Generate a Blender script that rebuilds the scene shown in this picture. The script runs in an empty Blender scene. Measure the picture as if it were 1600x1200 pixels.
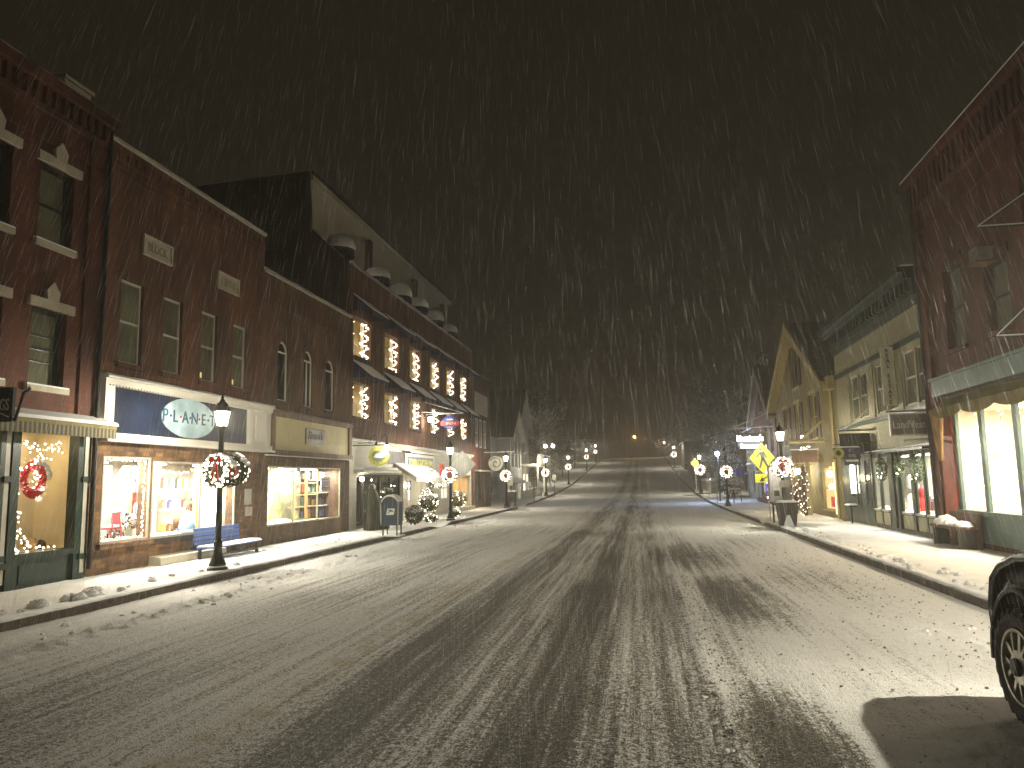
import bpy, math, random
from mathutils import Vector, Matrix, noise
random.seed(7)
R = math.radians
SC = bpy.context.scene
COL = SC.collection
# ------------------------------------------------------------------ camera, sky, exposure
cam = bpy.data.objects.new('camera', bpy.data.cameras.new('camera'))
COL.objects.link(cam)
cam.data.sensor_width = 36.0
cam.data.lens = 1180.0 / 1600.0 * 36.0
cam.data.clip_start = 0.05
cam.data.clip_end = 2500
_cr = Vector((0.9853043, 0.1698729, -0.01785025))
_cd = Vector((-0.03910969, 0.12263995, -0.99168033))
_cf = Vector((-0.16627046, 0.97780501, 0.12748135))
cam.matrix_world = Matrix(((_cr.x, -_cd.x, -_cf.x, 0), (_cr.y, -_cd.y, -_cf.y, 0), (_cr.z, -_cd.z, -_cf.z, 1.8), (0, 0, 0, 1)))
SC.camera = cam
W = bpy.data.worlds.new('World')
SC.world = W
W.use_nodes = True
bg = W.node_tree.nodes['Background']
bg.inputs[0].default_value = (0.0160, 0.0124, 0.0070, 1)
bg.inputs[1].default_value = 0.36
SC.view_settings.view_transform = 'Standard'
SC.view_settings.look = 'None'
SC.view_settings.exposure = 1.3
SC.view_settings.gamma = 1.0
SC.render.engine = 'CYCLES'
cy = SC.cycles
cy.use_denoising = True
cy.max_bounces = 5
cy.diffuse_bounces = 2
cy.glossy_bounces = 3
cy.transparent_max_bounces = 12
cy.transmission_bounces = 4
cy.volume_bounces = 0
cy.sample_clamp_indirect = 3.0
cy.sample_clamp_direct = 30.0
cy.use_light_tree = True
cy.caustics_reflective = False
cy.caustics_refractive = False
cy.use_adaptive_sampling = True
cy.adaptive_threshold = 0.02

XL, XR = -10.5, 7.4
SWZ = 0.12
LAMP_W = 270.0
# ------------------------------------------------------------------ materials
MATS = {}
def nodes(name):
    m = bpy.data.materials.new(name)
    m.use_nodes = True
    nt = m.node_tree
    return m, nt, nt.nodes['Principled BSDF'], nt.links.new
def mat(name, col, rough=0.6, metal=0.0, var=0.25, scale=3.0, bump=0.0, bscale=40.0, spec=0.4, stretch=(1, 1, 1)):
    if name in MATS: return MATS[name]
    m, nt, b, L = nodes(name)
    geo = nt.nodes.new('ShaderNodeNewGeometry')
    mp = nt.nodes.new('ShaderNodeMapping'); mp.inputs['Scale'].default_value = stretch
    L(geo.outputs['Position'], mp.inputs['Vector'])
    n = nt.nodes.new('ShaderNodeTexNoise'); n.inputs['Scale'].default_value = scale; n.inputs['Detail'].default_value = 6
    L(mp.outputs[0], n.inputs['Vector'])
    r = nt.nodes.new('ShaderNodeValToRGB')
    c = Vector(col[:3])
    r.color_ramp.elements[0].position = 0.3; r.color_ramp.elements[1].position = 0.7
    r.color_ramp.elements[0].color = (*(c * (1 - var)), 1)
    r.color_ramp.elements[1].color = (*[min(1, v * (1 + var)) for v in c], 1)
    L(n.outputs[0], r.inputs[0]); L(r.outputs[0], b.inputs['Base Color'])
    b.inputs['Roughness'].default_value = rough
    b.inputs['Metallic'].default_value = metal
    b.inputs['Specular IOR Level'].default_value = spec
    if bump:
        n2 = nt.nodes.new('ShaderNodeTexNoise'); n2.inputs['Scale'].default_value = bscale; n2.inputs['Detail'].default_value = 5
        L(geo.outputs['Position'], n2.inputs['Vector'])
        bu = nt.nodes.new('ShaderNodeBump'); bu.inputs['Strength'].default_value = bump; bu.inputs['Distance'].default_value = 0.02
        L(n2.outputs[0], bu.inputs['Height']); L(bu.outputs[0], b.inputs['Normal'])
    MATS[name] = m
    return m
def brick(name, c1, c2, mortar, var=0.35, bw=0.22, rh=0.075, rough=0.85):
    if name in MATS: return MATS[name]
    m, nt, b, L = nodes(name)
    geo = nt.nodes.new('ShaderNodeNewGeometry')
    sp = nt.nodes.new('ShaderNodeSeparateXYZ'); L(geo.outputs['Position'], sp.inputs[0])
    ad = nt.nodes.new('ShaderNodeMath'); L(sp.outputs[0], ad.inputs[0]); L(sp.outputs[1], ad.inputs[1])
    cb = nt.nodes.new('ShaderNodeCombineXYZ'); L(ad.outputs[0], cb.inputs[0]); L(sp.outputs[2], cb.inputs[1])
    t = nt.nodes.new('ShaderNodeTexBrick')
    t.inputs['Scale'].default_value = 1.0
    t.inputs['Brick Width'].default_value = bw; t.inputs['Row Height'].default_value = rh
    t.inputs['Mortar Size'].default_value = 0.007; t.inputs['Bias'].default_value = -0.1
    c1, c2, mortar = [(c[0] * .60, c[1] * .53, c[2] * .42) for c in (c1, c2, mortar)]
    t.inputs['Color1'].default_value = (*c1, 1); t.inputs['Color2'].default_value = (*c2, 1); t.inputs['Mortar'].default_value = (*mortar, 1)
    L(cb.outputs[0], t.inputs['Vector'])
    n = nt.nodes.new('ShaderNodeTexNoise'); n.inputs['Scale'].default_value = 0.9; n.inputs['Detail'].default_value = 8
    L(geo.outputs['Position'], n.inputs['Vector'])
    mr = nt.nodes.new('ShaderNodeMapRange'); mr.inputs[1].default_value = 0.3; mr.inputs[2].default_value = 0.7
    mr.inputs[3].default_value = 1 - var; mr.inputs[4].default_value = 1 + var * 0.5
    L(n.outputs[0], mr.inputs[0])
    mx = nt.nodes.new('ShaderNodeVectorMath'); mx.operation = 'SCALE'
    L(t.outputs[0], mx.inputs[0]); L(mr.outputs[0], mx.inputs['Scale'])
    n3 = nt.nodes.new('ShaderNodeTexNoise'); n3.inputs['Scale'].default_value = 2.2; n3.inputs['Detail'].default_value = 5
    m3 = nt.nodes.new('ShaderNodeMapping'); m3.inputs['Scale'].default_value = (1, 1, .12); L(geo.outputs['Position'], m3.inputs[0]); L(m3.outputs[0], n3.inputs[0])
    r3 = nt.nodes.new('ShaderNodeMapRange'); r3.inputs[1].default_value = .35; r3.inputs[2].default_value = .65; r3.inputs[3].default_value = .6; r3.inputs[4].default_value = 1.15; L(n3.outputs[0], r3.inputs[0])
    mx2 = nt.nodes.new('ShaderNodeVectorMath'); mx2.operation = 'SCALE'; L(mx.outputs[0], mx2.inputs[0]); L(r3.outputs[0], mx2.inputs['Scale'])
    L(mx2.outputs[0], b.inputs['Base Color'])
    bu = nt.nodes.new('ShaderNodeBump'); bu.inputs['Strength'].default_value = 0.5; bu.inputs['Distance'].default_value = 0.01; bu.invert = True
    L(t.outputs['Fac'], bu.inputs['Height']); L(bu.outputs[0], b.inputs['Normal'])
    b.inputs['Roughness'].default_value = rough
    MATS[name] = m
    return m
def emis(name, col, strength, sample=False, add=False):
    if name in MATS: return MATS[name]
    m = bpy.data.materials.new(name); m.use_nodes = True
    nt = m.node_tree; nt.nodes.clear()
    o = nt.nodes.new('ShaderNodeOutputMaterial')
    e = nt.nodes.new('ShaderNodeEmission'); e.inputs[0].default_value = (*col, 1); e.inputs[1].default_value = strength
    if add:
        t = nt.nodes.new('ShaderNodeBsdfTransparent'); a = nt.nodes.new('ShaderNodeAddShader')
        nt.links.new(t.outputs[0], a.inputs[0]); nt.links.new(e.outputs[0], a.inputs[1]); nt.links.new(a.outputs[0], o.inputs[0])
    else:
        nt.links.new(e.outputs[0], o.inputs[0])
    m.cycles.emission_sampling = 'FRONT' if sample else 'NONE'
    MATS[name] = m
    return m
def glass_mat():
    m = bpy.data.materials.new('shop_glass'); m.use_nodes = True
    nt = m.node_tree; nt.nodes.clear()
    o = nt.nodes.new('ShaderNodeOutputMaterial')
    t = nt.nodes.new('ShaderNodeBsdfTransparent'); t.inputs[0].default_value = (0.97, 0.97, 0.96, 1)
    g = nt.nodes.new('ShaderNodeBsdfGlossy'); g.inputs['Roughness'].default_value = 0.03
    lw = nt.nodes.new('ShaderNodeFresnel'); lw.inputs[0].default_value = 1.45
    x = nt.nodes.new('ShaderNodeMixShader')
    nt.links.new(lw.outputs[0], x.inputs[0]); nt.links.new(t.outputs[0], x.inputs[1]); nt.links.new(g.outputs[0], x.inputs[2]); nt.links.new(x.outputs[0], o.inputs[0])
    return m
GLASS = glass_mat()
BR_A = brick('brick_red', (0.19, 0.056, 0.028), (0.12, 0.038, 0.02), (0.13, 0.065, 0.04))
BR_B = brick('brick_brown', (0.23, 0.09, 0.045), (0.16, 0.065, 0.035), (0.15, 0.09, 0.06))
BR_C = brick('brick_tan_brown', (0.22, 0.105, 0.05), (0.16, 0.08, 0.042), (0.17, 0.11, 0.07))
BR_D = brick('brick_inn', (0.22, 0.095, 0.05), (0.16, 0.072, 0.04), (0.16, 0.10, 0.06))
BR_G = brick('brick_corner_red', (0.20, 0.05, 0.032), (0.14, 0.038, 0.025), (0.12, 0.055, 0.04))
BR_M = brick('brick_mottled', (0.36, 0.21, 0.11), (0.10, 0.055, 0.035), (0.17, 0.13, 0.09), bw=0.24, rh=0.085)
M_SNOW = mat('snow', (0.80, 0.80, 0.80), 0.75, var=0.05, scale=2, bump=0.5, bscale=18, spec=0.2)
M_GRAN = mat('granite_kerb', (0.10, 0.085, 0.065), 0.8, var=0.5, scale=9, bump=0.5)
M_STONE = mat('pale_stone', (0.42, 0.38, 0.29), 0.8, var=0.2, bump=0.3)
M_WHITE = mat('white_paint', (0.66, 0.63, 0.55), 0.5, var=0.08, scale=1.5)
M_TRIM = mat('grey_trim', (0.42, 0.40, 0.33), 0.5, var=0.15)
M_DGREEN = mat('dark_green_paint', (0.010, 0.026, 0.017), 0.4, var=0.2)
M_BLACK = mat('black_metal', (0.015, 0.017, 0.015), 0.4, metal=0.3, var=0.3)
M_LAMP = mat('lamp_post_green', (0.02, 0.03, 0.022), 0.35, metal=0.5, var=0.3)
M_DARK = mat('dark_frame', (0.03, 0.03, 0.025), 0.5)
M_BROWN = mat('brown_board', (0.13, 0.07, 0.04), 0.6, var=0.3, scale=2)
M_NAVY = mat('navy_panel', (0.009, 0.016, 0.04), 0.35, var=0.25, scale=1.5)
M_NAVYC = mat('navy_canvas', (0.02, 0.022, 0.055), 0.9, var=0.2)
M_PANE = mat('window_pane', (0.13, 0.13, 0.085), 0.12, var=0.35, scale=1.2, spec=0.8)
M_PANED = mat('dark_pane', (0.02, 0.022, 0.02), 0.08, var=0.3, spec=0.8)
M_CREAM = mat('cream_interior', (0.75, 0.66, 0.45), 0.8, var=0.08)
M_WHITEI = mat('white_interior', (0.85, 0.82, 0.72), 0.8, var=0.06)
M_ORANGEI = mat('orange_wood', (0.60, 0.36, 0.12), 0.6, var=0.25, stretch=(4, 4, 0.5))
M_WOOD = mat('timber', (0.45, 0.28, 0.12), 0.6, var=0.3, stretch=(4, 4, 0.6))
M_DWOOD = mat('dark_clapboard', (0.075, 0.042, 0.03), 0.8, var=0.3)
M_YELLOW = mat('yellow_siding', (0.20, 0.16, 0.055), 0.7, var=0.12, bump=0.15)
M_YTRIM = mat('yellow_trim', (0.36, 0.29, 0.12), 0.6, var=0.1)
M_REDS = mat('red_siding', (0.12, 0.035, 0.025), 0.7, var=0.2)
M_ROOF = mat('shingle_roof', (0.16, 0.13, 0.12), 0.85, var=0.35, scale=6)
M_ROOF2 = mat('dim_roof', (0.07, 0.065, 0.06), .9, var=.3)
M_GSTONE = mat('cream_siding', (0.28, 0.26, 0.16), 0.7, var=0.12)
M_TEAL = mat('teal_paint', (0.09, 0.15, 0.14), 0.5, var=0.15)
M_OLIVE = mat('olive_canvas', (0.20, 0.17, 0.07), 0.9, var=0.2)
M_TAN = mat('tan_drape', (0.40, 0.25, 0.12), 0.9, var=0.3)
M_HOUSE = mat('grey_siding', (0.38, 0.38, 0.35), 0.7, var=0.12)
M_RED = mat('red_cloth', (0.55, 0.02, 0.02), 0.6, var=0.25, scale=10)
M_GREEN = mat('needle_green', (0.035, 0.06, 0.02), 0.8, var=0.5, scale=15)
M_BULB = emis('warm_bulb', (1.0, 0.83, 0.60), 9.0)
M_BULBP = emis('pink_bulb', (1.0, 0.62, 0.62), 7.0)
M_TUBE = emis('white_tube', (1.0, 0.95, 0.84), 9.0)
M_LGLASS = emis('lantern_glow', (1.0, 0.97, 0.86), 9.0, add=True)
M_LBULB = emis('lantern_bulb', (1.0, 0.97, 0.86), 16.0, add=True)

# ------------------------------------------------------------------ mesh helpers
class MB:
    def __init__(s): s.v = []; s.f = []
    def add(s, vs, fs):
        o = len(s.v); s.v += [tuple(v) for v in vs]; s.f += [tuple(i + o for i in f) for f in fs]
    def box(s, x0, x1, y0, y1, z0, z1):
        x0, x1 = min(x0, x1), max(x0, x1); y0, y1 = min(y0, y1), max(y0, y1); z0, z1 = min(z0, z1), max(z0, z1)
        s.add([(x0, y0, z0), (x1, y0, z0), (x1, y1, z0), (x0, y1, z0), (x0, y0, z1), (x1, y0, z1), (x1, y1, z1), (x0, y1, z1)],
              [(0, 3, 2, 1), (4, 5, 6, 7), (0, 1, 5, 4), (1, 2, 6, 5), (2, 3, 7, 6), (3, 0, 4, 7)])
        return s
    def quad(s, a, b, c, d): s.add([a, b, c, d], [(0, 1, 2, 3)]); return s
    def hull8(s, bot, top):
        s.add(list(bot) + list(top), [(3, 2, 1, 0), (4, 5, 6, 7), (0, 1, 5, 4), (1, 2, 6, 5), (2, 3, 7, 6), (3, 0, 4, 7)]); return s
    def prism(s, pts, ext):
        n = len(pts); e = Vector(ext)
        s.add([Vector(p) for p in pts] + [Vector(p) + e for p in pts], [tuple(range(n))[::-1], tuple(range(n, 2 * n))] + [(i, (i + 1) % n, n + (i + 1) % n, n + i) for i in range(n)]); return s
    def tube(s, pts, r, n=6, r2=None, cap=True):
        pts = [Vector(p) for p in pts]; k = len(pts); rings = []
        for i, p in enumerate(pts):
            d = (pts[min(i + 1, k - 1)] - pts[max(i - 1, 0)]).normalized()
            u = d.orthogonal().normalized() if abs(d.z) > 0.95 else d.cross(Vector((0, 0, 1))).normalized()
            w = d.cross(u).normalized()
            rr = r if r2 is None else r + (r2 - r) * i / max(1, k - 1)
            rings.append([p + (u * math.cos(2 * math.pi * j / n) + w * math.sin(2 * math.pi * j / n)) * rr for j in range(n)])
        fs = []
        for i in range(k - 1):
            for j in range(n):
                fs.append((i * n + j, i * n + (j + 1) % n, (i + 1) * n + (j + 1) % n, (i + 1) * n + j))
        if cap: fs += [tuple(range(n))[::-1], tuple(range((k - 1) * n, k * n))]
        s.add([v for g in rings for v in g], fs); return s
    def lathe(s, prof, c=(0, 0, 0), n=16, sx=1, sy=1):
        vs = []; fs = []
        for (r, z) in prof:
            for j in range(n):
                a = 2 * math.pi * j / n; vs.append((c[0] + r * sx * math.cos(a), c[1] + r * sy * math.sin(a), c[2] + z))
        for i in range(len(prof) - 1):
            for j in range(n): fs.append((i * n + j, i * n + (j + 1) % n, (i + 1) * n + (j + 1) % n, (i + 1) * n + j))
        fs += [tuple(range(n))[::-1], tuple(range((len(prof) - 1) * n, len(prof) * n))]
        s.add(vs, fs); return s
    def ball(s, c, r, n=6, m=4, sq=(1, 1, 1), jit=0.0, half=False):
        vs = []; fs = []; a0 = 0 if half else -math.pi / 2
        for i in range(m + 1):
            t = a0 + (math.pi / 2 - a0) * i / m
            for j in range(n):
                a = 2 * math.pi * (j + 0.5 * i) / n
                k = r * (1 + random.uniform(-jit, jit))
                vs.append((c[0] + k * sq[0] * math.cos(t) * math.cos(a), c[1] + k * sq[1] * math.cos(t) * math.sin(a), c[2] + k * sq[2] * math.sin(t)))
        for i in range(m):
            for j in range(n): fs.append((i * n + j, i * n + (j + 1) % n, (i + 1) * n + (j + 1) % n, (i + 1) * n + j))
        s.add(vs, fs); return s
    def build(s, name, m, parent=None, smooth=False):
        return link(name, s.v, s.f, m, parent, smooth)
ORG = {}
def link(name, vs, fs, m, parent=None, smooth=False, origin=None):
    vs = [Vector(v) for v in vs]
    if parent is not None: org = ORG[parent.name]
    elif origin is not None: org = Vector(origin)
    else:
        lo = [min(v[i] for v in vs) for i in range(3)]; hi = [max(v[i] for v in vs) for i in range(3)]
        org = Vector(((lo[0] + hi[0]) / 2, (lo[1] + hi[1]) / 2, lo[2]))
    me = bpy.data.meshes.new(name)
    me.from_pydata([tuple(v - org) for v in vs], [], fs)
    me.materials.append(m)
    if smooth: me.polygons.foreach_set('use_smooth', [True] * len(me.polygons))
    me.update()
    o = bpy.data.objects.new(name, me)
    COL.objects.link(o)
    if parent is None: o.location = org
    else: o.parent = parent
    ORG[o.name] = org
    return o
def tag(o, label=None, cat=None, group=None, kind=None):
    if label: o['label'] = label
    if cat: o['category'] = cat
    if group: o['group'] = group
    if kind: o['kind'] = kind
    return o
def thing(name, loc, label, cat, group=None):
    o = bpy.data.objects.new(name, None); COL.objects.link(o); o.location = loc
    o.empty_display_size = 0.2
    ORG[o.name] = Vector(loc)
    return tag(o, label, cat, group)
def one(mb, name, m, label, cat, group=None, smooth=False):
    return tag(mb.build(name, m, None, smooth), label, cat, group)
def kids(o): return list(o.children)
def dup(o, loc=None, rz=None, label=None, parent=None, sc=None):
    c = o.copy(); COL.objects.link(c)
    if parent is not None: c.parent = parent
    if loc is not None: c.location = loc
    if rz is not None: c.rotation_euler = (0, 0, rz)
    if sc is not None: c.scale = (sc, sc, sc)
    if label: c['label'] = label
    ORG[c.name] = Vector(loc) if loc is not None else ORG.get(o.name, Vector())
    for k in kids(o): dup(k, parent=c)
    return c
def light(name, kind, loc, watts, col=(1, 0.93, 0.80), size=0.1, size_y=None, rot=None, parent=None, spot=None):
    l = bpy.data.lights.new(name, kind); l.energy = watts; l.color = col
    if kind == 'AREA':
        l.shape = 'RECTANGLE'; l.size = size; l.size_y = size_y or size
    else: l.shadow_soft_size = size
    if spot: l.spot_size = R(spot); l.spot_blend = 0.5
    o = bpy.data.objects.new(name, l); COL.objects.link(o)
    if parent is not None: o.parent = parent; o.location = Vector(loc) - ORG[parent.name]
    else: o.location = loc
    if rot: o.rotation_euler = rot
    return o
def text(s, c, face, w=None, h=0.2, m=None, parent=None, name='lettering', ext=0.008, bold=0.0, shear=0.0, space=1.0, tilt=0.0):
    cu = bpy.data.curves.new('lettering', 'FONT'); cu.body = s; cu.align_x = 'CENTER'; cu.align_y = 'CENTER'
    cu.extrude = ext; cu.offset = bold; cu.shear = shear; cu.space_character = space; cu.resolution_u = 3
    t = bpy.data.objects.new('tmp', cu); COL.objects.link(t)
    dg = bpy.context.evaluated_depsgraph_get()
    me = bpy.data.meshes.new_from_object(t.evaluated_get(dg))
    vs = [v.co.copy() for v in me.vertices]; fs = [tuple(p.vertices) for p in me.polygons]
    bpy.data.objects.remove(t); bpy.data.curves.remove(cu)
    x0 = min(v.x for v in vs); x1 = max(v.x for v in vs); y0 = min(v.y for v in vs); y1 = max(v.y for v in vs)
    ky = h / (y1 - y0); kx = (w / (x1 - x0)) if w else ky
    rt, nm = {'L': (Vector((0, 1, 0)), Vector((1, 0, 0))), 'R': (Vector((0, -1, 0)), Vector((-1, 0, 0))), 'C': (Vector((1, 0, 0)), Vector((0, -1, 0)))}[face]
    up = Vector((0, 0, 1)); c = Vector(c); out = []
    ct, st = math.cos(tilt), math.sin(tilt)
    for v in vs:
        a = (v.x - (x0 + x1) / 2) * kx; b = (v.y - (y0 + y1) / 2) * ky
        out.append(c + rt * (a * ct - b * st) + up * (a * st + b * ct) + nm * v.z)
    return link(name, out, fs, m, parent)
class Side:
    comp = False
    def __init__(s, x, sg): s.x = x; s.sg = sg; s.face = 'L' if sg > 0 else 'R'
    def X(s, w): return s.x + s.sg * w
    def P(s, y, z, w=0.0):
        if s.comp and w < -.15: y *= (abs(s.x) - w) / abs(s.x)
        return Vector((s.X(w), y, z))
    def box(s, mb, y0, y1, z0, z1, w0, w1):
        if s.comp and min(w0, w1) < -.15: k = (abs(s.x) - max(w0, w1)) / abs(s.x); y0 *= k; y1 = y0 + (y1 - y0 / k)
        mb.box(s.X(w0), s.X(w1), y0, y1, z0, z1); return mb
LS = Side(XL, 1); RS = Side(XR, -1)
def wall(S, y0, y1, z0, z1, ops, m, parent, name='wall', rev=0.28, back=12.0, roof=True, far=True, w=0.0):
    """facade with real openings and reveals, plus side and back walls. ops: (y0,y1,z0,z1[,'arch'])"""
    mb = MB()
    ys = sorted({y0, y1, *[o[0] for o in ops], *[o[1] for o in ops]}); zs = sorted({z0, z1, *[o[2] for o in ops], *[o[3] for o in ops]})
    def q(a, b, c, d):
        if S.sg > 0: mb.quad(a, b, c, d)
        else: mb.quad(d, c, b, a)
    for i in range(len(ys) - 1):
        for j in range(len(zs) - 1):
            cy_, cz_ = (ys[i] + ys[i + 1]) / 2, (zs[j] + zs[j + 1]) / 2
            if any(o[0] < cy_ < o[1] and o[2] < cz_ < o[3] for o in ops): continue
            q(S.P(ys[i], zs[j], w), S.P(ys[i + 1], zs[j], w), S.P(ys[i + 1], zs[j + 1], w), S.P(ys[i], zs[j + 1], w))
    for o in ops:
        a, b, c, d = o[:4]; r = w - rev
        top = d
        if len(o) > 4:
            rad = (b - a) / 2; zc = d - rad; yc = (a + b) / 2; top = zc
            arc = [(yc + rad * math.cos(math.pi * k / 10), zc + rad * math.sin(math.pi * k / 10)) for k in range(11)]
            for k in range(10):
                (ya, za), (yb, zb) = arc[k], arc[k + 1]
                q(S.P(yb, zb, w), S.P(ya, za, w), S.P(ya, d, w), S.P(yb, d, w))
                q(S.P(ya, za, w), S.P(yb, zb, w), S.P(yb, zb, r), S.P(ya, za, r))
        else:
            q(S.P(a, d, w), S.P(a, d, r), S.P(b, d, r), S.P(b, d, w))
        q(S.P(a, c, w), S.P(b, c, w), S.P(b, c, r), S.P(a, c, r))
        q(S.P(a, c, w), S.P(a, c, r), S.P(a, top, r), S.P(a, top, w))
        q(S.P(b, c, w), S.P(b, top, w), S.P(b, top, r), S.P(b, c, r))
    q(S.P(y0, z0, -back), S.P(y0, z0, w), S.P(y0, z1, w), S.P(y0, z1, -back))
    q(S.P(y1, z0, w), S.P(y1, z0, -back), S.P(y1, z1, -back), S.P(y1, z1, w))
    q(S.P(y1, z0, -back), S.P(y0, z0, -back), S.P(y0, z1, -back), S.P(y1, z1, -back))
    if roof: q(S.P(y0, z1 - 0.003, w), S.P(y1, z1 - 0.003, w), S.P(y1, z1 - 0.003, -back), S.P(y0, z1 - 0.003, -back))
    return mb.build(name, m, parent)
def win(S, y0, y1, z0, z1, parent, fm, pm, rev=0.14, fw=0.06, sash=True, vert=0, rows=0, arch=False, w=0.0, name='window', meet=0.5):
    mb = MB(); a = w - rev; b = w - rev + 0.05
    zt = z1
    if arch:
        rad = (y1 - y0) / 2; zt = z1 - rad; yc = (y0 + y1) / 2
        for k in range(10):
            t0, t1 = math.pi * k / 10, math.pi * (k + 1) / 10
            p = [(yc + (rad - o) * math.cos(t), zt + (rad - o) * math.sin(t)) for o in (0, fw) for t in (t0, t1)]
            mb.prism([S.P(p[0][0], p[0][1], a), S.P(p[1][0], p[1][1], a), S.P(p[3][0], p[3][1], a), S.P(p[2][0], p[2][1], a)], (S.sg * 0.05, 0, 0))
        S.box(mb, y0 + fw, y1 - fw, zt - fw / 2, zt + fw / 2, a, b)
    else: S.box(mb, y0 + fw, y1 - fw, z1 - fw, z1, a, b)
    S.box(mb, y0, y0 + fw, z0, zt, a, b); S.box(mb, y1 - fw, y1, z0, zt, a, b); S.box(mb, y0 + fw, y1 - fw, z0, z0 + fw, a, b)
    if sash: S.box(mb, y0 + fw, y1 - fw, z0 + (zt - z0) * meet - 0.025, z0 + (zt - z0) * meet + 0.025, a, b + 0.012)
    for i in range(vert):
        yy = y0 + (y1 - y0) * (i + 1) / (vert + 1); S.box(mb, yy - 0.015, yy + 0.015, z0 + fw, zt - fw, a + 0.004, b + 0.004)
    for i in range(rows):
        zz = z0 + (zt - z0) * (i + 1) / (rows + 1); S.box(mb, y0 + fw, y1 - fw, zz - 0.012, zz + 0.012, a + 0.006, b + 0.006)
    f = mb.build(name, fm, parent)
    g = MB()
    if arch:
        pts = [S.P(y0, z0, a + 0.02), S.P(y1, z0, a + 0.02), S.P(y1, zt, a + 0.02)] + [S.P(yc + rad * math.cos(math.pi * k / 10), zt + rad * math.sin(math.pi * k / 10), a + 0.02) for k in range(1, 10)] + [S.P(y0, zt, a + 0.02)]
        g.add(pts, [tuple(range(len(pts)))])
    else: g.quad(S.P(y0, z0, a + 0.02), S.P(y1, z0, a + 0.02), S.P(y1, z1, a + 0.02), S.P(y0, z1, a + 0.02))
    g.build('pane', pm, f)
    return f
def sill(S, y0, y1, z, parent, m, h=0.1, out=0.08, snow=True, w=0.0, over=0.08):
    o = S.box(MB(), y0 - over, y1 + over, z - h, z, w - 0.1, w + out).build('sill', m, parent)
    if snow: S.box(MB(), y0 - over, y1 + over, z + 0.003, z + 0.03, w - 0.08, w + out - 0.01).build('snow_cover', M_SNOW, o)
    return o
def room(S, y0, y1, z0, z1, d, m, parent, rev=0.28, name='display_interior', floor=None):
    """five inward faces behind an opening"""
    mb = MB(); r = -rev; b = -rev - d
    def q(a, bb, c, dd):
        if S.sg > 0: mb.quad(a, bb, c, dd)
        else: mb.quad(dd, c, bb, a)
    q(S.P(y0, z0, b), S.P(y1, z0, b), S.P(y1, z1, b), S.P(y0, z1, b))
    q(S.P(y0, z0, r), S.P(y1, z0, r), S.P(y1, z0, b), S.P(y0, z0, b))
    q(S.P(y0, z1, b), S.P(y1, z1, b), S.P(y1, z1, r), S.P(y0, z1, r))
    q(S.P(y0, z0, r), S.P(y0, z0, b), S.P(y0, z1, b), S.P(y0, z1, r))
    q(S.P(y1, z0, b), S.P(y1, z0, r), S.P(y1, z1, r), S.P(y1, z1, b))
    return mb.build(name, m, parent)
def pane(S, y0, y1, z0, z1, w, parent, name='shop_window_glass'):
    p = [S.P(y0, z0, w), S.P(y1, z0, w), S.P(y1, z1, w), S.P(y0, z1, w)]
    return MB().quad(*(p if S.sg > 0 else p[::-1])).build(name, GLASS, parent)
def bars(S, ys, zs, y0, y1, z0, z1, parent, m, t=0.05, w0=-0.12, w1=-0.04, name='window_frame'):
    mb = MB()
    S.box(mb, y0, y1, z1 - t, z1, w0, w1); S.box(mb, y0, y1, z0, z0 + t, w0, w1)
    for y in [y0 + t / 2, y1 - t / 2] + list(ys): S.box(mb, y - t / 2, y + t / 2, z0 + t, z1 - t, w0, w1)
    for z in zs: S.box(mb, y0 + t, y1 - t, z - t / 2, z + t / 2, w0 + 0.004, w1 - 0.004)
    return mb.build(name, m, parent)
def snowcap(mb, x0, x1, y0, y1, z, h=0.06, step=0.35):
    """uneven snow slab along y"""
    n = max(2, int(abs(y1 - y0) / step)); vs = []; fs = []
    for i in range(n + 1):
        y = y0 + (y1 - y0) * i / n; hh = h * random.uniform(0.7, 1.25); e = random.uniform(0, 0.03)
        vs += [(x0 - e, y, z), (x0 + (x1 - x0) * 0.15, y, z + hh * 0.9), (x0 + (x1 - x0) * 0.85, y, z + hh), (x1 + e, y, z)]
    for i in range(n):
        for j in range(3): a = i * 4 + j; fs.append((a, a + 1, a + 5, a + 4))
    fs += [(0, 1, 2, 3), tuple(n * 4 + k for k in (3, 2, 1, 0))]
    mb.add(vs, fs); return mb
def bulbs_along(pts, n, jit=0.02, r=0.016, seed=1):
    rnd = random.Random(seed); mb = MB(); pts = [Vector(p) for p in pts]
    seg = [(pts[i + 1] - pts[i]).length for i in range(len(pts) - 1)]; tot = sum(seg)
    for k in range(n):
        t = tot * (k + 0.5) / n; i = 0
        while i < len(seg) - 1 and t > seg[i]: t -= seg[i]; i += 1
        p = pts[i].lerp(pts[i + 1], t / seg[i]) + Vector([rnd.uniform(-jit, jit) for _ in range(3)])
        mb.ball(p, r * rnd.uniform(0.55, 1.0), 5, 3)
    return mb
def string_lights(pts, n, label, group=None, jit=0.03, r=0.016, m=None, seed=1, wire=True):
    p0 = Vector(pts[0]); t = thing('string_lights', p0, label, 'string lights', group)
    o = bulbs_along(pts, n, jit, r, seed).build('bulb', m or M_BULB, t); o['kind'] = 'stuff'
    if wire: MB().tube(pts, 0.004, 3, cap=False).build('wire', M_DGREEN, t)
    return t

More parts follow.
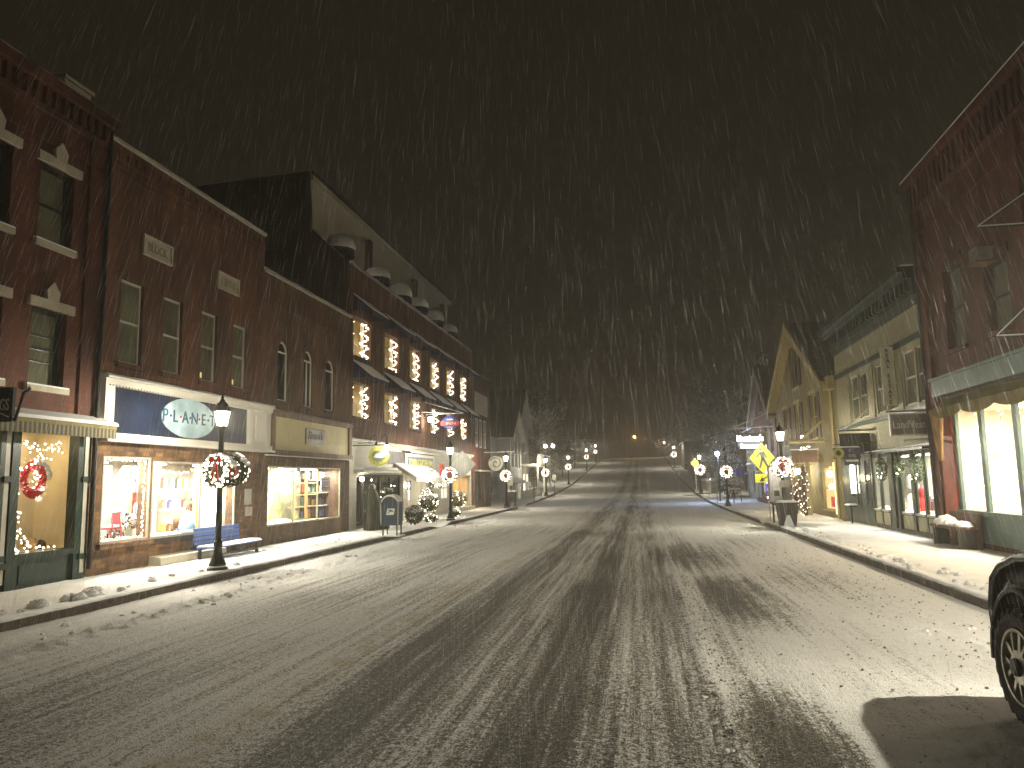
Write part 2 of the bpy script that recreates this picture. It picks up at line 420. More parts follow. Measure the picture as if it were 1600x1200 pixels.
# ------------------------------------------------------------------ ground
_PY = [(-60, 0), (50, 0), (66, 0.3), (87, 1.1), (113, 2.9), (137, 4.6), (155, 5.8), (170, 6.45), (185, 6.7), (250, 6.0), (400, 3.0), (900, -8)]
def _zl(y):
    for (a, za), (b, zb) in zip(_PY, _PY[1:]):
        if y <= b: return za + (zb - za) * (max(y, a) - a) / (b - a)
    return _PY[-1][1]
def zg(y): return sum(_zl(y + d) for d in (-9, -6, -3, 0, 3, 6, 9)) / 7 if y > 40 else 0.0
COVER = [(-8.1, 1.0), (-7.2, 0.98), (-6.7, 0.90), (-6.1, 0.82), (-5.2, 0.70), (-4.4, 0.73), (-3.9, 0.80), (-3.1, 0.82), (-2.65, 0.70), (-2.35, 0.46), (-1.95, 0.48), (-1.75, 0.64), (-1.3, 0.66), (-1.05, 0.46), (-0.8, 0.40),
         (-0.55, 0.60), (-0.2, 0.66), (0.1, 0.56), (0.38, 0.62), (0.50, 0.84), (1.0, 0.74), (1.35, 0.95), (2.0, 1.0), (4.4, 1.0)]
def cov(x):
    if x <= COVER[0][0]: return 1.0
    for (a, za), (b, zb) in zip(COVER, COVER[1:]):
        if x <= b: return za + (zb - za) * (x - a) / (b - a)
    return 1.0
def blobmask(x, y):
    v = 0.0
    for (bx, by, rx, ry, k) in BLOBS:
        d = ((x - bx) / rx) ** 2 + ((y - by) / ry) ** 2
        v = max(v, k * max(0.0, 1 - d))
    return v
BLOBS = [(1.5, 12.4, 0.8, 3.4, 0.50), (2.6, 14.5, 0.9, 3.2, 0.38), (0.95, 5.4, 0.5, 2.0, 0.52), (1.3, 18.5, 1.3, 4.0, 0.42), (2.4, 21, 1.1, 4, 0.3)]
def road_mat():
    m, nt, b, L = nodes('snowy_asphalt')
    N = nt.nodes.new
    geo = N('ShaderNodeNewGeometry'); sp = N('ShaderNodeSeparateXYZ'); L(geo.outputs['Position'], sp.inputs[0])
    def mth(op, a, bb, c=None):
        n = N('ShaderNodeMath'); n.operation = op
        for i, v in enumerate((a, bb, c)):
            if v is None: continue
            if hasattr(v, 'links'): L(v, n.inputs[i])
            else: n.inputs[i].default_value = v
        return n.outputs[0]
    def nz(scale, det, st=(1, 1, 1), rough=0.5):
        mp = N('ShaderNodeMapping'); mp.inputs['Scale'].default_value = st; L(geo.outputs['Position'], mp.inputs[0])
        n = N('ShaderNodeTexNoise'); n.inputs['Scale'].default_value = scale; n.inputs['Detail'].default_value = det; n.inputs['Roughness'].default_value = rough
        L(mp.outputs[0], n.inputs[0]); return n.outputs[0]
    warp = mth('MULTIPLY', mth('SUBTRACT', nz(0.35, 2, (1, 0.15, 1)), 0.5), 1.0)
    edge = mth('MULTIPLY', mth('SUBTRACT', nz(7, 4), 0.5), 0.22)
    xw = mth('ADD', mth('ADD', sp.outputs[0], warp), edge)
    t = N('ShaderNodeMapRange'); t.inputs[1].default_value = -8.1; t.inputs[2].default_value = 4.4; L(xw, t.inputs[0])
    r = N('ShaderNodeValToRGB'); el = r.color_ramp.elements
    el[0].position = 0.0; el[1].position = 1.0; el[0].color = (1, 1, 1, 1); el[1].color = (1, 1, 1, 1)
    for x, c in COVER[1:-1]:
        e = el.new((x + 8.1) / 12.5); e.color = (c, c, c, 1)
    L(t.outputs[0], r.inputs[0])
    base = r.outputs[0]
    at = N('ShaderNodeAttribute'); at.attribute_name = 'melt'; 
    base = mth('MULTIPLY', base, mth('ADD', 1.0, mth('MULTIPLY', mth('MULTIPLY', base, base), 0.10)))
    base = mth('SUBTRACT', base, mth('MULTIPLY', at.outputs['Fac'], mth('MULTIPLY', nz(3.2, 7, (1, 0.6, 1), 0.75), 2.1)))
    streak = mth('MULTIPLY', mth('SUBTRACT', nz(5, 5, (1.8, 0.04, 1), 0.7), 0.5), 1.25)
    big = mth('MULTIPLY', mth('SUBTRACT', nz(0.5, 4, (1, 0.35, 1)), 0.5), 0.6)
    fine = mth('MULTIPLY', mth('SUBTRACT', nz(22, 7, (1, 0.8, 1), 0.8), 0.5), 1.9)
    speck = mth('MULTIPLY', mth('SUBTRACT', nz(70, 2), 0.5), 1.3)
    # far road painted lighter, standing in for its brightness at a grazing view
    far = N('ShaderNodeMapRange'); far.inputs[1].default_value = 12; far.inputs[2].default_value = 55; far.inputs[3].default_value = 0; far.inputs[4].default_value = 0.26; L(sp.outputs[1], far.inputs[0])
    v = mth('ADD', mth('ADD', mth('ADD', base, streak), mth('ADD', big, fine)), mth('ADD', speck, far.outputs[0]))
    s = N('ShaderNodeMapRange'); s.interpolation_type = 'SMOOTHSTEP'; s.inputs[1].default_value = 0.14; s.inputs[2].default_value = 0.92; L(v, s.inputs[0])
    cr = N('ShaderNodeValToRGB'); e = cr.color_ramp.elements
    e[0].position = 0; e[0].color = (0.040, 0.034, 0.022, 1); e[1].position = 1; e[1].color = (0.74, 0.73, 0.70, 1)
    k = e.new(0.35); k.color = (0.075, 0.066, 0.046, 1); k = e.new(0.65); k.color = (0.17, 0.16, 0.13, 1); k = e.new(0.85); k.color = (0.42, 0.41, 0.37, 1)
    L(s.outputs[0], cr.inputs[0])
    # faded yellow centre line under the slush
    ln = N('ShaderNodeMapRange'); ln.inputs[1].default_value = 0.24; ln.inputs[2].default_value = 0.10; ln.inputs[3].default_value = 0; ln.inputs[4].default_value = 1
    L(mth('ABSOLUTE', mth('ADD', xw, 3.0), None), ln.inputs[0])
    lf = mth('MULTIPLY', ln.outputs[0], mth('MULTIPLY', mth('SUBTRACT', nz(3, 5), 0.38), 1.8)); 
    lc = N('ShaderNodeClamp'); L(lf, lc.inputs[0])
    mx = N('ShaderNodeMix'); mx.data_type = 'RGBA'; L(lc.outputs[0], mx.inputs[0]); L(cr.outputs[0], mx.inputs[6]); mx.inputs[7].default_value = (0.34, 0.25, 0.07, 1)
    gr = N('ShaderNodeTexVoronoi'); gr.inputs['Scale'].default_value = 55; L(geo.outputs['Position'], gr.inputs['Vector'])
    gm = N('ShaderNodeMapRange'); gm.inputs[1].default_value = 0.0; gm.inputs[2].default_value = 1.0; gm.inputs[3].default_value = 0.35; gm.inputs[4].default_value = 1.9
    sc_ = N('ShaderNodeSeparateColor'); L(gr.outputs['Color'], sc_.inputs[0]); L(sc_.outputs[0], gm.inputs[0])
    salt = mth('MULTIPLY', mth('GREATER_THAN', sc_.outputs[1], 0.86), 0.10)
    gs = N('ShaderNodeVectorMath'); gs.operation = 'SCALE'; L(mx.outputs[2], gs.inputs[0]); L(gm.outputs[0], gs.inputs['Scale'])
    ga = N('ShaderNodeVectorMath'); ga.operation = 'ADD'; cbn = N('ShaderNodeCombineXYZ'); [L(salt, cbn.inputs[q]) for q in range(3)]; L(gs.outputs[0], ga.inputs[0]); L(cbn.outputs[0], ga.inputs[1])
    gx = N('ShaderNodeMix'); gx.data_type = 'RGBA'; gf = mth('SUBTRACT', 1.0, mth('MULTIPLY', s.outputs[0], 1.15)); gc = N('ShaderNodeClamp'); L(gf, gc.inputs[0])
    L(gc.outputs[0], gx.inputs[0]); L(mx.outputs[2], gx.inputs[6]); L(ga.outputs[0], gx.inputs[7])
    L(gx.outputs[2], b.inputs['Base Color'])
    ro = N('ShaderNodeMapRange'); ro.inputs[3].default_value = 0.62; ro.inputs[4].default_value = 0.8; L(s.outputs[0], ro.inputs[0]); L(ro.outputs[0], b.inputs['Roughness'])
    b.inputs['Specular IOR Level'].default_value = 0.2
    bh = mth('ADD', mth('MULTIPLY', v, 1.0), mth('MULTIPLY', nz(60, 4), 0.8))
    bu = N('ShaderNodeBump'); bu.inputs['Strength'].default_value = 0.8; bu.inputs['Distance'].default_value = 0.015
    L(bh, bu.inputs['Height']); L(bu.outputs[0], b.inputs['Normal'])
    return m
def ngrid(xs, ys, zf, name, m, parent=None, melt=None):
    vs = [(x, y, zf(x, y)) for y in ys for x in xs]; nx = len(xs)
    fs = [(j * nx + i, j * nx + i + 1, (j + 1) * nx + i + 1, (j + 1) * nx + i) for j in range(len(ys) - 1) for i in range(nx - 1)]
    o = link(name, vs, fs, m, None, True, origin=(0, 0, 0)); o['kind'] = 'structure'
    if melt:
        a = o.data.attributes.new('melt', 'FLOAT', 'POINT'); a.data.foreach_set('value', [melt(v[0], v[1]) for v in vs])
    return o
def prog(a, b, d0, g):
    out = [a]; d = d0
    while out[-1] < b: out.append(min(b, out[-1] + d)); d *= g
    return out
def hnoise(x, y):
    c = max(0.0, cov(x) - blobmask(x, y))
    if y > 45: return 0.0
    k = max(0.0, (c - 0.45) / 0.55)
    n = noise.noise((x * 1.3, y * 1.1, 0)) * 0.3 + noise.noise((x * 6, y * 6, 3)) * 0.28 + noise.noise((x * 15, y * 15, 5)) * 0.3
    return k * (0.012 + 0.026 * n) + (0.008 * noise.noise((x * 6, y * 0.5, 9)) if k < 0.4 else 0)
def ridge(x, y):
    # crumbly debris ridges at lane edges
    if y > 45: return 0
    a = math.exp(-((x - 0.52 - 0.1 * noise.noise((0, y * 0.6, 0))) / 0.09) ** 2) * max(0, noise.noise((x * 9, y * 7, 1)) + 0.25) * 0.07
    b = math.exp(-((x + 6.9 - 0.25 * noise.noise((0, y * 0.4, 4))) / 0.25) ** 2) * max(0, noise.noise((x * 8, y * 7, 2)) + 0.1) * 0.10
    c = math.exp(-((x - 3.3 - 0.3 * noise.noise((0, y * 0.4, 7))) / 0.35) ** 2) * max(0, noise.noise((x * 7, y * 7, 6))) * 0.07
    return a + b + c
def ground():
    big = mat('snowy_ground', (0.55, 0.55, 0.53), 0.85, var=0.15, scale=0.3, bump=0.4, bscale=6)
    ngrid([-400, -150, -60, -30, -15, 0, 15, 30, 60, 150, 400], prog(-60, 900, 6, 1.05), lambda x, y: zg(y) - 0.15, 'ground', big)
    xs = [-8.1 + i * 0.05 for i in range(251)]
    ys = prog(-20, 3.6, 1.2, 1.0)[:-1] + [3.6 + i * 0.05 for i in range(200)] + prog(13.6, 46, 0.06, 1.018)[:-1] + prog(46, 420, 1.5, 1.03)
    ngrid(xs, ys, lambda x, y: zg(y) + hnoise(x, y) + ridge(x, y), 'road', road_mat(), melt=blobmask)
    # pavements (snow covered) with dips at crossings
    def dip(y, lo, hi): return min(1.0, max(0.0, min((lo + 0.8 - y) / 0.8, 1) if y < (lo + hi) / 2 else min((y - hi + 0.8) / 0.8, 1)))
    gaps = {'L': [(28.6, 31.4), (48.5, 53), (70, 73)], 'R': [(29.4, 31.2), (58, 63)]}
    def zs(side, x, y, kx):
        k = 1.0
        for g in gaps[side]: k *= dip(y, *g)
        lump = 0.0
        if y < 60:
            lump = 0.018 * noise.noise((x * 2.5, y * 2.0, 2)) + 0.012 * noise.noise((x * 8, y * 7, 4)) + 0.006 * noise.noise((x * 19, y * 17, 8))
            d = abs(x - kx)
            lump += 0.055 * max(0, noise.noise((x * 3, y * 2.2, 12)) + 0.05) * math.exp(-(d / 0.35) ** 2)
        return zg(y) + 0.02 + 0.115 * k + lump
    M_PAV = mat('pavement_snow', (0.72, 0.715, 0.69), 0.78, var=0.09, scale=1.6, bump=0.6, bscale=22, spec=0.2)
    ysw = prog(-20, 5, 1.0, 1.0)[:-1] + prog(5, 60, 0.07, 1.006)[:-1] + prog(60, 420, 2, 1.04)
    ngrid([-15] + [-11.2 + i * 0.1 for i in range(0, 30)] + [-8.24], ysw, lambda x, y: zs('L', x, y, -8.2), 'left_pavement', M_PAV)
    ngrid([4.54] + [4.6 + i * 0.1 for i in range(0, 31)] + [12], ysw, lambda x, y: zs('R', x, y, 4.5), 'right_pavement', M_PAV)
    for side, x0, x1, kx in (('L', -8.26, -8.08, -8.2), ('R', 4.38, 4.56, 4.5)):
        ky = prog(-20, 60, 0.4, 1.0)[:-1] + prog(60, 420, 3, 1.03); vs = []; fs = []
        for y in ky:
            k = 1.0
            for g in gaps[side]: k *= dip(y, *g)
            z = zg(y); h = z + 0.012 + 0.115 * k + 0.006 * noise.noise((0, y * 3, 1)); j = 0.01 * noise.noise((5, y * 2, 1))
            vs += [(x0 + j, y, z - 0.1), (x0 + j, y, h), (x1 + j, y, h), (x1 + j, y, z - 0.1)]
        for i in range(len(ky) - 1):
            for a in range(3): b = i * 4 + a; fs.append((b, b + 4, b + 5, b + 1))
        o = link('left_kerb' if side == 'L' else 'right_kerb', vs, fs, M_GRAN, None, False, origin=(0, 0, 0)); o['kind'] = 'structure'
        # snow lying unevenly on the kerb top
        vs = []; fs = []
        ky = prog(5, 60, 0.09, 1.004)
        for y in ky:
            k = 1.0
            for g in gaps[side]: k *= dip(y, *g)
            h = zg(y) + 0.135 + 0.115 * (k - 1) + 0.014 * (1 + noise.noise((1, y * 3, 1)))
            e = 0.05 + 0.06 * noise.noise((2, y * 2.3, 1)) + 0.03 * noise.noise((2, y * 9, 1))
            inner, outer = (x0, x1) if side == 'L' else (x1, x0); sg = 1 if side == 'L' else -1
            vs += [(inner - sg * 0.12, y, h), (inner + sg * 0.06, y, h + 0.012), (outer - sg * e, y, h), (outer - sg * (e - 0.012), y, h - 0.035)]
        for i in range(len(ky) - 1):
            for a in range(3): b = i * 4 + a; fs.append((b, b + 4, b + 5, b + 1))
        o = link('kerb_snow', vs, fs, M_SNOW, None, True, origin=(0, 0, 0)); tag(o, kind='stuff')
    # clods of snow thrown along the kerbs
    rnd = random.Random(3); mb = MB()
    def clod(x, y, z, r):
        n = rnd.randint(2, 4)
        for k in range(n):
            mb.ball((x + rnd.uniform(-r, r) * 0.7, y + rnd.uniform(-r, r) * 0.7, z), r * rnd.uniform(0.5, 0.9), 9, 5, (1, 1.1, 0.95), 0.10, half=True)
    for (y, r) in ((8.9, 0.09), (9.3, 0.06), (9.75, 0.13), (10.45, 0.15), (10.9, 0.17), (11.5, 0.06), (12.6, 0.08), (13.3, 0.05), (15.2, 0.08), (15.9, 0.07), (13.9, 0.07)):
        clod(-8.5 - rnd.uniform(0, 0.35), y, SWZ + 0.02, r)
    for i in range(55): clod(rnd.uniform(-9.8, -8.3), rnd.uniform(8, 34), SWZ + 0.015, rnd.uniform(0.02, 0.06))
    for i in range(60): clod(rnd.uniform(-7.9, -6.4), rnd.uniform(8, 32), 0.01, rnd.uniform(0.02, 0.06))
    for i in range(70): clod(4.6 + abs(rnd.gauss(0, 0.25)), rnd.uniform(8, 27), SWZ + 0.015, rnd.uniform(0.03, 0.10))
    for i in range(50): clod(rnd.uniform(2.2, 4.3), rnd.uniform(9, 27), 0.01, rnd.uniform(0.02, 0.05))
    for i in range(60): clod(rnd.gauss(0.5, 0.06), rnd.uniform(4.5, 16), 0.005, rnd.uniform(0.012, 0.03))
    tag(mb.build('snow_clods', M_SNOW, None, False), kind='stuff')
    mb = MB()
    for (x, y) in ((-6.9, 11.2), (-6.75, 11.6), (-7.0, 14.3), (-7.2, 18), (-6.9, 11.0)):
        for k in range(5): mb.ball((x + rnd.uniform(-.12, .12), y + rnd.uniform(-.2, .2), 0.03), rnd.uniform(0.02, 0.05), 6, 3, (1, 1, .6), 0.3)
    for i in range(900):
        x = rnd.choice((rnd.uniform(.6, 4.2), rnd.gauss(.6, .12), rnd.gauss(3.2, .4))); y = 4.6 + 16 * rnd.random() ** 1.4
        mb.ball((x, y, .012 + hnoise(x, y)), rnd.uniform(.005, .017), 5, 3, (1, 1.3, .6), 0.3)
    tag(mb.build('slush_clods', mat('dirty_slush_shade', (0.30, 0.28, 0.24), 0.5), None), kind='stuff')  # slush grey also paints in the shade of small snow clumps
ground()
# ------------------------------------------------------------------ left row
def lintel_key(S, y0, y1, z, parent):
    mb = MB(); yc = (y0 + y1) / 2
    S.box(mb, y0 - 0.12, y1 + 0.12, z, z + 0.17, -0.05, 0.07)
    mb.prism([S.P(yc - 0.13, z + 0.172, 0), S.P(yc + 0.13, z + 0.172, 0), S.P(yc + 0.16, z + 0.34, 0), S.P(yc, z + 0.52, 0), S.P(yc - 0.16, z + 0.34, 0)], (S.sg * 0.06, 0, 0))
    return mb.build('lintel', M_STONE, parent)

def building_a():
    S = LS; y0, y1 = 4.0, 13.04
    t = thing('brick_shop_building', (XL, 8.5, 0.1), 'tall red brick building with stone keystones over its windows and a dark green shopfront', 'building')
    ops = []
    for (a, b) in ((8.7, 9.5), (10.0, 10.8), (11.42, 12.24)):
        ops += [(a, b, 3.62, 5.03), (a, b, 6.24, 7.7)]
    shop = (5.0, 12.98, 0.1, 2.98)
    wall(S, y0, y1, 3.0, 9.05, ops, BR_A, t, rev=0.28); wall(S, y0, y1, 0, 2.9995, [shop], M_DGREEN, t, name='ground_floor_wall', roof=False, rev=.05)
    for (a, b, c, d) in ops:
        win(S, a, b, c, d, t, M_DGREEN, M_PANE, rev=0.2, fw=0.07, rows=2 if c < 5 else 0)
        sill(S, a, b, c, t, M_STONE); lintel_key(S, a, b, d, t)
    c = MB()
    S.box(c, y0, y1 + 0.06, 9.05, 9.25, -0.3, 0.22); S.box(c, y0, y1, 8.62, 8.72, -0.05, 0.1); S.box(c, y0, y1, 8.1, 8.16, -0.05, 0.05)
    for i in range(40):
        yy = y1 - 0.15 - i * 0.22
        if yy > y0: S.box(c, yy - 0.06, yy + 0.06, 8.72, 9.05, 0.002, 0.14)
    S.box(c, y1 - 0.45, y1 - 0.02, 3.2, 8.62, -0.02, 0.05)
    c.build('cornice', BR_A, t)
    snowcap(MB(), S.X(-0.3), S.X(0.23), y0, y1 + 0.07, 9.253, 0.05).build('roof_snow', M_SNOW, t)
    MB().tube([S.P(y1 - 0.03, 9.0, 0.12), S.P(y1 - 0.03, 0.3, 0.12)], 0.045, 8).build('drainpipe', M_BLACK, t)
    ch = MB(); S.box(ch, 12.25, 12.95, 9.2, 9.78, -.9, -0.35); S.box(ch, 12.2, 13.0, 9.783, 9.86, -.95, -0.3)
    co = ch.build('chimney', M_STONE, t)
    snowcap(MB(), S.X(-.95), S.X(-0.3), 12.2, 13.0, 9.863, 0.07).build('snow_cover', M_SNOW, co)
    # shopfront
    f = MB()
    S.box(f, 5.0, 12.98, 0.1, 0.62, -0.22, -0.02); S.box(f, 5.0, 12.98, 0.62, 0.72, -0.24, 0.04)
    for (a, b) in ((10.92, 11.02), (11.16, 11.33), (12.68, 12.98), (8.9, 9.1), (6.8, 7.0)): S.box(f, a, b, 0.1, 2.98, -0.16, 0.05)
    for (a, b) in ((9.3, 10.6), (11.5, 12.5)): S.box(f, a, b, 0.2, 0.52, -0.02, 0.0)
    f.build('shop_frame', M_DGREEN, t)
    for y in (11.09, 12.88):
        S.box(MB(), y - 0.05, y + 0.05, 0.25, 2.9, -0.10, 0.065 if y > 12 else 0.03).build('pilaster_strip', M_TRIM, t)
        for z in (0.55, 1.98): S.box(MB(), y - 0.1, y + 0.1, z - 0.05, z + 0.05, 0.03, 0.085).build('bracket', M_DGREEN, t)
    room(S, 5.0, 10.92, 0.7, 2.98, 1.1, M_CREAM, t, rev=0.2)
    room(S, 11.16, 12.98, 0.7, 2.98, 0.9, M_CREAM, t, rev=0.2)
    pane(S, 9.1, 10.92, 0.72, 2.9, -0.13, t); pane(S, 11.33, 12.68, 0.72, 2.9, -0.13, t); pane(S, 7.0, 8.9, 0.72, 2.9, -0.13, t)
    light('window_light', 'AREA', S.P(12.0, 2.9, -0.6), 7.5, (1, 0.75, 0.42), 0.5, 1.2, parent=t)
    light('window_light', 'AREA', S.P(9.5, 2.9, -0.6), 7, (1, 0.75, 0.42), 0.5, 1.6, parent=t)
    # awning with striped valance
    aw = MB()
    aw.prism([S.P(5.0, 2.96, 0.0), S.P(5.0, 3.14, 0.0), S.P(5.0, 2.98, 0.5), S.P(5.0, 2.92, 0.5)], (0, 8.1, 0))
    a = aw.build('awning', M_OLIVE, t)
    m, nt, b, L = nodes('striped_canvas')
    geo = nt.nodes.new('ShaderNodeNewGeometry'); sp = nt.nodes.new('ShaderNodeSeparateXYZ'); L(geo.outputs['Position'], sp.inputs[0])
    mm = nt.nodes.new('ShaderNodeMath'); mm.operation = 'PINGPONG'; mm.inputs[1].default_value = 0.05; L(sp.outputs[1], mm.inputs[0])
    g = nt.nodes.new('ShaderNodeMath'); g.operation = 'GREATER_THAN'; g.inputs[1].default_value = 0.028; L(mm.outputs[0], g.inputs[0])
    mx = nt.nodes.new('ShaderNodeMix'); mx.data_type = 'RGBA'; mx.inputs[6].default_value = (0.06, 0.06, 0.04, 1); mx.inputs[7].default_value = (0.22, 0.18, 0.11, 1)
    L(g.outputs[0], mx.inputs[0]); L(mx.outputs[2], b.inputs['Base Color']); b.inputs['Roughness'].default_value = 0.9
    S.box(MB(), 5.0, 13.1, 2.74, 2.918, 0.48, 0.495).build('valance', m, a)
    sn = MB(); sn.prism([S.P(4.98, 3.143, -0.0), S.P(4.98, 3.2, 0.0), S.P(4.98, 3.05, 0.5), S.P(4.98, 2.985, 0.53)], (0, 8.14, 0)); sn.build('snow_cover', M_SNOW, a)
    # window dressing
    pts = [S.P(11.36, 2.6, -0.2)]
    for i in range(10): pts.append(S.P(11.4 + i * 0.13, 2.62 - 0.16 * (i % 2) + 0.04 * math.sin(i), -0.2))
    string_lights(pts, 46, 'warm string lights looped along the top of the green-framed shop window', jit=0.05, r=0.017, seed=2)
    pts = [S.P(11.42, 2.5, -0.2), S.P(11.55, 2.15, -0.22), S.P(11.75, 2.2, -0.22), S.P(12.0, 2.3, -0.22), S.P(12.3, 2.36, -0.22)]
    string_lights(pts, 22, 'short swag of warm lights above the red wreath in the green-framed window', jit=0.05, r=0.017, seed=3)
    pts = [S.P(11.47, 2.0, -0.2), S.P(11.55, 1.6, -0.2), S.P(11.6, 1.3, -0.2), S.P(11.72, 0.98, -0.22), S.P(11.9, 0.84, -0.25)]
    string_lights(pts, 40, 'hanging strand of warm lights on the left side of the green-framed window', jit=0.045, r=0.018, seed=4)
    pts = [S.P(11.36, 0.76, -0.2), S.P(12.5, 0.78, -0.2)]
    string_lights(pts, 14, 'row of warm lights lying on the sill of the green-framed window', jit=0.04, r=0.022, seed=5)
    string_lights([S.P(10.3, 2.6, -0.2), S.P(10.85, 2.5, -0.2), S.P(10.82, 1.9, -0.2)], 20, 'warm lights in the pane behind the left edge post of the green shopfront', jit=0.05, seed=6)
    w = thing('ribbon_wreath', S.P(12.0, 1.72, -0.28), 'red ribbon wreath with tiny lights and white tinsel in the green-framed shop window', 'wreath')
    mb = MB(); n = 22
    for i in range(n):
        a = 2 * math.pi * i / n
        mb.ball(S.P(12.0 + 0.22 * math.cos(a), 1.98 + 0.25 * math.sin(a), -0.28), 0.085, 7, 5, (0.6, 1, 1), 0.2)
    mb.build('ribbon_ring', M_RED, w)
    mb = MB()
    for i in range(14):
        a = math.pi * (0.02 + 0.55 * i / 13)
        mb.ball(S.P(12.02 + 0.29 * math.cos(a), 2.0 + 0.3 * math.sin(a), -0.22), 0.05, 6, 4, (0.6, 1, 1), 0.3)
    mb.build('tinsel', M_SNOW, w)
    bulbs_along([S.P(11.93, 1.85, -0.2), S.P(12.02, 2.05, -0.2), S.P(11.95, 2.15, -0.2), S.P(12.08, 1.98, -0.2)], 14, 0.05, 0.015, 9).build('bulb', M_BULB, w)
    dd = MB(); S.box(dd, 11.33, 11.62, 0.74, 2.0, -0.8, -0.76)
    one(dd, 'wooden_screen', M_BROWN, 'dark wooden screen standing at the left inside the green-framed window', 'screen')
    rnd = random.Random(8)
    for i, (y, z, r, m, l) in enumerate(((11.5, .95, .12, M_RED, 'small red bauble ornament at the left corner of the green-framed window'), (11.75, .88, .1, M_WHITE, 'white round ornament on the sill below the strand of lights'), (12.2, .9, .12, M_WOOD, 'wooden round ornament in the middle of the green-framed window sill'), (12.45, .86, .09, M_DARK, 'dark round ornament at the right end of the green-framed window sill'))):
        one(MB().ball(S.P(y, z - .06, -0.45), r, 9, 7), 'round_ornament', m, l, 'ornament', 'ornaments in the green-framed window', True)
    # hanging sign
    s = thing('hanging_sign', (XL, 9.5, 2.6), 'black hanging sign lettered GS at the left edge, under a curled snow-topped bracket', 'sign')
    MB().box(-10.3, -8.93, 9.47, 9.53, 2.78, 3.28).build('sign_board', mat('black_board', (0.01, 0.012, 0.016), 0.4), s)
    text('GS', (-9.06, 9.465, 3.03), 'C', 0.15, 0.17, mat('pewter_letter', (0.3, 0.3, 0.27), 0.5), s)
    fb = MB(); fb.tube([(-9.7, 9.46, 2.86), (-9.5, 9.46, 2.89), (-9.3, 9.46, 2.84), (-9.1, 9.46, 2.9), (-8.98, 9.46, 2.85)], 0.012, 5); fb.build('scroll', M_TRIM, s)
    pts = [(-10.5 + 0.1 * i, 9.5, 3.62 - 0.0028 * i ** 2 * 1.15) for i in range(17)] + [(-8.78, 9.5, 2.98 + 0.22), (-8.72, 9.5, 3.22), (-8.68, 9.5, 3.26)]
    MB().tube(pts, 0.022, 6).build('bracket', M_BLACK, s)
    MB().tube([(x, y, z + 0.028) for x, y, z in pts], 0.02, 5).build('snow_cover', M_SNOW, s)
building_a()

def plush(mb, c, k=1.0):
    x, y, z = c
    mb.ball((x, y, z + .17 * k), .15 * k, 9, 6, (0.8, 1.6, 0.9)); mb.ball((x, y + .2 * k, z + .36 * k), .08 * k, 8, 5, (0.8, 0.8, 1.7))
    mb.ball((x + .02, y + .27 * k, z + .47 * k), .075 * k, 8, 5, (0.8, 1.5, 0.85)); mb.ball((x + .03, y + .23 * k, z + .58 * k), .03 * k, 6, 4, (0.6, 0.7, 1.8))
    for dy in (-.16, .14):
        for dx in (-.07, .07): mb.tube([(x + dx * k, y + dy * k, z + .12 * k), (x + dx * k, y + dy * k, z)], .04 * k, 6)
    return mb
def striped_plush():
    m, nt, b, L = nodes('zebra_plush')
    w = nt.nodes.new('ShaderNodeTexWave'); w.inputs['Scale'].default_value = 9; w.inputs['Distortion'].default_value = 3
    geo = nt.nodes.new('ShaderNodeNewGeometry'); L(geo.outputs['Position'], w.inputs[0])
    r = nt.nodes.new('ShaderNodeValToRGB'); r.color_ramp.interpolation = 'CONSTANT'; r.color_ramp.elements[0].color = (0.03, 0.03, 0.03, 1); r.color_ramp.elements[1].position = 0.45; r.color_ramp.elements[1].color = (0.75, 0.72, 0.66, 1)
    L(w.outputs[0], r.inputs[0]); L(r.outputs[0], b.inputs['Base Color']); b.inputs['Roughness'].default_value = 0.9
    return m

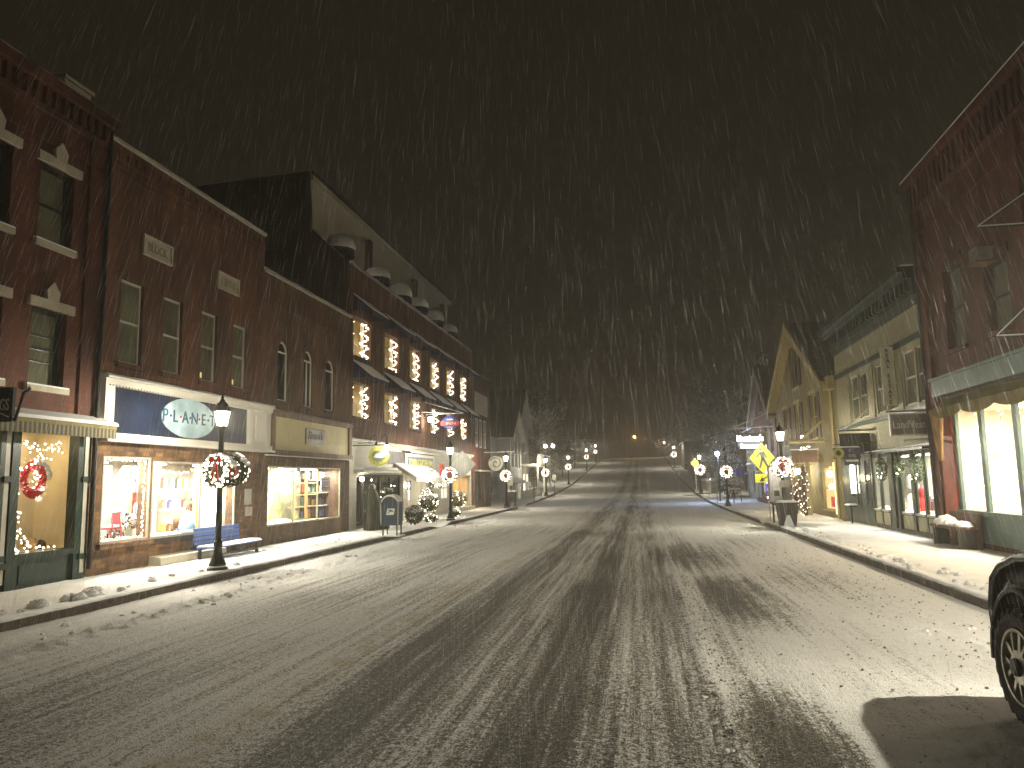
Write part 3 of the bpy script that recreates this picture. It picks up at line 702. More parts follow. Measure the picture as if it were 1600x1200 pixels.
def building_b():
    S = LS; y0, y1 = 13.06, 19.62
    t = thing('brick_store_building', (XL, 16.3, 0.1), 'brown brick building with two carved stone tablets above four sash windows', 'building')
    W4 = [(13.68, 14.4, 4.36, 6.13), (15.12, 15.82, 4.36, 6.1), (16.6, 17.3, 4.36, 6.1), (18.06, 18.76, 4.37, 6.07)]
    D = [(13.4, 14.88, .72, 2.44), (14.95, 18.4, .7, 2.38)]
    wall(S, y0, y1, 2.72, 8.93, W4, BR_B, t)
    wall(S, y0, y1, 0, 2.7195, D, BR_M, t, name='ground_floor_wall', roof=False)
    for i, (a, b, c, d) in enumerate(W4):
        f = win(S, a, b, c, d, t, M_TRIM, M_PANE, rev=0.12, fw=0.055)
        sill(S, a, b, c, t, BR_B, snow=False); S.box(MB(), a - 0.1, b + 0.1, d, d + 0.14, -0.02, 0.012).build('lintel', BR_C, t)
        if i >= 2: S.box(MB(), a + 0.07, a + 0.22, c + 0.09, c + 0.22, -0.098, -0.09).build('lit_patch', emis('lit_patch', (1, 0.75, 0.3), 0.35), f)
    c = MB(); S.box(c, y0 + 0.02, y1, 8.93, 9.0, -0.35, 0.06); c.build('coping', M_TRIM, t)
    c = MB()
    for k in range(3): S.box(c, y0 + 0.02, y1 - 0.02, 8.3 + 0.12 * k, 8.36 + 0.12 * k, 0.0, 0.015 + 0.012 * k)
    for i in range(22):
        yy = 13.4 + i * 0.28; S.box(c, yy, yy + 0.12, 8.66, 8.8, 0.001, 0.03)
    c.build('brick_corbel', BR_B, t)
    snowcap(MB(), S.X(-0.35), S.X(0.07), y0, y1, 9.003, 0.05).build('roof_snow', M_SNOW, t)
    for (a, b, c_, d, s) in ((14.27, 15.3, 6.82, 7.28, 'BLOCK'), (17.22, 18.23, 6.82, 7.27, '1888')):
        o = MB(); S.box(o, a + .05, b - .05, c_ + .05, d - .05, 0, 0.02)
        for (p, q, r_, s_) in ((a, b, d - .05, d), (a, b, c_, c_ + .05), (a, a + .05, c_ + .05, d - .05), (b - .05, b, c_ + .05, d - .05)): S.box(o, p, q, r_, s_, 0, 0.055)
        o = o.build('stone_tablet', M_STONE, t); text(s, S.P((a + b) / 2, (c_ + d) / 2, 0.022), 'L', 0.66, 0.2, mat('carved_letter', (0.22, 0.2, 0.15), 0.9), o, ext=0.006)
    # fascia sign
    f = MB()
    S.box(f, 13.2, 20.07, 3.86, 3.98, 0.002, 0.14); S.box(f, 13.2, 20.07, 3.98, 4.03, 0.0, 0.2); S.box(f, 13.2, 13.47, 2.78, 3.86, 0.002, 0.14)
    S.box(f, 18.76, 18.95, 2.9, 3.86, 0.002, 0.14); S.box(f, 13.47, 20.07, 2.78, 2.9, 0.002, 0.14); S.box(f, 13.2, 20.07, 2.72, 2.78, 0.0, 0.24)
    S.box(f, 18.95, 20.07, 2.9, 3.86, 0.002, 0.08); S.box(f, 19.2, 19.85, 3.05, 3.7, 0.08, 0.1)
    for i in range(70):
        yy = 13.3 + i * 0.096; S.box(f, yy, yy + 0.05, 3.83, 3.858, 0.002, 0.165)
    fs = thing('fascia_sign', S.P(16.5, 2.75, 0), 'long navy shop sign in a white frame with a pale blue oval reading PLANET', 'sign')
    f.build('sign_frame', M_WHITE, fs)
    S.box(MB(), 13.47, 18.76, 2.9, 3.86, 0.002, 0.06).build('sign_panel', M_NAVY, fs)
    snowcap(MB(), S.X(0.0), S.X(0.21), 13.15, 20.1, 4.033, 0.035).build('snow_cover', M_SNOW, fs)
    ov = MB(); yc, zc = 16.13, 3.385; n = 36
    pts = [S.P(yc + 1.05 * math.cos(2 * math.pi * i / n), zc + 0.46 * math.sin(2 * math.pi * i / n), 0.062) for i in range(n)]
    ov.prism(pts, (0.025, 0, 0))
    m = mat('pale_blue_map', (0.34, 0.47, 0.52), 0.5, var=0.35, scale=2.2)
    o = ov.build('oval_plate', m, fs)
    lm = mat('navy_letter', (0.03, 0.07, 0.12), 0.4); lr = mat('red_dot', (0.6, 0.03, 0.03), 0.5)
    for i, ch in enumerate('PLANET'):
        text(ch, S.P(15.2 + i * 0.372, 3.40, 0.09), 'L', None, 0.27 if ch != 'P' else 0.29, lm, o, bold=0.008)
        if i < 5: MB().ball(S.P(15.2 + i * 0.372 + 0.186, 3.40, 0.093), 0.03, 6, 4).build('dot', lr if i % 2 else lm, o)
    # display windows
    room(S, 13.2, 19.5, .70, 2.46, 1.9, mat('store_back_wall', (.42, .38, .30), .8, var=.25), t)
    bars(S, [], [], 13.4, 14.88, .72, 2.44, t, M_TRIM, 0.04, -0.03, 0.01); bars(S, [16.8], [], 14.95, 18.4, .7, 2.38, t, M_TRIM, 0.045, -0.05, -0.01)
    S.box(MB(), 13.3, 14.92, .62, .718, -0.1, 0.12).build('sill', BR_M, t); S.box(MB(), 14.93, 18.5, .62, .698, -0.1, 0.05).build('sill', M_DARK, t)
    pane(S, 13.44, 14.84, .76, 2.4, -0.015, t); pane(S, 14.99, 16.78, .74, 2.34, -0.03, t); pane(S, 16.83, 18.36, .74, 2.34, -0.03, t)
    light('window_light', 'AREA', S.P(14.4, 2.4, -0.6), 110, (1, 0.93, 0.80), 0.6, 1.2, parent=t)
    light('window_light', 'AREA', S.P(16.4, 2.34, -0.6), 105, (1, 0.93, 0.80), 0.6, 1.2, parent=t)
    light('window_light', 'AREA', S.P(18.3, 2.34, -0.6), 210, (1, 0.95, 0.84), 0.6, 1.2, parent=t)
    mb = MB()
    for y in (13.5, 15.5, 17.6): S.box(mb, y, y + 0.9, 2.325, 2.36, -0.75, -0.66)
    mb.build('tube_lamp', M_TUBE, t)
    S.comp = True
    per = [S.P(13.45, 2.38, -0.1), S.P(14.82, 2.38, -0.1), S.P(14.82, .78, -0.1), S.P(13.45, .78, -0.1), S.P(13.45, 2.38, -0.1)]
    string_lights(per, 120, 'string lights framing all four edges of the toy shop window with the zebras', jit=0.02, r=0.017, seed=11)
    string_lights([S.P(15.0, .78, -0.16), S.P(16.7, .78, -0.16)], 22, 'row of sill lights under the toy bear', jit=0.02, r=0.018, seed=12)
    string_lights([S.P(15.05, 2.2, -0.4), S.P(15.9, 2.12, -0.4), S.P(16.6, 2.22, -0.4)], 18, 'swag of lights across the top of the toy bear window', jit=0.03, r=0.02, seed=13)
    zm = striped_plush()
    for i, (y, w, z, k, l) in enumerate(((13.85, -.6, .75, 1.05, 'striped plush zebra at the left of the toy window, lying behind the pink chair'), (14.25, -.8, .9, 1.15, 'larger striped plush zebra with tall ears on a raised block in the toy window'))):
        one(plush(MB(), S.P(y, z, w), k), 'plush_zebra', zm, l, 'toy', 'plush zebras in the toy window', True)
    one(MB().box(*(lambda a, b: (a.x, b.x, a.y, b.y, a.z, b.z))(S.P(14.0, .72, -1.05), S.P(14.6, .9, -.55))), 'display_block', M_WHITE, 'white display block under the larger plush zebra', 'block')
    one(plush(MB(), S.P(13.95, 1.15, -1.0), .9), 'plush_unicorn', M_SNOW, 'white plush animal at the back of the toy window between the zebras', 'toy', None, True)
    one(plush(MB(), S.P(16.1, .72, -.75), 1.35), 'plush_bear', mat('bear_brown', (0.16, 0.09, 0.05), 0.9), 'brown plush bear standing in the middle toy window', 'toy', None, True)
    mb = MB(); mb.ball(S.P(16.3, 1.0, -.5), 0.19, 9, 6, (0.8, 0.9, 1.25)); mb.lathe([(0.17, 0), (0.2, .1), (0.15, .35)], S.P(16.3, .72, -.5), 10)
    one(mb, 'blue_bag', mat('sky_blue', (0.25, 0.45, 0.6), 0.6), 'pale blue sack beside the brown plush bear', 'bag', None, True)
    mb = MB(); mb.tube([S.P(13.7, .74, -.35), S.P(13.8, 1.25, -.4)], .02, 5); mb.tube([S.P(14.05, .74, -.35), S.P(13.95, 1.25, -.4)], .02, 5); S.box(mb, 13.72, 14.02, .95, 1.0, -.55, -.3); S.box(mb, 13.76, 14.0, 1.05, 1.3, -.42, -.39)
    one(mb, 'toy_chair', mat('pink_paint', (0.6, 0.12, 0.16), 0.5), 'small pink slatted chair low in the left toy window', 'chair')
    mb = MB(); rnd = random.Random(5)
    for i in range(34):
        a = rnd.uniform(0, 6.28); r = rnd.uniform(.15, .42); c = S.P(14.3, 2.15, -.6)
        mb.tube([c, c + Vector((r * .4 * math.cos(a), r * .6 * math.sin(a), .12)), c + Vector((r * .8 * math.cos(a), r * math.sin(a), -.1)), c + Vector((r * math.cos(a), r * 1.15 * math.sin(a), -.45))], .012, 4, .004)
    one(mb, 'tinsel_spray', M_SNOW, 'drooping silver tinsel palm hanging in the left toy window', 'decoration')
    mb = MB(); S.box(mb, 14.45, 14.75, .75, 2.0, -1.2, -1.1); one(mb, 'maroon_screen', mat('maroon', (0.2, 0.05, 0.03), 0.7), 'dark maroon door panel at the back right of the left toy window', 'panel')
    mb = MB(); S.box(mb, 13.46, 13.7, .75, 2.3, -1.2, -1.12); one(mb, 'mint_screen', mat('mint', (0.25, 0.5, 0.33), 0.7), 'mint green strip of wall at the far left of the toy window', 'panel')
    # shelves and goods
    for (yy, l) in ((15.15, 'left white shelf post'), (16.65, 'yellow shelf post')):
        mb = MB(); S.box(mb, yy, yy + .09, .72, 2.3, -.6, -.5); one(mb, 'shelf_post', M_WHITE if 'white' in l else mat('yellow_green', (0.6, 0.6, 0.2), 0.5), l + ' in the toy bear window', 'post')
    cols = [(0.5, 0.08, 0.06), (0.1, 0.12, 0.4), (0.65, 0.5, 0.08), (0.1, 0.35, 0.2), (0.55, 0.5, 0.42), (0.3, 0.16, 0.1), (0.12, 0.1, 0.1)]
    nm = ['red', 'blue', 'yellow', 'green', 'cream', 'brown', 'black']
    k = 0
    for (z, zz) in ((.72, 'on the floor'), (1.25, 'on the middle shelf'), (1.75, 'on the top shelf')):
        for i in range(5):
            y = 15.35 + i * .26; c = (i * 3 + int(z * 4)) % 7; h = .14 + .06 * ((i * 7 + k) % 4); mb = MB()
            S.box(mb, y, y + .17, z + .012, z + h, -1.4, -1.22); S.box(mb, y + .06, y + .1, z + h, z + h + .03, -1.36, -1.26)
            one(mb, 'gift_box', mat('box_' + nm[c], cols[c], 0.5), '%s gift box %s behind the plush bear, number %s from the left' % (nm[c], zz, ('one', 'two', 'three', 'four', 'five')[i]), 'box', 'gift boxes behind the plush bear'); k += 1
    for z in (1.25, 1.75):
        mb = MB(); S.box(mb, 15.25, 16.7, z - .02, z + .01, -1.5, -1.1); one(mb, 'wall_shelf', M_WHITE, '%s wall shelf carrying gift boxes in the toy bear window' % ('lower' if z < 1.5 else 'upper'), 'shelf')
    mb = MB(); mb.lathe([(.28, 0), (.3, .05), (.3, .7), (.26, .75)], S.P(17.3, .72, -1.0), 12); one(mb, 'white_pedestal', M_SNOW, 'white round pedestal glowing in the rightmost toy shop pane', 'pedestal', None, True)
    S.comp = False
    st = MB(); st.prism([S.P(14.95, .1, 0.0), S.P(14.95, .34, 0.0), S.P(14.95, .30, .28), S.P(14.95, .1, .3)], (0, 2.6, 0)); st.build('step_ledge', M_STONE, t)
    for i, (y, z, h) in enumerate(((18.85, 1.3, .42), (18.9, 1.0, .24))):
        mb = MB(); S.box(mb, y, y + .36, z, z + h, 0.002, 0.012); n = one(mb, 'paper_notice', M_TRIM, ('larger upper' if i == 0 else 'smaller lower') + ' paper notice taped to the brick right of the toy shop window', 'notice', 'notices on the brick pier')
building_b()

def bench():
    t = thing('blue_bench', (-10.0, 17.2, SWZ), 'blue slatted bench under the toy shop window with snow along its seat', 'bench')
    blue = mat('blue_paint', (0.06, 0.12, 0.33), 0.5, var=0.15)
    mb = MB()
    for k in range(4): mb.box(-10.24 - .01 * k, -10.21 - .01 * k, 16.2, 18.15, .46 + k * .1, .54 + k * .1)
    mb.build('backrest', blue, t)
    mb = MB()
    for k in range(3): mb.box(-10.18 + k * .15, -10.05 + k * .15, 16.2, 18.35, .38, .42)
    mb.build('seat', blue, t)
    for y in (16.3, 18.15):
        for x in (-10.2, -9.78): MB().box(x, x + .06, y, y + .06, .1, .38).build('leg', M_DARK, t)
    MB().box(-9.74, -9.71, 16.36, 18.15, .2, .25).build('stretcher', M_DARK, t)
    snowcap(MB(), -10.18, -9.73, 16.2, 18.4, .422, .05).build('snow_cover', M_SNOW, t)
bench()

def building_c():
    S = LS; y0, y1 = 19.64, 26.18
    t = thing('arched_window_building', (XL, 23, 0.1), 'two-storey brick building with three narrow arched windows above a pale yellow sign board', 'building')
    A = [(20.56, 21.22, 4.28, 6.08, 'arch'), (22.3, 22.96, 4.26, 6.08, 'arch'), (23.98, 24.72, 4.29, 6.04, 'arch')]
    D = [(20.12, 25.42, .64, 2.36)]
    wall(S, y0, y1, 2.6, 7.92, A, BR_C, t); wall(S, y0, y1, 0, 2.5995, D, brick('brick_grime', (0.27, 0.18, 0.11), (0.13, 0.08, 0.05), (0.2, 0.16, 0.11)), t, name='ground_floor_wall', roof=False)
    for i, (a, b, c, d, _) in enumerate(A):
        win(S, a, b, c, d, t, M_WHITE, M_PANED, rev=0.1, fw=0.05, arch=True, sash=False, vert=1 if i == 1 else 0)
        yc = (a + b) / 2; zc = d - (b - a) / 2; mb = MB()
        for k in range(12):
            t0, t1 = math.pi * k / 12, math.pi * (k + 1) / 12; r0, r1 = (b - a) / 2 + .06, (b - a) / 2 + .22
            P = lambda r, q: S.P(yc + r * math.cos(q), zc + r * math.sin(q), 0.001)
            mb.prism([P(r0, t0), P(r1, t0), P(r1, t1), P(r0, t1)], (0.035, 0, 0))
        mb.build('brick_arch', BR_C, t); sill(S, a, b, c, t, BR_C, snow=False, out=.05)
    S.box(MB(), y0 + .02, y1, 7.92, 8.0, -.3, .07).build('coping', M_TRIM, t)
    snowcap(MB(), S.X(-.3), S.X(.08), y0, y1, 8.003, .06).build('roof_snow', M_SNOW, t)
    mb = MB()
    for k in range(3): S.box(mb, y0 + .02, y1 - .02, 6.9 + .11 * k, 6.96 + .11 * k, 0, .015 + .01 * k)
    mb.build('brick_corbel', BR_C, t)
    f = thing('yellow_sign_board', S.P(23.1, 2.65, 0), 'pale yellow shop board framed in brown with a small grey sign reading Simon\'s', 'sign')
    mb = MB(); S.box(mb, 20.09, 26.12, 3.79, 3.96, .002, .16); S.box(mb, 20.09, 26.12, 2.66, 2.82, .002, .16); S.box(mb, 20.09, 20.29, 2.82, 3.79, .002, .12); S.box(mb, 25.88, 26.12, 2.82, 3.79, .002, .12)
    mb.build('sign_frame', M_BROWN, f)
    S.box(MB(), 20.29, 25.88, 2.82, 3.79, .002, .06).build('sign_panel', mat('pale_yellow', (0.50, 0.44, 0.22), 0.6, var=.06), f)
    snowcap(MB(), S.X(0), S.X(.17), 20.09, 26.12, 3.963, .03).build('snow_cover', M_SNOW, f)
    snowcap(MB(), S.X(.1), S.X(.22), 19.7, 26.14, 2.64, .03).build('snow_cover', M_SNOW, f)
    mb = MB(); S.box(mb, 22.36, 23.76, 3.07, 3.58, .062, .085); p = mb.build('name_plate', mat('dark_plate', (0.12, 0.11, 0.10), 0.5), f)
    S.box(MB(), 22.4, 23.72, 3.1, 3.55, .086, .092).build('plate_face', mat('grey_plate', (0.30, 0.27, 0.24), 0.5), p)
    text("Simon's", S.P(23.08, 3.38, .094), 'L', 1.12, .28, mat('ink', (0.02, 0.02, 0.025), 0.4), p, bold=.015, shear=.25)
    S.box(MB(), 22.75, 23.6, 3.15, 3.2, .092, .096).build('underline', mat('pale_ink', (0.45, 0.42, 0.36), 0.5), p)
    room(S, 20.0, 26.1, .62, 2.38, 1.5, mat('store_wall', (0.7, 0.68, 0.48), .8), t)
    bars(S, [21.78, 23.56], [], 20.12, 25.42, .64, 2.36, t, M_TRIM, .05, -.06, -.02)
    for a, b in ((20.16, 21.76), (21.8, 23.54), (23.58, 25.38)): pane(S, a, b, .68, 2.32, -.04, t)
    light('window_light', 'AREA', S.P(21.5, 2.3, -.6), 80, (0.95, 1, 0.9), .6, 1.2, parent=t)
    light('window_light', 'AREA', S.P(23.5, 2.3, -.6), 72, (1, .95, .75), .6, 1.2, parent=t)
    light('window_light', 'AREA', S.P(25.3, 2.3, -.6), 100, (1, .97, .85), .6, 1.2, parent=t)
    mb = MB()
    for y in (20.4, 22.3, 23.9): S.box(mb, y, y + 1.1, 2.29, 2.33, -.8, -.7)
    mb.build('tube_lamp', M_TUBE, t)
    S.comp = True
    la = MB(); la.tube([S.P(20.25, .68, -.5), S.P(20.5, 1.72, -.7)], .03, 6); la.tube([S.P(21.0, .68, -.5), S.P(20.75, 1.72, -.7)], .03, 6)
    for k in range(4): z = .85 + k * .24; la.tube([S.P(20.32 + .05 * k, z, -.52 - .04 * k), S.P(20.95 - .05 * k, z, -.52 - .04 * k)], .02, 5)
    one(la, 'step_ladder', mat('yellow_wood', (0.7, 0.48, 0.15), .5), 'yellow wooden ladder at the left inside the window below the yellow sign board', 'ladder')
    mb = MB(); mb.ball(S.P(20.9, .66, -.4), .45, 10, 5, (.6, 1.4, .28), .1, True); one(mb, 'snow_blanket', M_SNOW, 'white cotton snow blanket at the foot of the yellow ladder', 'decoration', None, True)
    g = MB(); rnd = random.Random(21)
    for i in range(260):
        c = S.P(rnd.uniform(20.2, 21.7), rnd.uniform(1.85, 2.3), rnd.uniform(-.7, -.3)); d = Vector((rnd.uniform(-1, 1), rnd.uniform(-1, 1), rnd.uniform(-1, .4))).normalized() * .1
        g.tube([c, c + d], .012, 3, .003)
    one(g, 'frosted_garland', mat('frosted_green', (0.35, 0.42, 0.36), .7), 'frosted evergreen garland across the top of the ladder window', 'garland')
    for i, yy in enumerate((21.85, 22.7)):
        mb = MB(); S.box(mb, yy, yy + .05, .66, 2.3, -.9, -.85); S.box(mb, yy + .75, yy + .8, .66, 2.3, -.9, -.85)
        for z in (1.05, 1.45, 1.85): S.box(mb, yy + .05, yy + .75, z, z + .03, -1.1, -.82)
        one(mb, 'display_rack', M_WOOD, ('left' if i == 0 else 'right') + ' timber display rack in the middle pane under the yellow sign board', 'rack')
    mb = MB(); S.box(mb, 23.62, 25.3, 1.05, 1.08, -1.1, -.7); S.box(mb, 23.62, 25.3, 1.5, 1.53, -1.1, -.7); S.box(mb, 23.62, 25.3, 1.95, 1.98, -1.1, -.7); one(mb, 'glass_shelving', M_TRIM, 'pale shelving across the right pane under the yellow sign board', 'shelving')
    k = 0
    zn = ('bottom', 'second', 'third', 'top')
    for j, z in enumerate((.68, 1.09, 1.54, 1.99)):
        for i in range(9):
            y = 21.95 + i * .38
            if 23.45 < y < 23.6: y += .15
            c = rnd.randrange(7); h = rnd.uniform(.18, .3); mb = MB(); wdt = rnd.uniform(.16, .28); b = -.9 if y > 23.5 else -1.0
            S.box(mb, y, y + wdt, z, z + h, b, b + .03); S.box(mb, y + .03, y + wdt - .03, z + .03, z + h - .03, b + .03, b + .04)
            one(mb, 'picture_frame', mat('frame_' + nmc[c], colc[c], .5), '%s framed picture on the %s shelf of the window under the yellow sign, %s along' % (nmc[c], zn[j], ordn[i]), 'picture', 'framed pictures on the shelves'); k += 1
    mb = MB(); S.box(mb, 23.75, 24.5, 1.6, 2.05, -.35, -.33); n = thing('blue_poster', S.P(24.1, 1.6, -.35), 'white poster with blue lettering hung in the right pane under the yellow sign', 'poster')
    mb.build('sheet', M_WHITE, n)
    for r in range(4): S.box(MB(), 23.82, 24.42 - .08 * (r % 2), 1.68 + r * .09, 1.71 + r * .09, -.328, -.325).build('text_line', mat('blue_ink', (.05, .08, .45), .5), n)
    S.comp = False
colc = [(0.5, 0.12, 0.06), (0.1, 0.12, 0.3), (0.65, 0.5, 0.12), (0.15, 0.25, 0.2), (0.6, 0.55, 0.42), (0.35, 0.18, 0.09), (0.12, 0.1, 0.1)]
nmc = ['rust', 'navy', 'gold', 'sage', 'ivory', 'walnut', 'ebony']
ordn = ['first', 'second', 'third', 'fourth', 'fifth', 'sixth', 'seventh', 'eighth', 'ninth', 'tenth', 'eleventh', 'twelfth']
building_c()

def opening_awning(S, y0, y1, zt, parent, out=.75, drop=.62):
    mb = MB(); a, b = y0 - .04, y1 + .1
    mb.prism([S.P(a, zt, .01), S.P(a, zt - drop, out), S.P(a, zt - drop - .16, out), S.P(a, zt - drop - .16, out - .02), S.P(a, zt - drop - .03, out - .03), S.P(a, zt - .04, .01)], (0, b - a, 0))
    for y in (a, b - .01): mb.prism([S.P(y, zt - .03, .01), S.P(y, zt - drop - .02, out - .02), S.P(y, zt - drop - .02, .01)], (0, .01, 0))
    o = mb.build('awning', M_NAVYC, parent)
    s = MB(); s.prism([S.P(a, zt + .004, .01), S.P(a, zt + .05, .01), S.P(a, zt - drop + .05, out), S.P(a, zt - drop + .004, out)], (0, b - a, 0)); s.build('snow_cover', M_SNOW, o)

def wreath_shrub(c, r, h, label, group=None, lights=30, name='potted_shrub', seed=1, urn=True):
    rnd = random.Random(seed); c = Vector(c)
    t = thing(name, c, label, 'shrub', group)
    z0 = 0
    if urn:
        MB().lathe([(.10, 0), (.14, .03), (.07, .08), (.06, .16), (.14, .24), (.2, .42), (.22, .45), (.17, .46)], c, 12).build('urn', M_WHITE, t, True); z0 = .4
    g = MB(); s = MB()
    for i in range(int(520 * r / .3)):
        d = Vector((rnd.gauss(0, 1), rnd.gauss(0, 1), rnd.gauss(0, 1))).normalized(); q = rnd.uniform(.45, 1) ** .5
        p = c + Vector((d.x * r * q, d.y * r * q, z0 + h / 2 + d.z * h / 2 * q)); u = Vector((rnd.uniform(-1, 1), rnd.uniform(-1, 1), rnd.uniform(-.4, 1))).normalized() * .08; v = u.orthogonal().normalized() * .022
        (s if (d.z > .25 and rnd.random() < .5) else g).add([p - u - v, p - u + v, p + u], [(0, 1, 2)])
    g.build('foliage', M_GREEN, t); s.build('snow_cover', M_SNOW, t)
    b = MB()
    for i in range(lights):
        d = Vector((rnd.gauss(0, 1), rnd.gauss(0, 1), rnd.gauss(0, 1))).normalized(); b.ball(c + Vector((d.x * r, d.y * r, z0 + h / 2 + d.z * h / 2)), .018, 5, 3)
    if lights: b.build('bulb', M_BULB, t)['kind'] = 'stuff'
    return t

def building_inn():
    S = LS; y0, y1 = 26.2, 46.5
    t = thing('inn_building', (XL, 36, 0.1), 'large brick inn with two rows of lit openings under navy awnings and a roof terrace', 'building')
    U = [(26.48, 28.3), (29.97, 31.86), (33.46, 35.3), (36.9, 38.75), (40.15, 42.0), (43.4, 45.12)]
    ops = [(a, b, 6.6, 8.15) for a, b in U] + [(a, b, 4.3, 5.62) for a, b in U]
    G = [(26.9, 32.5, .12, 2.15), (33.2, 36.1, .12, 2.1), (38.9, 40.4, .9, 2.1), (41.5, 45.8, .35, 2.2)]
    wall(S, y0, y1, 3.42, 10.0, ops, BR_D, t, rev=.35, roof=False, back=6)
    wall(S, y0, y1, 0, 3.4195, G, mat('white_clapboard', (0.55, 0.52, 0.43), .6, var=.12, stretch=(1, .2, 8), bump=.3), t, name='ground_floor_wall', rev=.3, roof=False)
    S.box(MB(), y0, y1, 3.36, 3.46, .001, .1).build('cornice', M_TRIM, t)
    snowcap(MB(), S.X(.0), S.X(.1), y0, y1, 3.463, .02).build('snow_cover', M_SNOW, t)
    # gallery floors behind the openings
    room(S, 26.25, 45.4, 6.55, 8.4, 1.5, mat('gallery_yellow', (0.62, 0.52, 0.26), .8), t, rev=.352, name='upper_gallery')
    room(S, 26.25, 45.4, 4.25, 5.85, 1.5, mat('gallery_yellow', (0.62, 0.52, 0.26), .8), t, rev=.352, name='lower_gallery')
    for i, (a, b) in enumerate(U):
        for z, zt in ((6.6, 8.15), (4.3, 5.62)):
            light('gallery_light', 'AREA', S.P((a + b) / 2, zt + .15, -1.0), 9, (1, .80, .50), .8, 1.2, parent=t)
            opening_awning(S, a, b, zt + .75, t)
            S.box(MB(), a, b, z - .06, z, -.05, .06).build('sill', M_DARK, t)
            MB().lathe([(.07, 0), (.07, zt - z)], S.P(b - .18, z, -.3), 8).build('gallery_post', M_WHITE, t)
            r = MB(); S.box(r, a, b - .2, z + .62, z + .67, -.5, -.46)
            for k in range(12): yy = a + .05 + k * (b - a - .3) / 11; S.box(r, yy, yy + .03, z, z + .62, -.49, -.47)
            r.build('railing', M_TRIM, t)
    nn = ('first', 'second', 'third', 'fourth', 'fifth', 'sixth')
    for i, (a, b) in enumerate(U):
        for row, z, zt in (('upper', 6.6, 8.15), ('lower', 4.3, 5.62)):
            pts = []; turns = 3.6 if row == 'upper' else 3.2
            for k in range(60):
                f = k / 59; an = f * turns * 2 * math.pi + i
                pts.append(S.P(b - .18 + .17 * math.cos(an), z + .06 + (zt - z - .12) * f, -.2 + .13 * math.sin(an)))
            g = thing('lit_garland', S.P(b - .18, z, -.3), 'spiral of warm lights in the %s opening from the left, %s row of the inn' % (nn[i], row), 'garland', 'spiral garlands in the inn openings')
            gr = MB(); rnd = random.Random(i * 2 + (row == 'upper'))
            for p in pts[::1]:
                for q in range(5):
                    d = Vector((rnd.uniform(-1, 1), rnd.uniform(-1, 1), rnd.uniform(-1, 1))).normalized() * .06; v = d.orthogonal().normalized() * .015
                    gr.add([p - v, p + v, p + d], [(0, 1, 2)])
            gr.build('foliage', M_GREEN, g)
            bulbs_along(pts, 56, .035, .032, i + 31).build('bulb', M_BULB, g)['kind'] = 'stuff'
            if i < 6:
                string_lights([S.P(a + .04, z + .1, -.05), S.P(a + .04, zt - .05, -.05)], 9, 'string of lights down the near edge of the %s opening, %s row, inn' % (nn[i], row), 'edge lights in the inn openings', .03, .018, seed=i)
    # parapet, sloping shoulder and roof terrace
    p = MB(); S.box(p, y0, y1, 10.0, 10.06, -.35, .04); p.build('parapet_coping', M_TRIM, t)
    snowcap(MB(), S.X(-.35), S.X(.06), y0, y1, 10.063, .09, .25).build('parapet_snow', M_SNOW, t)
    sh = MB()
    pts = [(-10.52, 8.0), (-10.53, 10.12), (-10.75, 10.2), (-12.0, 11.43), (-12.12, 13.72), (-30, 12.9), (-30, 0), (-10.52, 0)]
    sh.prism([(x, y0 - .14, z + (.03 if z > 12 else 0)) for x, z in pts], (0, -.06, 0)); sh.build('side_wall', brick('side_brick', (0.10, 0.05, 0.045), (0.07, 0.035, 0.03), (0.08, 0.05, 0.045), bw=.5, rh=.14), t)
    MB().tube([(-30, y0 - .16, 12.95), (-12.1, y0 - .16, 13.77)], .02, 4).build('snow_cover', M_SNOW, t)
    MB().tube([(-12.0, y0 - .16, 11.45), (-10.75, y0 - .16, 10.24)], .02, 4).build('rake_snow', M_SNOW, t)
    MB().box(-16, -10.86, y0 + .06, y1, 9.6, 9.7).build('terrace_floor', M_WOOD, t)
    MB().box(-14.45, -14.3, y0 + .06, 47.6, 9.7, 13.2).build('terrace_wall', M_TRIM, t)
    rf = MB(); rf.prism([(-12.1, 26.08, 13.45), (-12.1, 26.08, 13.74), (-30, 26.08, 12.9), (-30, 26.08, 12.6), (-14.4, 26.08, 13.15)], (0, 21.5, 0)); r = rf.build('terrace_roof', mat('soffit', (0.5, 0.47, 0.38), .7, var=.1, stretch=(3, .1, 1)), t)
    MB().box(-12.1, -12.04, 26.08, 47.58, 13.42, 13.62).build('fascia', M_TRIM, r)
    MB().box(-12.1, -12.0, 26.08, 47.58, 13.622, 13.76).build('gutter', M_DARK, r)
    for y in (33.3, 40.6, 46.9): MB().box(-12.6, -12.35, y - .2, y + .2, 9.7, 13.3).build('terrace_post', M_DWOOD, t)
    light('terrace_light', 'AREA', (-13.3, 37, 12.9), 8, (1, .9, .7), 1.5, 18, parent=t)
    light('terrace_light', 'POINT', (-11.8, 29.2, 10.6), 3, (1, .85, .6), .1, parent=t)
    # ground floor: glazed porch, doorway, shop window
    room(S, 26.9, 32.5, .12, 2.15, 2.2, mat('porch_green_wall', (0.10, 0.11, 0.08), .7), t, rev=.3, name='porch_interior')
    bars(S, [28.0, 29.9, 31.2], [], 26.9, 32.5, .12, 2.15, t, M_DARK, .09, -.25, -.15)
    pane(S, 28.05, 32.4, .2, 2.1, -.2, t)
    light('porch_light', 'POINT', S.P(27.4, 2.0, -.05), 10, (1, .75, .4), .07, parent=t)
    light('porch_light', 'POINT', S.P(30.0, 1.9, -1.4), 6, (1, .9, .75), .07, parent=t)
    MB().ball(S.P(27.4, 1.98, .02), .09, 10, 6).build('globe_lamp', M_LBULB, t)
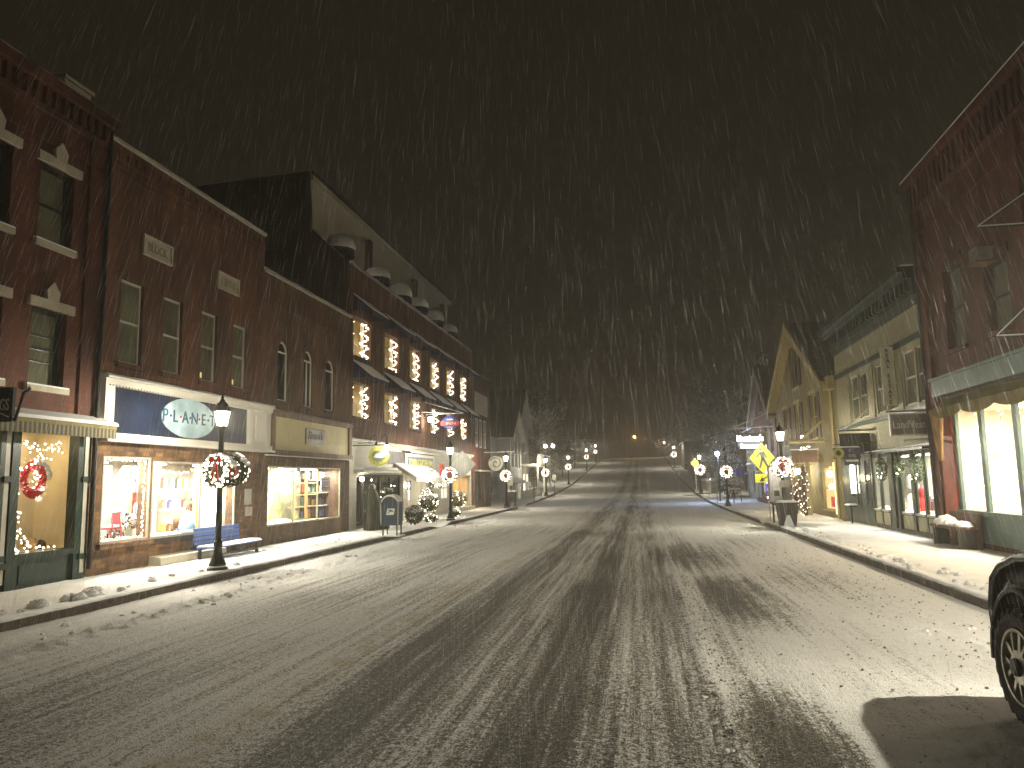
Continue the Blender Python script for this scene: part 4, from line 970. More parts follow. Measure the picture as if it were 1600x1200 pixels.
    MB().ball(S.P(31.2, 1.95, -1.0), .03, 8, 5).build('pendant_lamp', M_LBULB, t)
    cp = MB(); S.box(cp, 26.6, 31.6, 2.2, 2.32, .0, .4); cp.build('porch_canopy', M_TRIM, t)
    snowcap(MB(), S.X(0), S.X(.42), 26.6, 30.6, 2.323, .11, .3).build('canopy_snow', M_SNOW, t)
    # white awning over the doorway
    aw = MB(); aw.prism([S.P(31.2, 2.55, 0.0), S.P(31.2, 2.62, .0), S.P(31.2, 1.98, 1.0), S.P(31.2, 1.84, 1.0)], (0, 4.6, 0)); a = aw.build('awning', M_WHITE, t)
    s = MB(); s.prism([S.P(31.16, 2.623, 0.0), S.P(31.16, 2.70, .0), S.P(31.16, 2.05, 1.02), S.P(31.16, 1.983, 1.0)], (0, 4.68, 0)); s.build('snow_cover', M_SNOW, a)
    room(S, 33.2, 36.1, .12, 2.1, 1.2, M_WHITEI, t, rev=.3, name='entry_interior')
    d = MB(); S.box(d, 34.2, 35.2, .14, 1.95, -.6, -.55); d = d.build('door', M_WHITE, t); S.box(MB(), 34.32, 35.08, 1.0, 1.85, -.548, -.54).build('door_glass', emis('door_glow', (1, .9, .65), 1.6), d)
    light('entry_light', 'POINT', S.P(34.6, 1.8, -.25), 14, (1, .9, .7), .1, parent=t)
    win(S, 38.9, 40.4, .9, 2.1, t, M_WHITE, emis('curtain_glow', (1, .9, .72), .55), rev=.1, vert=1)
    room(S, 41.5, 45.8, .35, 2.2, 1.4, M_ORANGEI, t, rev=.3)
    bars(S, [43.6], [], 41.5, 45.8, .35, 2.2, t, M_TRIM, .07, -.25, -.15)
    light('window_light', 'AREA', S.P(43.6, 2.12, -.9), 40, (1, .85, .5), .8, 3.4, parent=t)
    S.box(MB(), 41.9, 45.4, 2.1, 2.14, -.9, -.8).build('tube_lamp', M_TUBE, t)
    S.box(MB(), 41.3, 46, .12, .36, .0, .25).build('planter_box', M_STONE, t)
    for yy in (36.9, 46.42):
        S.box(MB(), yy - .35, yy - .08, .1, 3.3, .0, .05).build('pilaster', M_STONE if yy < 40 else BR_G, t)
    S.box(MB(), 29.4, 32.3, 2.62, 3.15, .0, .05).build('grey_panel', mat('grey_sign_panel', (0.12, 0.11, 0.12), .6), t)
building_inn()

def umbrella(y, k, label):
    c = Vector((-11.4, y, 9.7 - .12 - .06 * (k % 3))); t = thing('patio_umbrella', c, label, 'umbrella', 'snow-laden umbrellas on the inn terrace')
    m = MB(); n = 16
    prof = [(1.0, 1.2), (1.0, 1.38), (.55, 1.62), (.0, 1.75)]
    m.lathe([(.03, 1.40), (.50, 1.12), (.55, 1.08), (.56, 1.36)], c, n); m.build('canopy', M_NAVYC, t, True)
    kk = (1.0, .82, 1.1, .9, 1.05, .85)[k]
    s = MB(); s.lathe([(.56, 1.365), (.59, 1.42), (.57, 1.36 + .27 * kk), (.46, 1.36 + .5 * kk), (.25, 1.36 + .62 * kk), (.01, 1.36 + .66 * kk)], c, n); s.build('snow_cover', M_SNOW, t, True)
    MB().lathe([(.03, 0), (.03, 1.38)], c, 8).build('pole', M_DARK, t)
for i, y in enumerate((27.3, 31.5, 34.8, 37.7, 40.9, 44.1)):
    umbrella(y, i, 'navy patio umbrella domed with snow on the inn terrace, %s from the left' % ('first', 'second', 'third', 'fourth', 'fifth', 'sixth')[i])
string_lights([(-10.9, 32.6, 10.12), (-10.9, 33.6, 10.1), (-10.9, 34.4, 10.12)], 12, 'string of amber lights along the terrace parapet between the second and third umbrellas', jit=.02, r=.012, seed=3)

def inn_street():
    S = LS
    # oval sign on bracket
    t = thing('oval_sign', (-9.5, 26.5, 2.4), 'round yellow-rimmed hanging sign with a white fish shape at the inn corner', 'sign')
    n = 28; yc = 26.5; xc, zc = -9.5, 2.8
    MB().prism([(xc + .40 * math.cos(2 * math.pi * i / n), yc, zc + .37 * math.sin(2 * math.pi * i / n)) for i in range(n)], (0, .05, 0)).build('sign_rim', mat('rim_yellow', (0.5, 0.46, 0.1), .5, var=.5, scale=14), t)
    MB().prism([(xc + .28 * math.cos(2 * math.pi * i / n), yc - .006, zc + .20 * math.sin(2 * math.pi * i / n)) for i in range(n)], (0, .01, 0)).build('sign_face', mat('face_slate', (0.15, 0.2, 0.2), .5), t)
    fish = [(-.22, -.06), (-.1, .07), (.08, .12), (.2, .1), (.16, .02), (.22, -.03), (.1, -.08), (-.06, -.07)]
    MB().prism([(xc + a, yc - .012, zc + b) for a, b in fish], (0, .008, 0)).build('white_fish', M_WHITE, t)
    MB().tube([(-10.5, yc + .02, 3.2), (-9.1, yc + .02, 3.2)], .02, 6).build('bracket', M_DARK, t)
    MB().tube([(-10.3, yc + .02, 3.2), (-10.4, yc + .02, 3.0), (-10.45, yc + .02, 2.4)], .015, 6).build('scroll', M_WHITE, t)
    for k, x in enumerate((-9.55, -9.15)):
        l = thing('gooseneck_lamp', (x, yc - .1, 3.1), ('gooseneck lamp pointing down left of its lit twin over the round sign' if k == 0 else 'lit gooseneck lamp over the right half of the round yellow sign'), 'lamp', 'gooseneck lamps over the round sign')
        MB().tube([(x - .75, yc, 3.28), (x - .3, yc, 3.3), (x - .2, yc - .02, 3.5), (x - .08, yc - .05, 3.58), (x, yc - .1, 3.5), (x, yc - .12, 3.3)], .014, 6).build('arm', M_DARK, l)
        MB().lathe([(.02, .14), (.03, .1), (.09, 0)], (x, yc - .12, 3.18), 10).build('lamp_shade', M_DARK, l)
        if k: MB().ball((x, yc - .12, 3.12), .085, 10, 6).build('bulb', M_LBULB, l); light('lamp_light', 'POINT', (x, yc - .2, 3.0), 12, (1, .93, .75), .06, parent=l)
    # inn name board above door
    f = thing('inn_name_board', LS.P(34.7, 2.4, 0), 'blue board with yellow letters in a white frame above the inn doorway', 'sign')
    MB().prism([LS.P(32.4, 2.36, .02), LS.P(32.4, 3.2, .02), LS.P(32.4, 3.12, .14), LS.P(32.4, 2.36, .14)], (0, 4.7, 0)).build('sign_frame', M_WHITE, f)
    MB().prism([LS.P(32.3, 3.2, .0), LS.P(32.3, 3.26, .0), LS.P(32.3, 3.2, .4), LS.P(32.3, 3.14, .4)], (0, 4.9, 0)).build('hood', M_WHITE, f)
    LS.box(MB(), 32.65, 36.85, 2.44, 2.98, .141, .155).build('sign_panel', mat('slate_blue', (0.05, 0.09, 0.17), .5), f)
    text('TOWN GARDEN INN', LS.P(34.75, 2.71, .157), 'L', 3.9, .36, mat('gold_letter', (0.7, 0.62, 0.12), .5), f, bold=.01)
    light('sign_light', 'AREA', LS.P(34.7, 3.13, .36), 5, (1, .97, .85), .1, 4, rot=(0, R(-30), 0), parent=f)
    # banner sign with flood lamp
    b = thing('bracket_sign', (-9.25, 36, 4.4), 'red, white and blue INN sign under a lit metal bracket on the brick wall', 'sign')
    MB().prism([(-9.68, 36, 4.78), (-8.82, 36, 4.78), (-9.0, 36, 4.98), (-9.15, 36, 5.06), (-9.35, 36, 5.06), (-9.5, 36, 4.98)], (0, .06, 0)).build('sign_crown', mat('sign_blue', (.04, .05, .25), .5), b)
    MB().box(-9.72, -8.78, 35.995, 36.065, 4.56, 4.775).build('sign_band', mat('sign_red', (.5, .04, .03), .5), b)
    MB().prism([(-9.62, 36, 4.555), (-8.88, 36, 4.555), (-9.05, 36, 4.4), (-9.45, 36, 4.4)], (0, .06, 0)).build('sign_tail', mat('sign_blue', (.04, .05, .25), .5), b)
    text('INN', (-9.2, 35.99, 4.668), 'C', .5, .14, M_WHITE, b, bold=.01)
    text('1842', (-9.25, 35.99, 4.87), 'C', .36, .1, M_WHITE, b) if False else MB().box(-9.42, -9.08, 35.985, 35.995, 4.82, 4.90).build('crown_stripe', M_WHITE, b)
    MB().box(-9.4, -9.1, 35.985, 35.995, 4.46, 4.5).build('tail_stripe', M_WHITE, b)
    mb = MB(); mb.tube([(-10.5, 36, 5.15), (-8.55, 36, 5.15)], .02, 5); mb.tube([(-10.5, 36, 5.75), (-8.6, 36, 5.17)], .016, 5); mb.tube([(-10.5, 35.3, 5.2), (-8.8, 36, 5.15)], .014, 5); mb.tube([(-10.5, 36.8, 5.2), (-8.8, 36, 5.15)], .014, 5)
    mb.build('bracket', M_WHITE, b)
    l = thing('flood_lamp', (-10.15, 35.7, 4.8), 'glaring white flood lamp beside the red, white and blue inn sign', 'lamp')
    MB().ball((-10.12, 35.6, 4.85), .13, 10, 8).build('bulb', M_LBULB, l); MB().box(-10.5, -10.2, 35.66, 35.74, 4.98, 5.04).build('arm', M_DARK, l); MB().lathe([(.06, .1), (.15, 0)], (-10.12, 35.6, 4.98), 12).build('hood', M_DARK, l)
    light('lamp_light', 'POINT', (-10.0, 35.3, 4.8), 30, (.98, 1, .92), .1, parent=l)
    # mailbox
    m = thing('mailbox', (-8.0, 23.6, SWZ), 'dark blue rounded-top street mailbox with a white eagle emblem, capped with snow', 'mailbox')
    blue = mat('mailbox_blue', (0.018, 0.035, 0.06), .4); prof = [(-.27, .35), (.27, .35), (.27, 1.0)] + [(.27 * math.cos(a), 1.0 + .25 * math.sin(a)) for a in [math.pi * k / 10 for k in range(1, 10)]] + [(-.27, 1.0)]
    MB().prism([(-8.0 + a, 23.35, z + .12) for a, z in prof], (0, .5, 0)).build('body', blue, m)
    rim = [(.29 * math.cos(a), 1.0 + .27 * math.sin(a)) for a in [math.pi * k / 10 for k in range(11)]]
    MB().tube([(-8.0 - .28, 23.34, .5)] + [(-8.0 + a, 23.34, z + .12) for a, z in rim[::-1]] + [(-8.0 + .28, 23.34, .5)], .018, 5).build('trim', M_TRIM, m)
    sn = MB(); sn.prism([(-8.0 + .28 * math.cos(a), 23.33, 1.12 + .26 * math.sin(a)) for a in [math.pi * (.12 + .76 * k / 8) for k in range(9)]] + [(-8.0 + .30 * math.cos(a), 23.33, 1.13 + .31 * math.sin(a)) for a in [math.pi * (.88 - .76 * k / 8) for k in range(9)]], (0, .54, 0)); sn.build('snow_cover', M_SNOW, m)
    for x in (-8.25, -7.79):
        for y in (23.38, 23.8): MB().box(x, x + .04, y, y + .04, .12, .47).build('leg', M_DARK, m)
    MB().prism([(-8.11, 23.345, .80), (-7.86, 23.345, .80), (-7.82, 23.345, 1.0), (-8.07, 23.345, 1.0)], (0, -.006, 0)).build('emblem_panel', M_WHITE, m)
    MB().prism([(-8.06, 23.337, .84), (-7.98, 23.337, .90), (-7.88, 23.337, .90), (-7.87, 23.337, .93), (-7.95, 23.337, .965), (-8.03, 23.337, .965), (-8.04, 23.337, .93), (-7.97, 23.337, .93), (-8.05, 23.337, .88)], (0, -.004, 0)).build('eagle_emblem', blue, m)
    MB().box(-8.34, -7.66, 23.28, 23.92, .12, .16).build('base_slab', M_SNOW, m)
    # statue-like covered figure and shrubs by the inn
    c = Vector((-9.75, 26.55, SWZ)); mb = MB(); n = 14; vs = []; fs = []; prof = [(.34, 0), (.36, .3), (.3, .7), (.33, 1.0), (.26, 1.3), (.14, 1.45), (.12, 1.6), (.02, 1.7)]
    for r, z in prof:
        for j in range(n): a = 2 * math.pi * j / n; rr = r * (1 + .18 * math.sin(a * 4 + z * 3)); vs.append((c.x + rr * .7 * math.cos(a), c.y + rr * 1.2 * math.sin(a), c.z + z))
    for i in range(len(prof) - 1):
        for j in range(n): fs.append((i * n + j, i * n + (j + 1) % n, (i + 1) * n + (j + 1) % n, (i + 1) * n + j))
    f = thing('covered_statue', c, 'tall dark draped figure with snow on its head, left of the mailbox', 'statue'); mb.add(vs, fs); mb.build('drapery', mat('dark_olive_drape', (.05, .05, .03), .7, bump=.5, bscale=12), f, True)
    MB().ball(c + Vector((0, 0, 1.55)), .13, 9, 5, (1, 1, 1), .1).build('snow_cover', M_SNOW, f)
    mb = MB(); mb.tube([c + Vector((.25, .1, 1.1)), c + Vector((.3, .5, .75)), c + Vector((.28, .6, .5))], .035, 6); mb.tube([c + Vector((.25, .25, .9)), c + Vector((.3, .55, .45))], .03, 6); mb.build('arm', M_DARK, f)
    wreath_shrub((-9.5, 26.9, SWZ), .25, .35, 'low snowy shrub at the foot of the dark draped figure', None, 0, seed=9, urn=False)
    wreath_shrub((-9.2, 32.0, SWZ), .42, .95, 'white-lit shrub in an urn, left of the inn doorway', 'lit shrubs at the inn door', 70, seed=4)
    wreath_shrub((-9.2, 37.4, SWZ), .42, .85, 'smaller lit shrub in an urn, right of the inn doorway', 'lit shrubs at the inn door', 40, seed=5)
    wreath_shrub((-9.35, 30.4, SWZ), .4, .8, 'dark unlit evergreen left of the lit shrub at the inn', None, 0, seed=6, urn=False)
    wreath_shrub((-9.0, 31.6, SWZ), .3, .35, 'small mound of lights at the foot of the left urn', None, 36, seed=7, urn=False)
    wreath_shrub((-9.1, 36.4, SWZ), .22, .4, 'small lit mound between the urns at the inn doorway', None, 26, seed=8, urn=False)
    wreath_shrub((-9.9, 28.6, 1.15), .3, .5, 'snow-dusted greenery standing on the porch ledge behind the mailbox', None, 8, seed=10, urn=False)
    t = thing('spiral_garland', LS.P(36.2, .2, .3), 'thick garland with a red bow spiralling up the right of the inn doorway', 'garland')
    pts = [LS.P(35.4 + .32 * math.cos(k * .42), .3 + k * .042, .35 + .2 * math.sin(k * .42)) for k in range(52)]
    gr = MB(); sn = MB(); rnd = random.Random(44)
    for p in pts:
        for q in range(12):
            d = Vector((rnd.uniform(-1, 1), rnd.uniform(-1, 1), rnd.uniform(-1, 1))).normalized() * .12; v = d.orthogonal().normalized() * .02
            (sn if d.z > .05 and q % 2 else gr).add([p - v, p + v, p + d], [(0, 1, 2)])
    gr.build('foliage', M_GREEN, t); sn.build('snow_cover', M_SNOW, t); bulbs_along(pts, 70, .08, .02, 5).build('bulb', M_BULB, t)['kind'] = 'stuff'
    bw = MB(); p = LS.P(35.5, 2.55, .9)
    for sx in (-1, 1): bw.prism([p, p + Vector((.02, sx * .28, .15)), p + Vector((.02, sx * .28, -.08))], (.06, 0, 0)); bw.prism([p, p + Vector((0, sx * .12, -.5)), p + Vector((0, sx * .26, -.45))], (.04, 0, 0))
    bw.build('red_bow', M_RED, t)
    for i, y in enumerate((32.9, 38.2)):
        l = thing('wall_lantern', LS.P(y, 1.5, .1), ('left' if i == 0 else 'right') + ' black wall lantern beside the inn doorway', 'lantern', 'wall lanterns at the inn door')
        mb = MB(); LS.box(mb, y - .08, y + .08, 1.85, 1.9, .02, .22); LS.box(mb, y - .07, y + .07, 1.5, 1.54, .04, .2)
        for a in (-.07, .05):
            for w in (.05, .18): LS.box(mb, y + a, y + a + .02, 1.54, 1.85, w, w + .02)
        mb.build('cage', M_BLACK, l); MB().ball(LS.P(y, 1.68, .12), .045, 8, 5).build('bulb', M_LBULB, l); light('lamp_light', 'POINT', LS.P(y, 1.68, .3), 5, (1, .9, .7), .04, parent=l)
    # back of a diamond sign
    s = thing('diamond_road_sign', (-8.45, 35.2, SWZ), 'diamond road sign seen from behind, on a thin post by the inn', 'road sign')
    MB().box(-8.46, -8.43, 35.2, 35.23, .1, 3.1).build('post', M_TRIM, s); MB().prism([(-8.45, 35.19, 1.95), (-7.78, 35.19, 2.62), (-8.45, 35.19, 3.3), (-9.12, 35.19, 2.62)], (0, -.012, 0)).build('plate', mat('bare_aluminium', (.2, .2, .18), .6), s)
inn_street()
nmx = None

def building_e():
    S = LS; t = thing('narrow_brick_building', (XL, 49.3, 0), 'narrow brick building with a pale stone panel and slim bright-edged windows beyond the inn', 'building')
    ops = [(47.4, 48.1, 4.0, 5.9), (48.6, 49.3, 4.0, 5.9), (49.9, 50.6, 4.0, 5.9)]
    wall(S, 46.53, 52.2, 2.6, 8.7, ops, BR_G, t, back=9); wall(S, 46.53, 52.2, 0, 2.5995, [(47.2, 49.4, .6, 2.3), (49.8, 51.6, .3, 2.3)], M_DWOOD, t, name='ground_floor_wall', roof=False, back=9)
    S.box(MB(), 47.1, 51.2, 6.2, 7.6, .0, .04).build('stone_panel', M_STONE, t)
    for a, b, c, d in ops: win(S, a, b, c, d, t, M_WHITE, M_PANE, rev=.05, fw=.1)
    for a, b, c in ((47.2, 49.4, .6), (49.8, 51.6, .3)): win(S, a, b, c, 2.3, t, M_DARK, M_PANED, vert=2, sash=False)
    S.box(MB(), 46.53, 52.2, 8.7, 8.85, -.3, .15).build('cornice', M_DARK, t); snowcap(MB(), S.X(-.3), S.X(.16), 46.53, 52.2, 8.853, .04).build('roof_snow', M_SNOW, t)
    S.box(MB(), 46.9, 51.9, 2.45, 2.55, 0, .3).build('ledge', M_TRIM, t)
    b = thing('spiral_sign', (-9.4, 50, 2.6), 'pale round hanging sign with a dark swirl on a long bracket beyond the inn', 'sign'); n = 20
    MB().prism([(-9.7 + .5 * math.cos(2 * math.pi * i / n), 50, 3.0 + .5 * math.sin(2 * math.pi * i / n)) for i in range(n)], (0, .06, 0)).build('disc', M_TRIM, b)
    MB().tube([(-9.7 + (.05 + .025 * k) * math.cos(k * .6), 49.98, 3.0 + (.05 + .025 * k) * math.sin(k * .6)) for k in range(16)], .035, 5).build('swirl', M_DARK, b)
    MB().tube([(-10.5, 50, 3.75), (-8.4, 50, 3.75)], .03, 5).build('bracket', M_WHITE, b)
building_e()

def gable_house(S, y0, y1, eave, ridge, depth, label, name, wallm, roofm, trimm, base=0.0, wins=(), over=.35, w=0.0, extra=None, group=None, trimw=.22, ridge_y=None):
    """house with its gable towards the street"""
    yc = ridge_y or (y0 + y1) / 2
    t = thing(name, S.P((y0 + y1) / 2, base, w), label, 'house', group)
    ops = [o for o in wins if o[3] <= eave]
    wall(S, y0, y1, base - .5, eave, ops, wallm, t, back=depth, roof=False, w=w)
    gops = [o for o in wins if o[3] > eave]
    mb = MB(); mb.prism([S.P(y0, eave, w), S.P(y1, eave, w), S.P(yc, ridge - .12, w)], (-S.sg * .15, 0, 0)); mb.build('gable', wallm, t)
    sl = MB(); s2 = MB()
    for (a, b, q) in ((y0 - over, yc, -1), (yc, y1 + over, 1)):
        k = (ridge - eave) / ((y1 - y0) / 2); ze = eave - over * k
        e = a if q < 0 else b
        p = [S.P(e, ze, w + over), S.P(yc, ridge, w + over), S.P(yc, ridge + .12, w + over), S.P(e, ze + .12, w + over)]
        sl.prism(p, (-S.sg * (depth + over), 0, 0))
        p2 = [S.P(e, ze + .124, w + over), S.P(yc, ridge + .124, w + over), S.P(yc, ridge + .17, w + over), S.P(e, ze + .17, w + over)]
        s2.prism(p2, (-S.sg * (depth + over), 0, 0))
    r = sl.build('roof', trimm, t); s2.build('roof_snow', roofm, r)
    tb = MB()
    for q in (-1, 1):
        e = y0 - over if q < 0 else y1 + over; k = (ridge - eave) / ((y1 - y0) / 2); ze = eave - over * k
        tb.prism([S.P(e, ze + .1, w + over + .003), S.P(yc, ridge + .1, w + over + .003), S.P(yc, ridge - trimw * 1.2, w + over + .003), S.P(e, ze - trimw * .6, w + over + .003)], (S.sg * .04, 0, 0))
    tb.build('bargeboard', trimm, t)
    for o in ops: win(S, *o[:4], t, trimm, M_PANED, w=w)
    for o in gops:
        g = MB(); S.box(g, o[0] - .08, o[1] + .08, o[2] - .08, o[3] + .08, w, w + .05); f = g.build('window', trimm, t); S.box(MB(), o[0], o[1], o[2], o[3], w + .05, w + .055).build('pane', M_PANED, f)
        S.box(MB(), (o[0] + o[1]) / 2 - .03, (o[0] + o[1]) / 2 + .03, o[2], o[3], w + .056, w + .065).build('mullion', trimm, f)
    return t
def left_far():
    S = LS
    t = gable_house(S, 60.3, 65.9, 5.45, 7.6, 14, 'pale gabled house with paired tall windows, nearer and smaller of the two grey gables', 'gabled_house', M_HOUSE, M_ROOF2, M_WHITE, 0.2, [(60.9, 62.2, 2.9, 5.2), (62.6, 63.9, 2.9, 5.2), (64.3, 65.3, 2.9, 5.2), (62.2, 63.6, 5.7, 6.6)])
    MB().prism([S.P(57.2, 2.0, 0), S.P(57.2, 2.2, 0), S.P(57.2, 1.7, 1.1), S.P(57.2, 1.6, 1.1)], (0, 6, 0)).build('porch_roof', M_SNOW, t)
    for y in (57.4, 60, 62.8): MB().box(S.X(.9), S.X(1.0), y, y + .12, .1, 1.7).build('porch_post', M_WHITE, t)
    t = thing('flat_store', S.P(56.2, 0, -.6), 'low pale flat-roofed shop between the narrow brick building and the gabled houses', 'building')
    sx = Side(XL - 1.0, 1)
    wall(sx, 53.2, 60.2, 0, 5.2, [(54, 55.5, .8, 2.2), (56.5, 58.5, .8, 2.2), (54.2, 55.2, 3.2, 4.4)], M_HOUSE, t, back=10)
    for o in ((54, 55.5, .8, 2.2), (56.5, 58.5, .8, 2.2), (54.2, 55.2, 3.2, 4.4)): win(sx, *o, t, M_WHITE, M_PANED)
    snowcap(MB(), sx.X(-10), sx.X(.1), 53.1, 60.2, 5.203, .1, 1).build('roof_snow', M_SNOW, t)
    t = gable_house(S, 66.6, 73.0, 7.1, 10.2, 14, 'taller pale gabled house with a steep pointed gable and a railed upper porch', 'gabled_house', M_HOUSE, M_ROOF2, M_WHITE, 0.4, [(67.2, 68.2, 4.4, 6.2), (69.4, 70.4, 4.4, 6.2)], w=-.4)
    MB().box(S.X(-.4), S.X(1.4), 66.6, 76, 3.1, 3.3).build('porch_floor', M_WHITE, t)
    r = MB()
    for k in range(28): y = 66.7 + k * .34; r.box(S.X(1.3), S.X(1.35), y, y + .08, 3.3, 4.1)
    r.box(S.X(1.28), S.X(1.38), 66.6, 76, 4.1, 4.2); r.build('railing', M_WHITE, t)
    for y in (66.7, 71, 75.8): MB().box(S.X(1.25), S.X(1.4), y, y + .15, .3, 3.1).build('porch_post', M_WHITE, t)
    for k, y in enumerate((69.3, 71.2)): MB().box(S.X(-.38), S.X(-.35), y, y + .8, .6, 2.4).build('lit_door', emis('porch_glow', (1, .85, .55), 1.0), t)
    light('porch_light', 'POINT', S.P(70.6, 2.6, .8), 20, (1, .85, .6), .1, parent=t)
    t = thing('dark_wide_house', S.P(84, 1, -6), 'dark wide two-storey house up the hill behind the snowy bushes', 'house')
    sx = Side(XL - 3, 1); wall(sx, 77, 90, 0, 7.5, [(79, 80.2, 4.5, 6.2), (82, 83.2, 4.5, 6.2), (85, 86.2, 4.5, 6.2)], M_HOUSE, t, back=12)
    for a in (79, 82, 85): win(sx, a, a + 1.2, 4.5, 6.2, t, M_WHITE, M_PANED)
    MB().prism([(sx.X(.4), 76.6, 7.5), (sx.X(-12), 76.6, 7.5), (sx.X(-6), 76.6, 10)], (0, 14, 0)).build('roof', M_ROOF, t)
    # street bits
    k = thing('newspaper_box', (-8.9, 50.3, SWZ), 'small dark box on legs with a pale lid beside the third left lamp', 'newspaper box')
    MB().box(-8.95, -8.45, 50.1, 50.6, .5, 1.1).build('body', M_DARK, k); MB().box(-9.0, -8.4, 50.05, 50.65, 1.1, 1.17).build('snow_cover', M_SNOW, k)
    for x in (-8.93, -8.52):
        for y in (50.12, 50.52): MB().box(x, x + .05, y, y + .05, .12, .5).build('leg', M_DARK, k)
    k = thing('notice_board', (-9.2, 52, SWZ), 'white post-mounted notice board past the third left lamp', 'notice board')
    MB().box(-9.25, -9.15, 52, 52.1, .1, 2.2).build('post', M_WHITE, k); MB().box(-9.4, -8.9, 51.95, 52, 1.5, 2.1).build('board', M_WHITE, k); snowcap(MB(), -9.45, -8.85, 51.9, 52.1, 2.103, .05).build('snow_cover', M_SNOW, k)
    k = thing('twin_lamp_post', (-11, 90.5, zg(90.5)), 'tall dark post with a cluster of two bright globes up the hill on the left', 'lamp post')
    z0 = zg(90.5); MB().lathe([(.09, 0), (.06, 5.6 - z0)], (-11, 90.5, z0), 8).build('post', M_BLACK, k)
    for i, dx in enumerate((-.45, .45)): MB().ball((-11 + dx, 90.5, 5.9), .2, 8, 6).build('globe', M_LBULB, k)
    MB().tube([(-11.45, 90.5, 5.7), (-11, 90.5, 5.5), (-10.55, 90.5, 5.7)], .05, 5).build('arm', M_BLACK, k)
    light('lamp_light', 'POINT', (-11, 90.2, 5.7), 60, size=.3, parent=k)
    rr = thing('stair_railing', (-10, 68, .2), 'white stair railing descending to the pavement behind the fourth left lamp', 'railing')
    mb = MB()
    for k in range(5): mb.box(-9.9, -8.9, 61.5 + k * 1.4, 61.56 + k * 1.4, .15 + .02 * k, 1.0)
    mb.build('baluster', M_WHITE, rr)['kind'] = 'stuff'; MB().tube([(-9.4, 61.4, 1.1), (-9.4, 68, 1.2)], .05, 5).build('rail', M_WHITE, rr)
    for i, (x, y, zt) in enumerate(((-7.9, 68, 1.9), (-8.1, 56.3, 1.7))):
        k = thing('sign_post', (x, y, zg(y)), ('thin bare sign post on the kerb ' + ('before the fourth left lamp' if i else 'beside the fourth left lamp')), 'post', 'thin posts on the left kerb'); MB().box(x, x + .05, y, y + .05, zg(y), zg(y) + zt).build('pole', M_DARK, k); MB().box(x - .15, x + .2, y - .02, y, zg(y) + zt - .45, zg(y) + zt).build('plate', M_TRIM, k)
left_far()

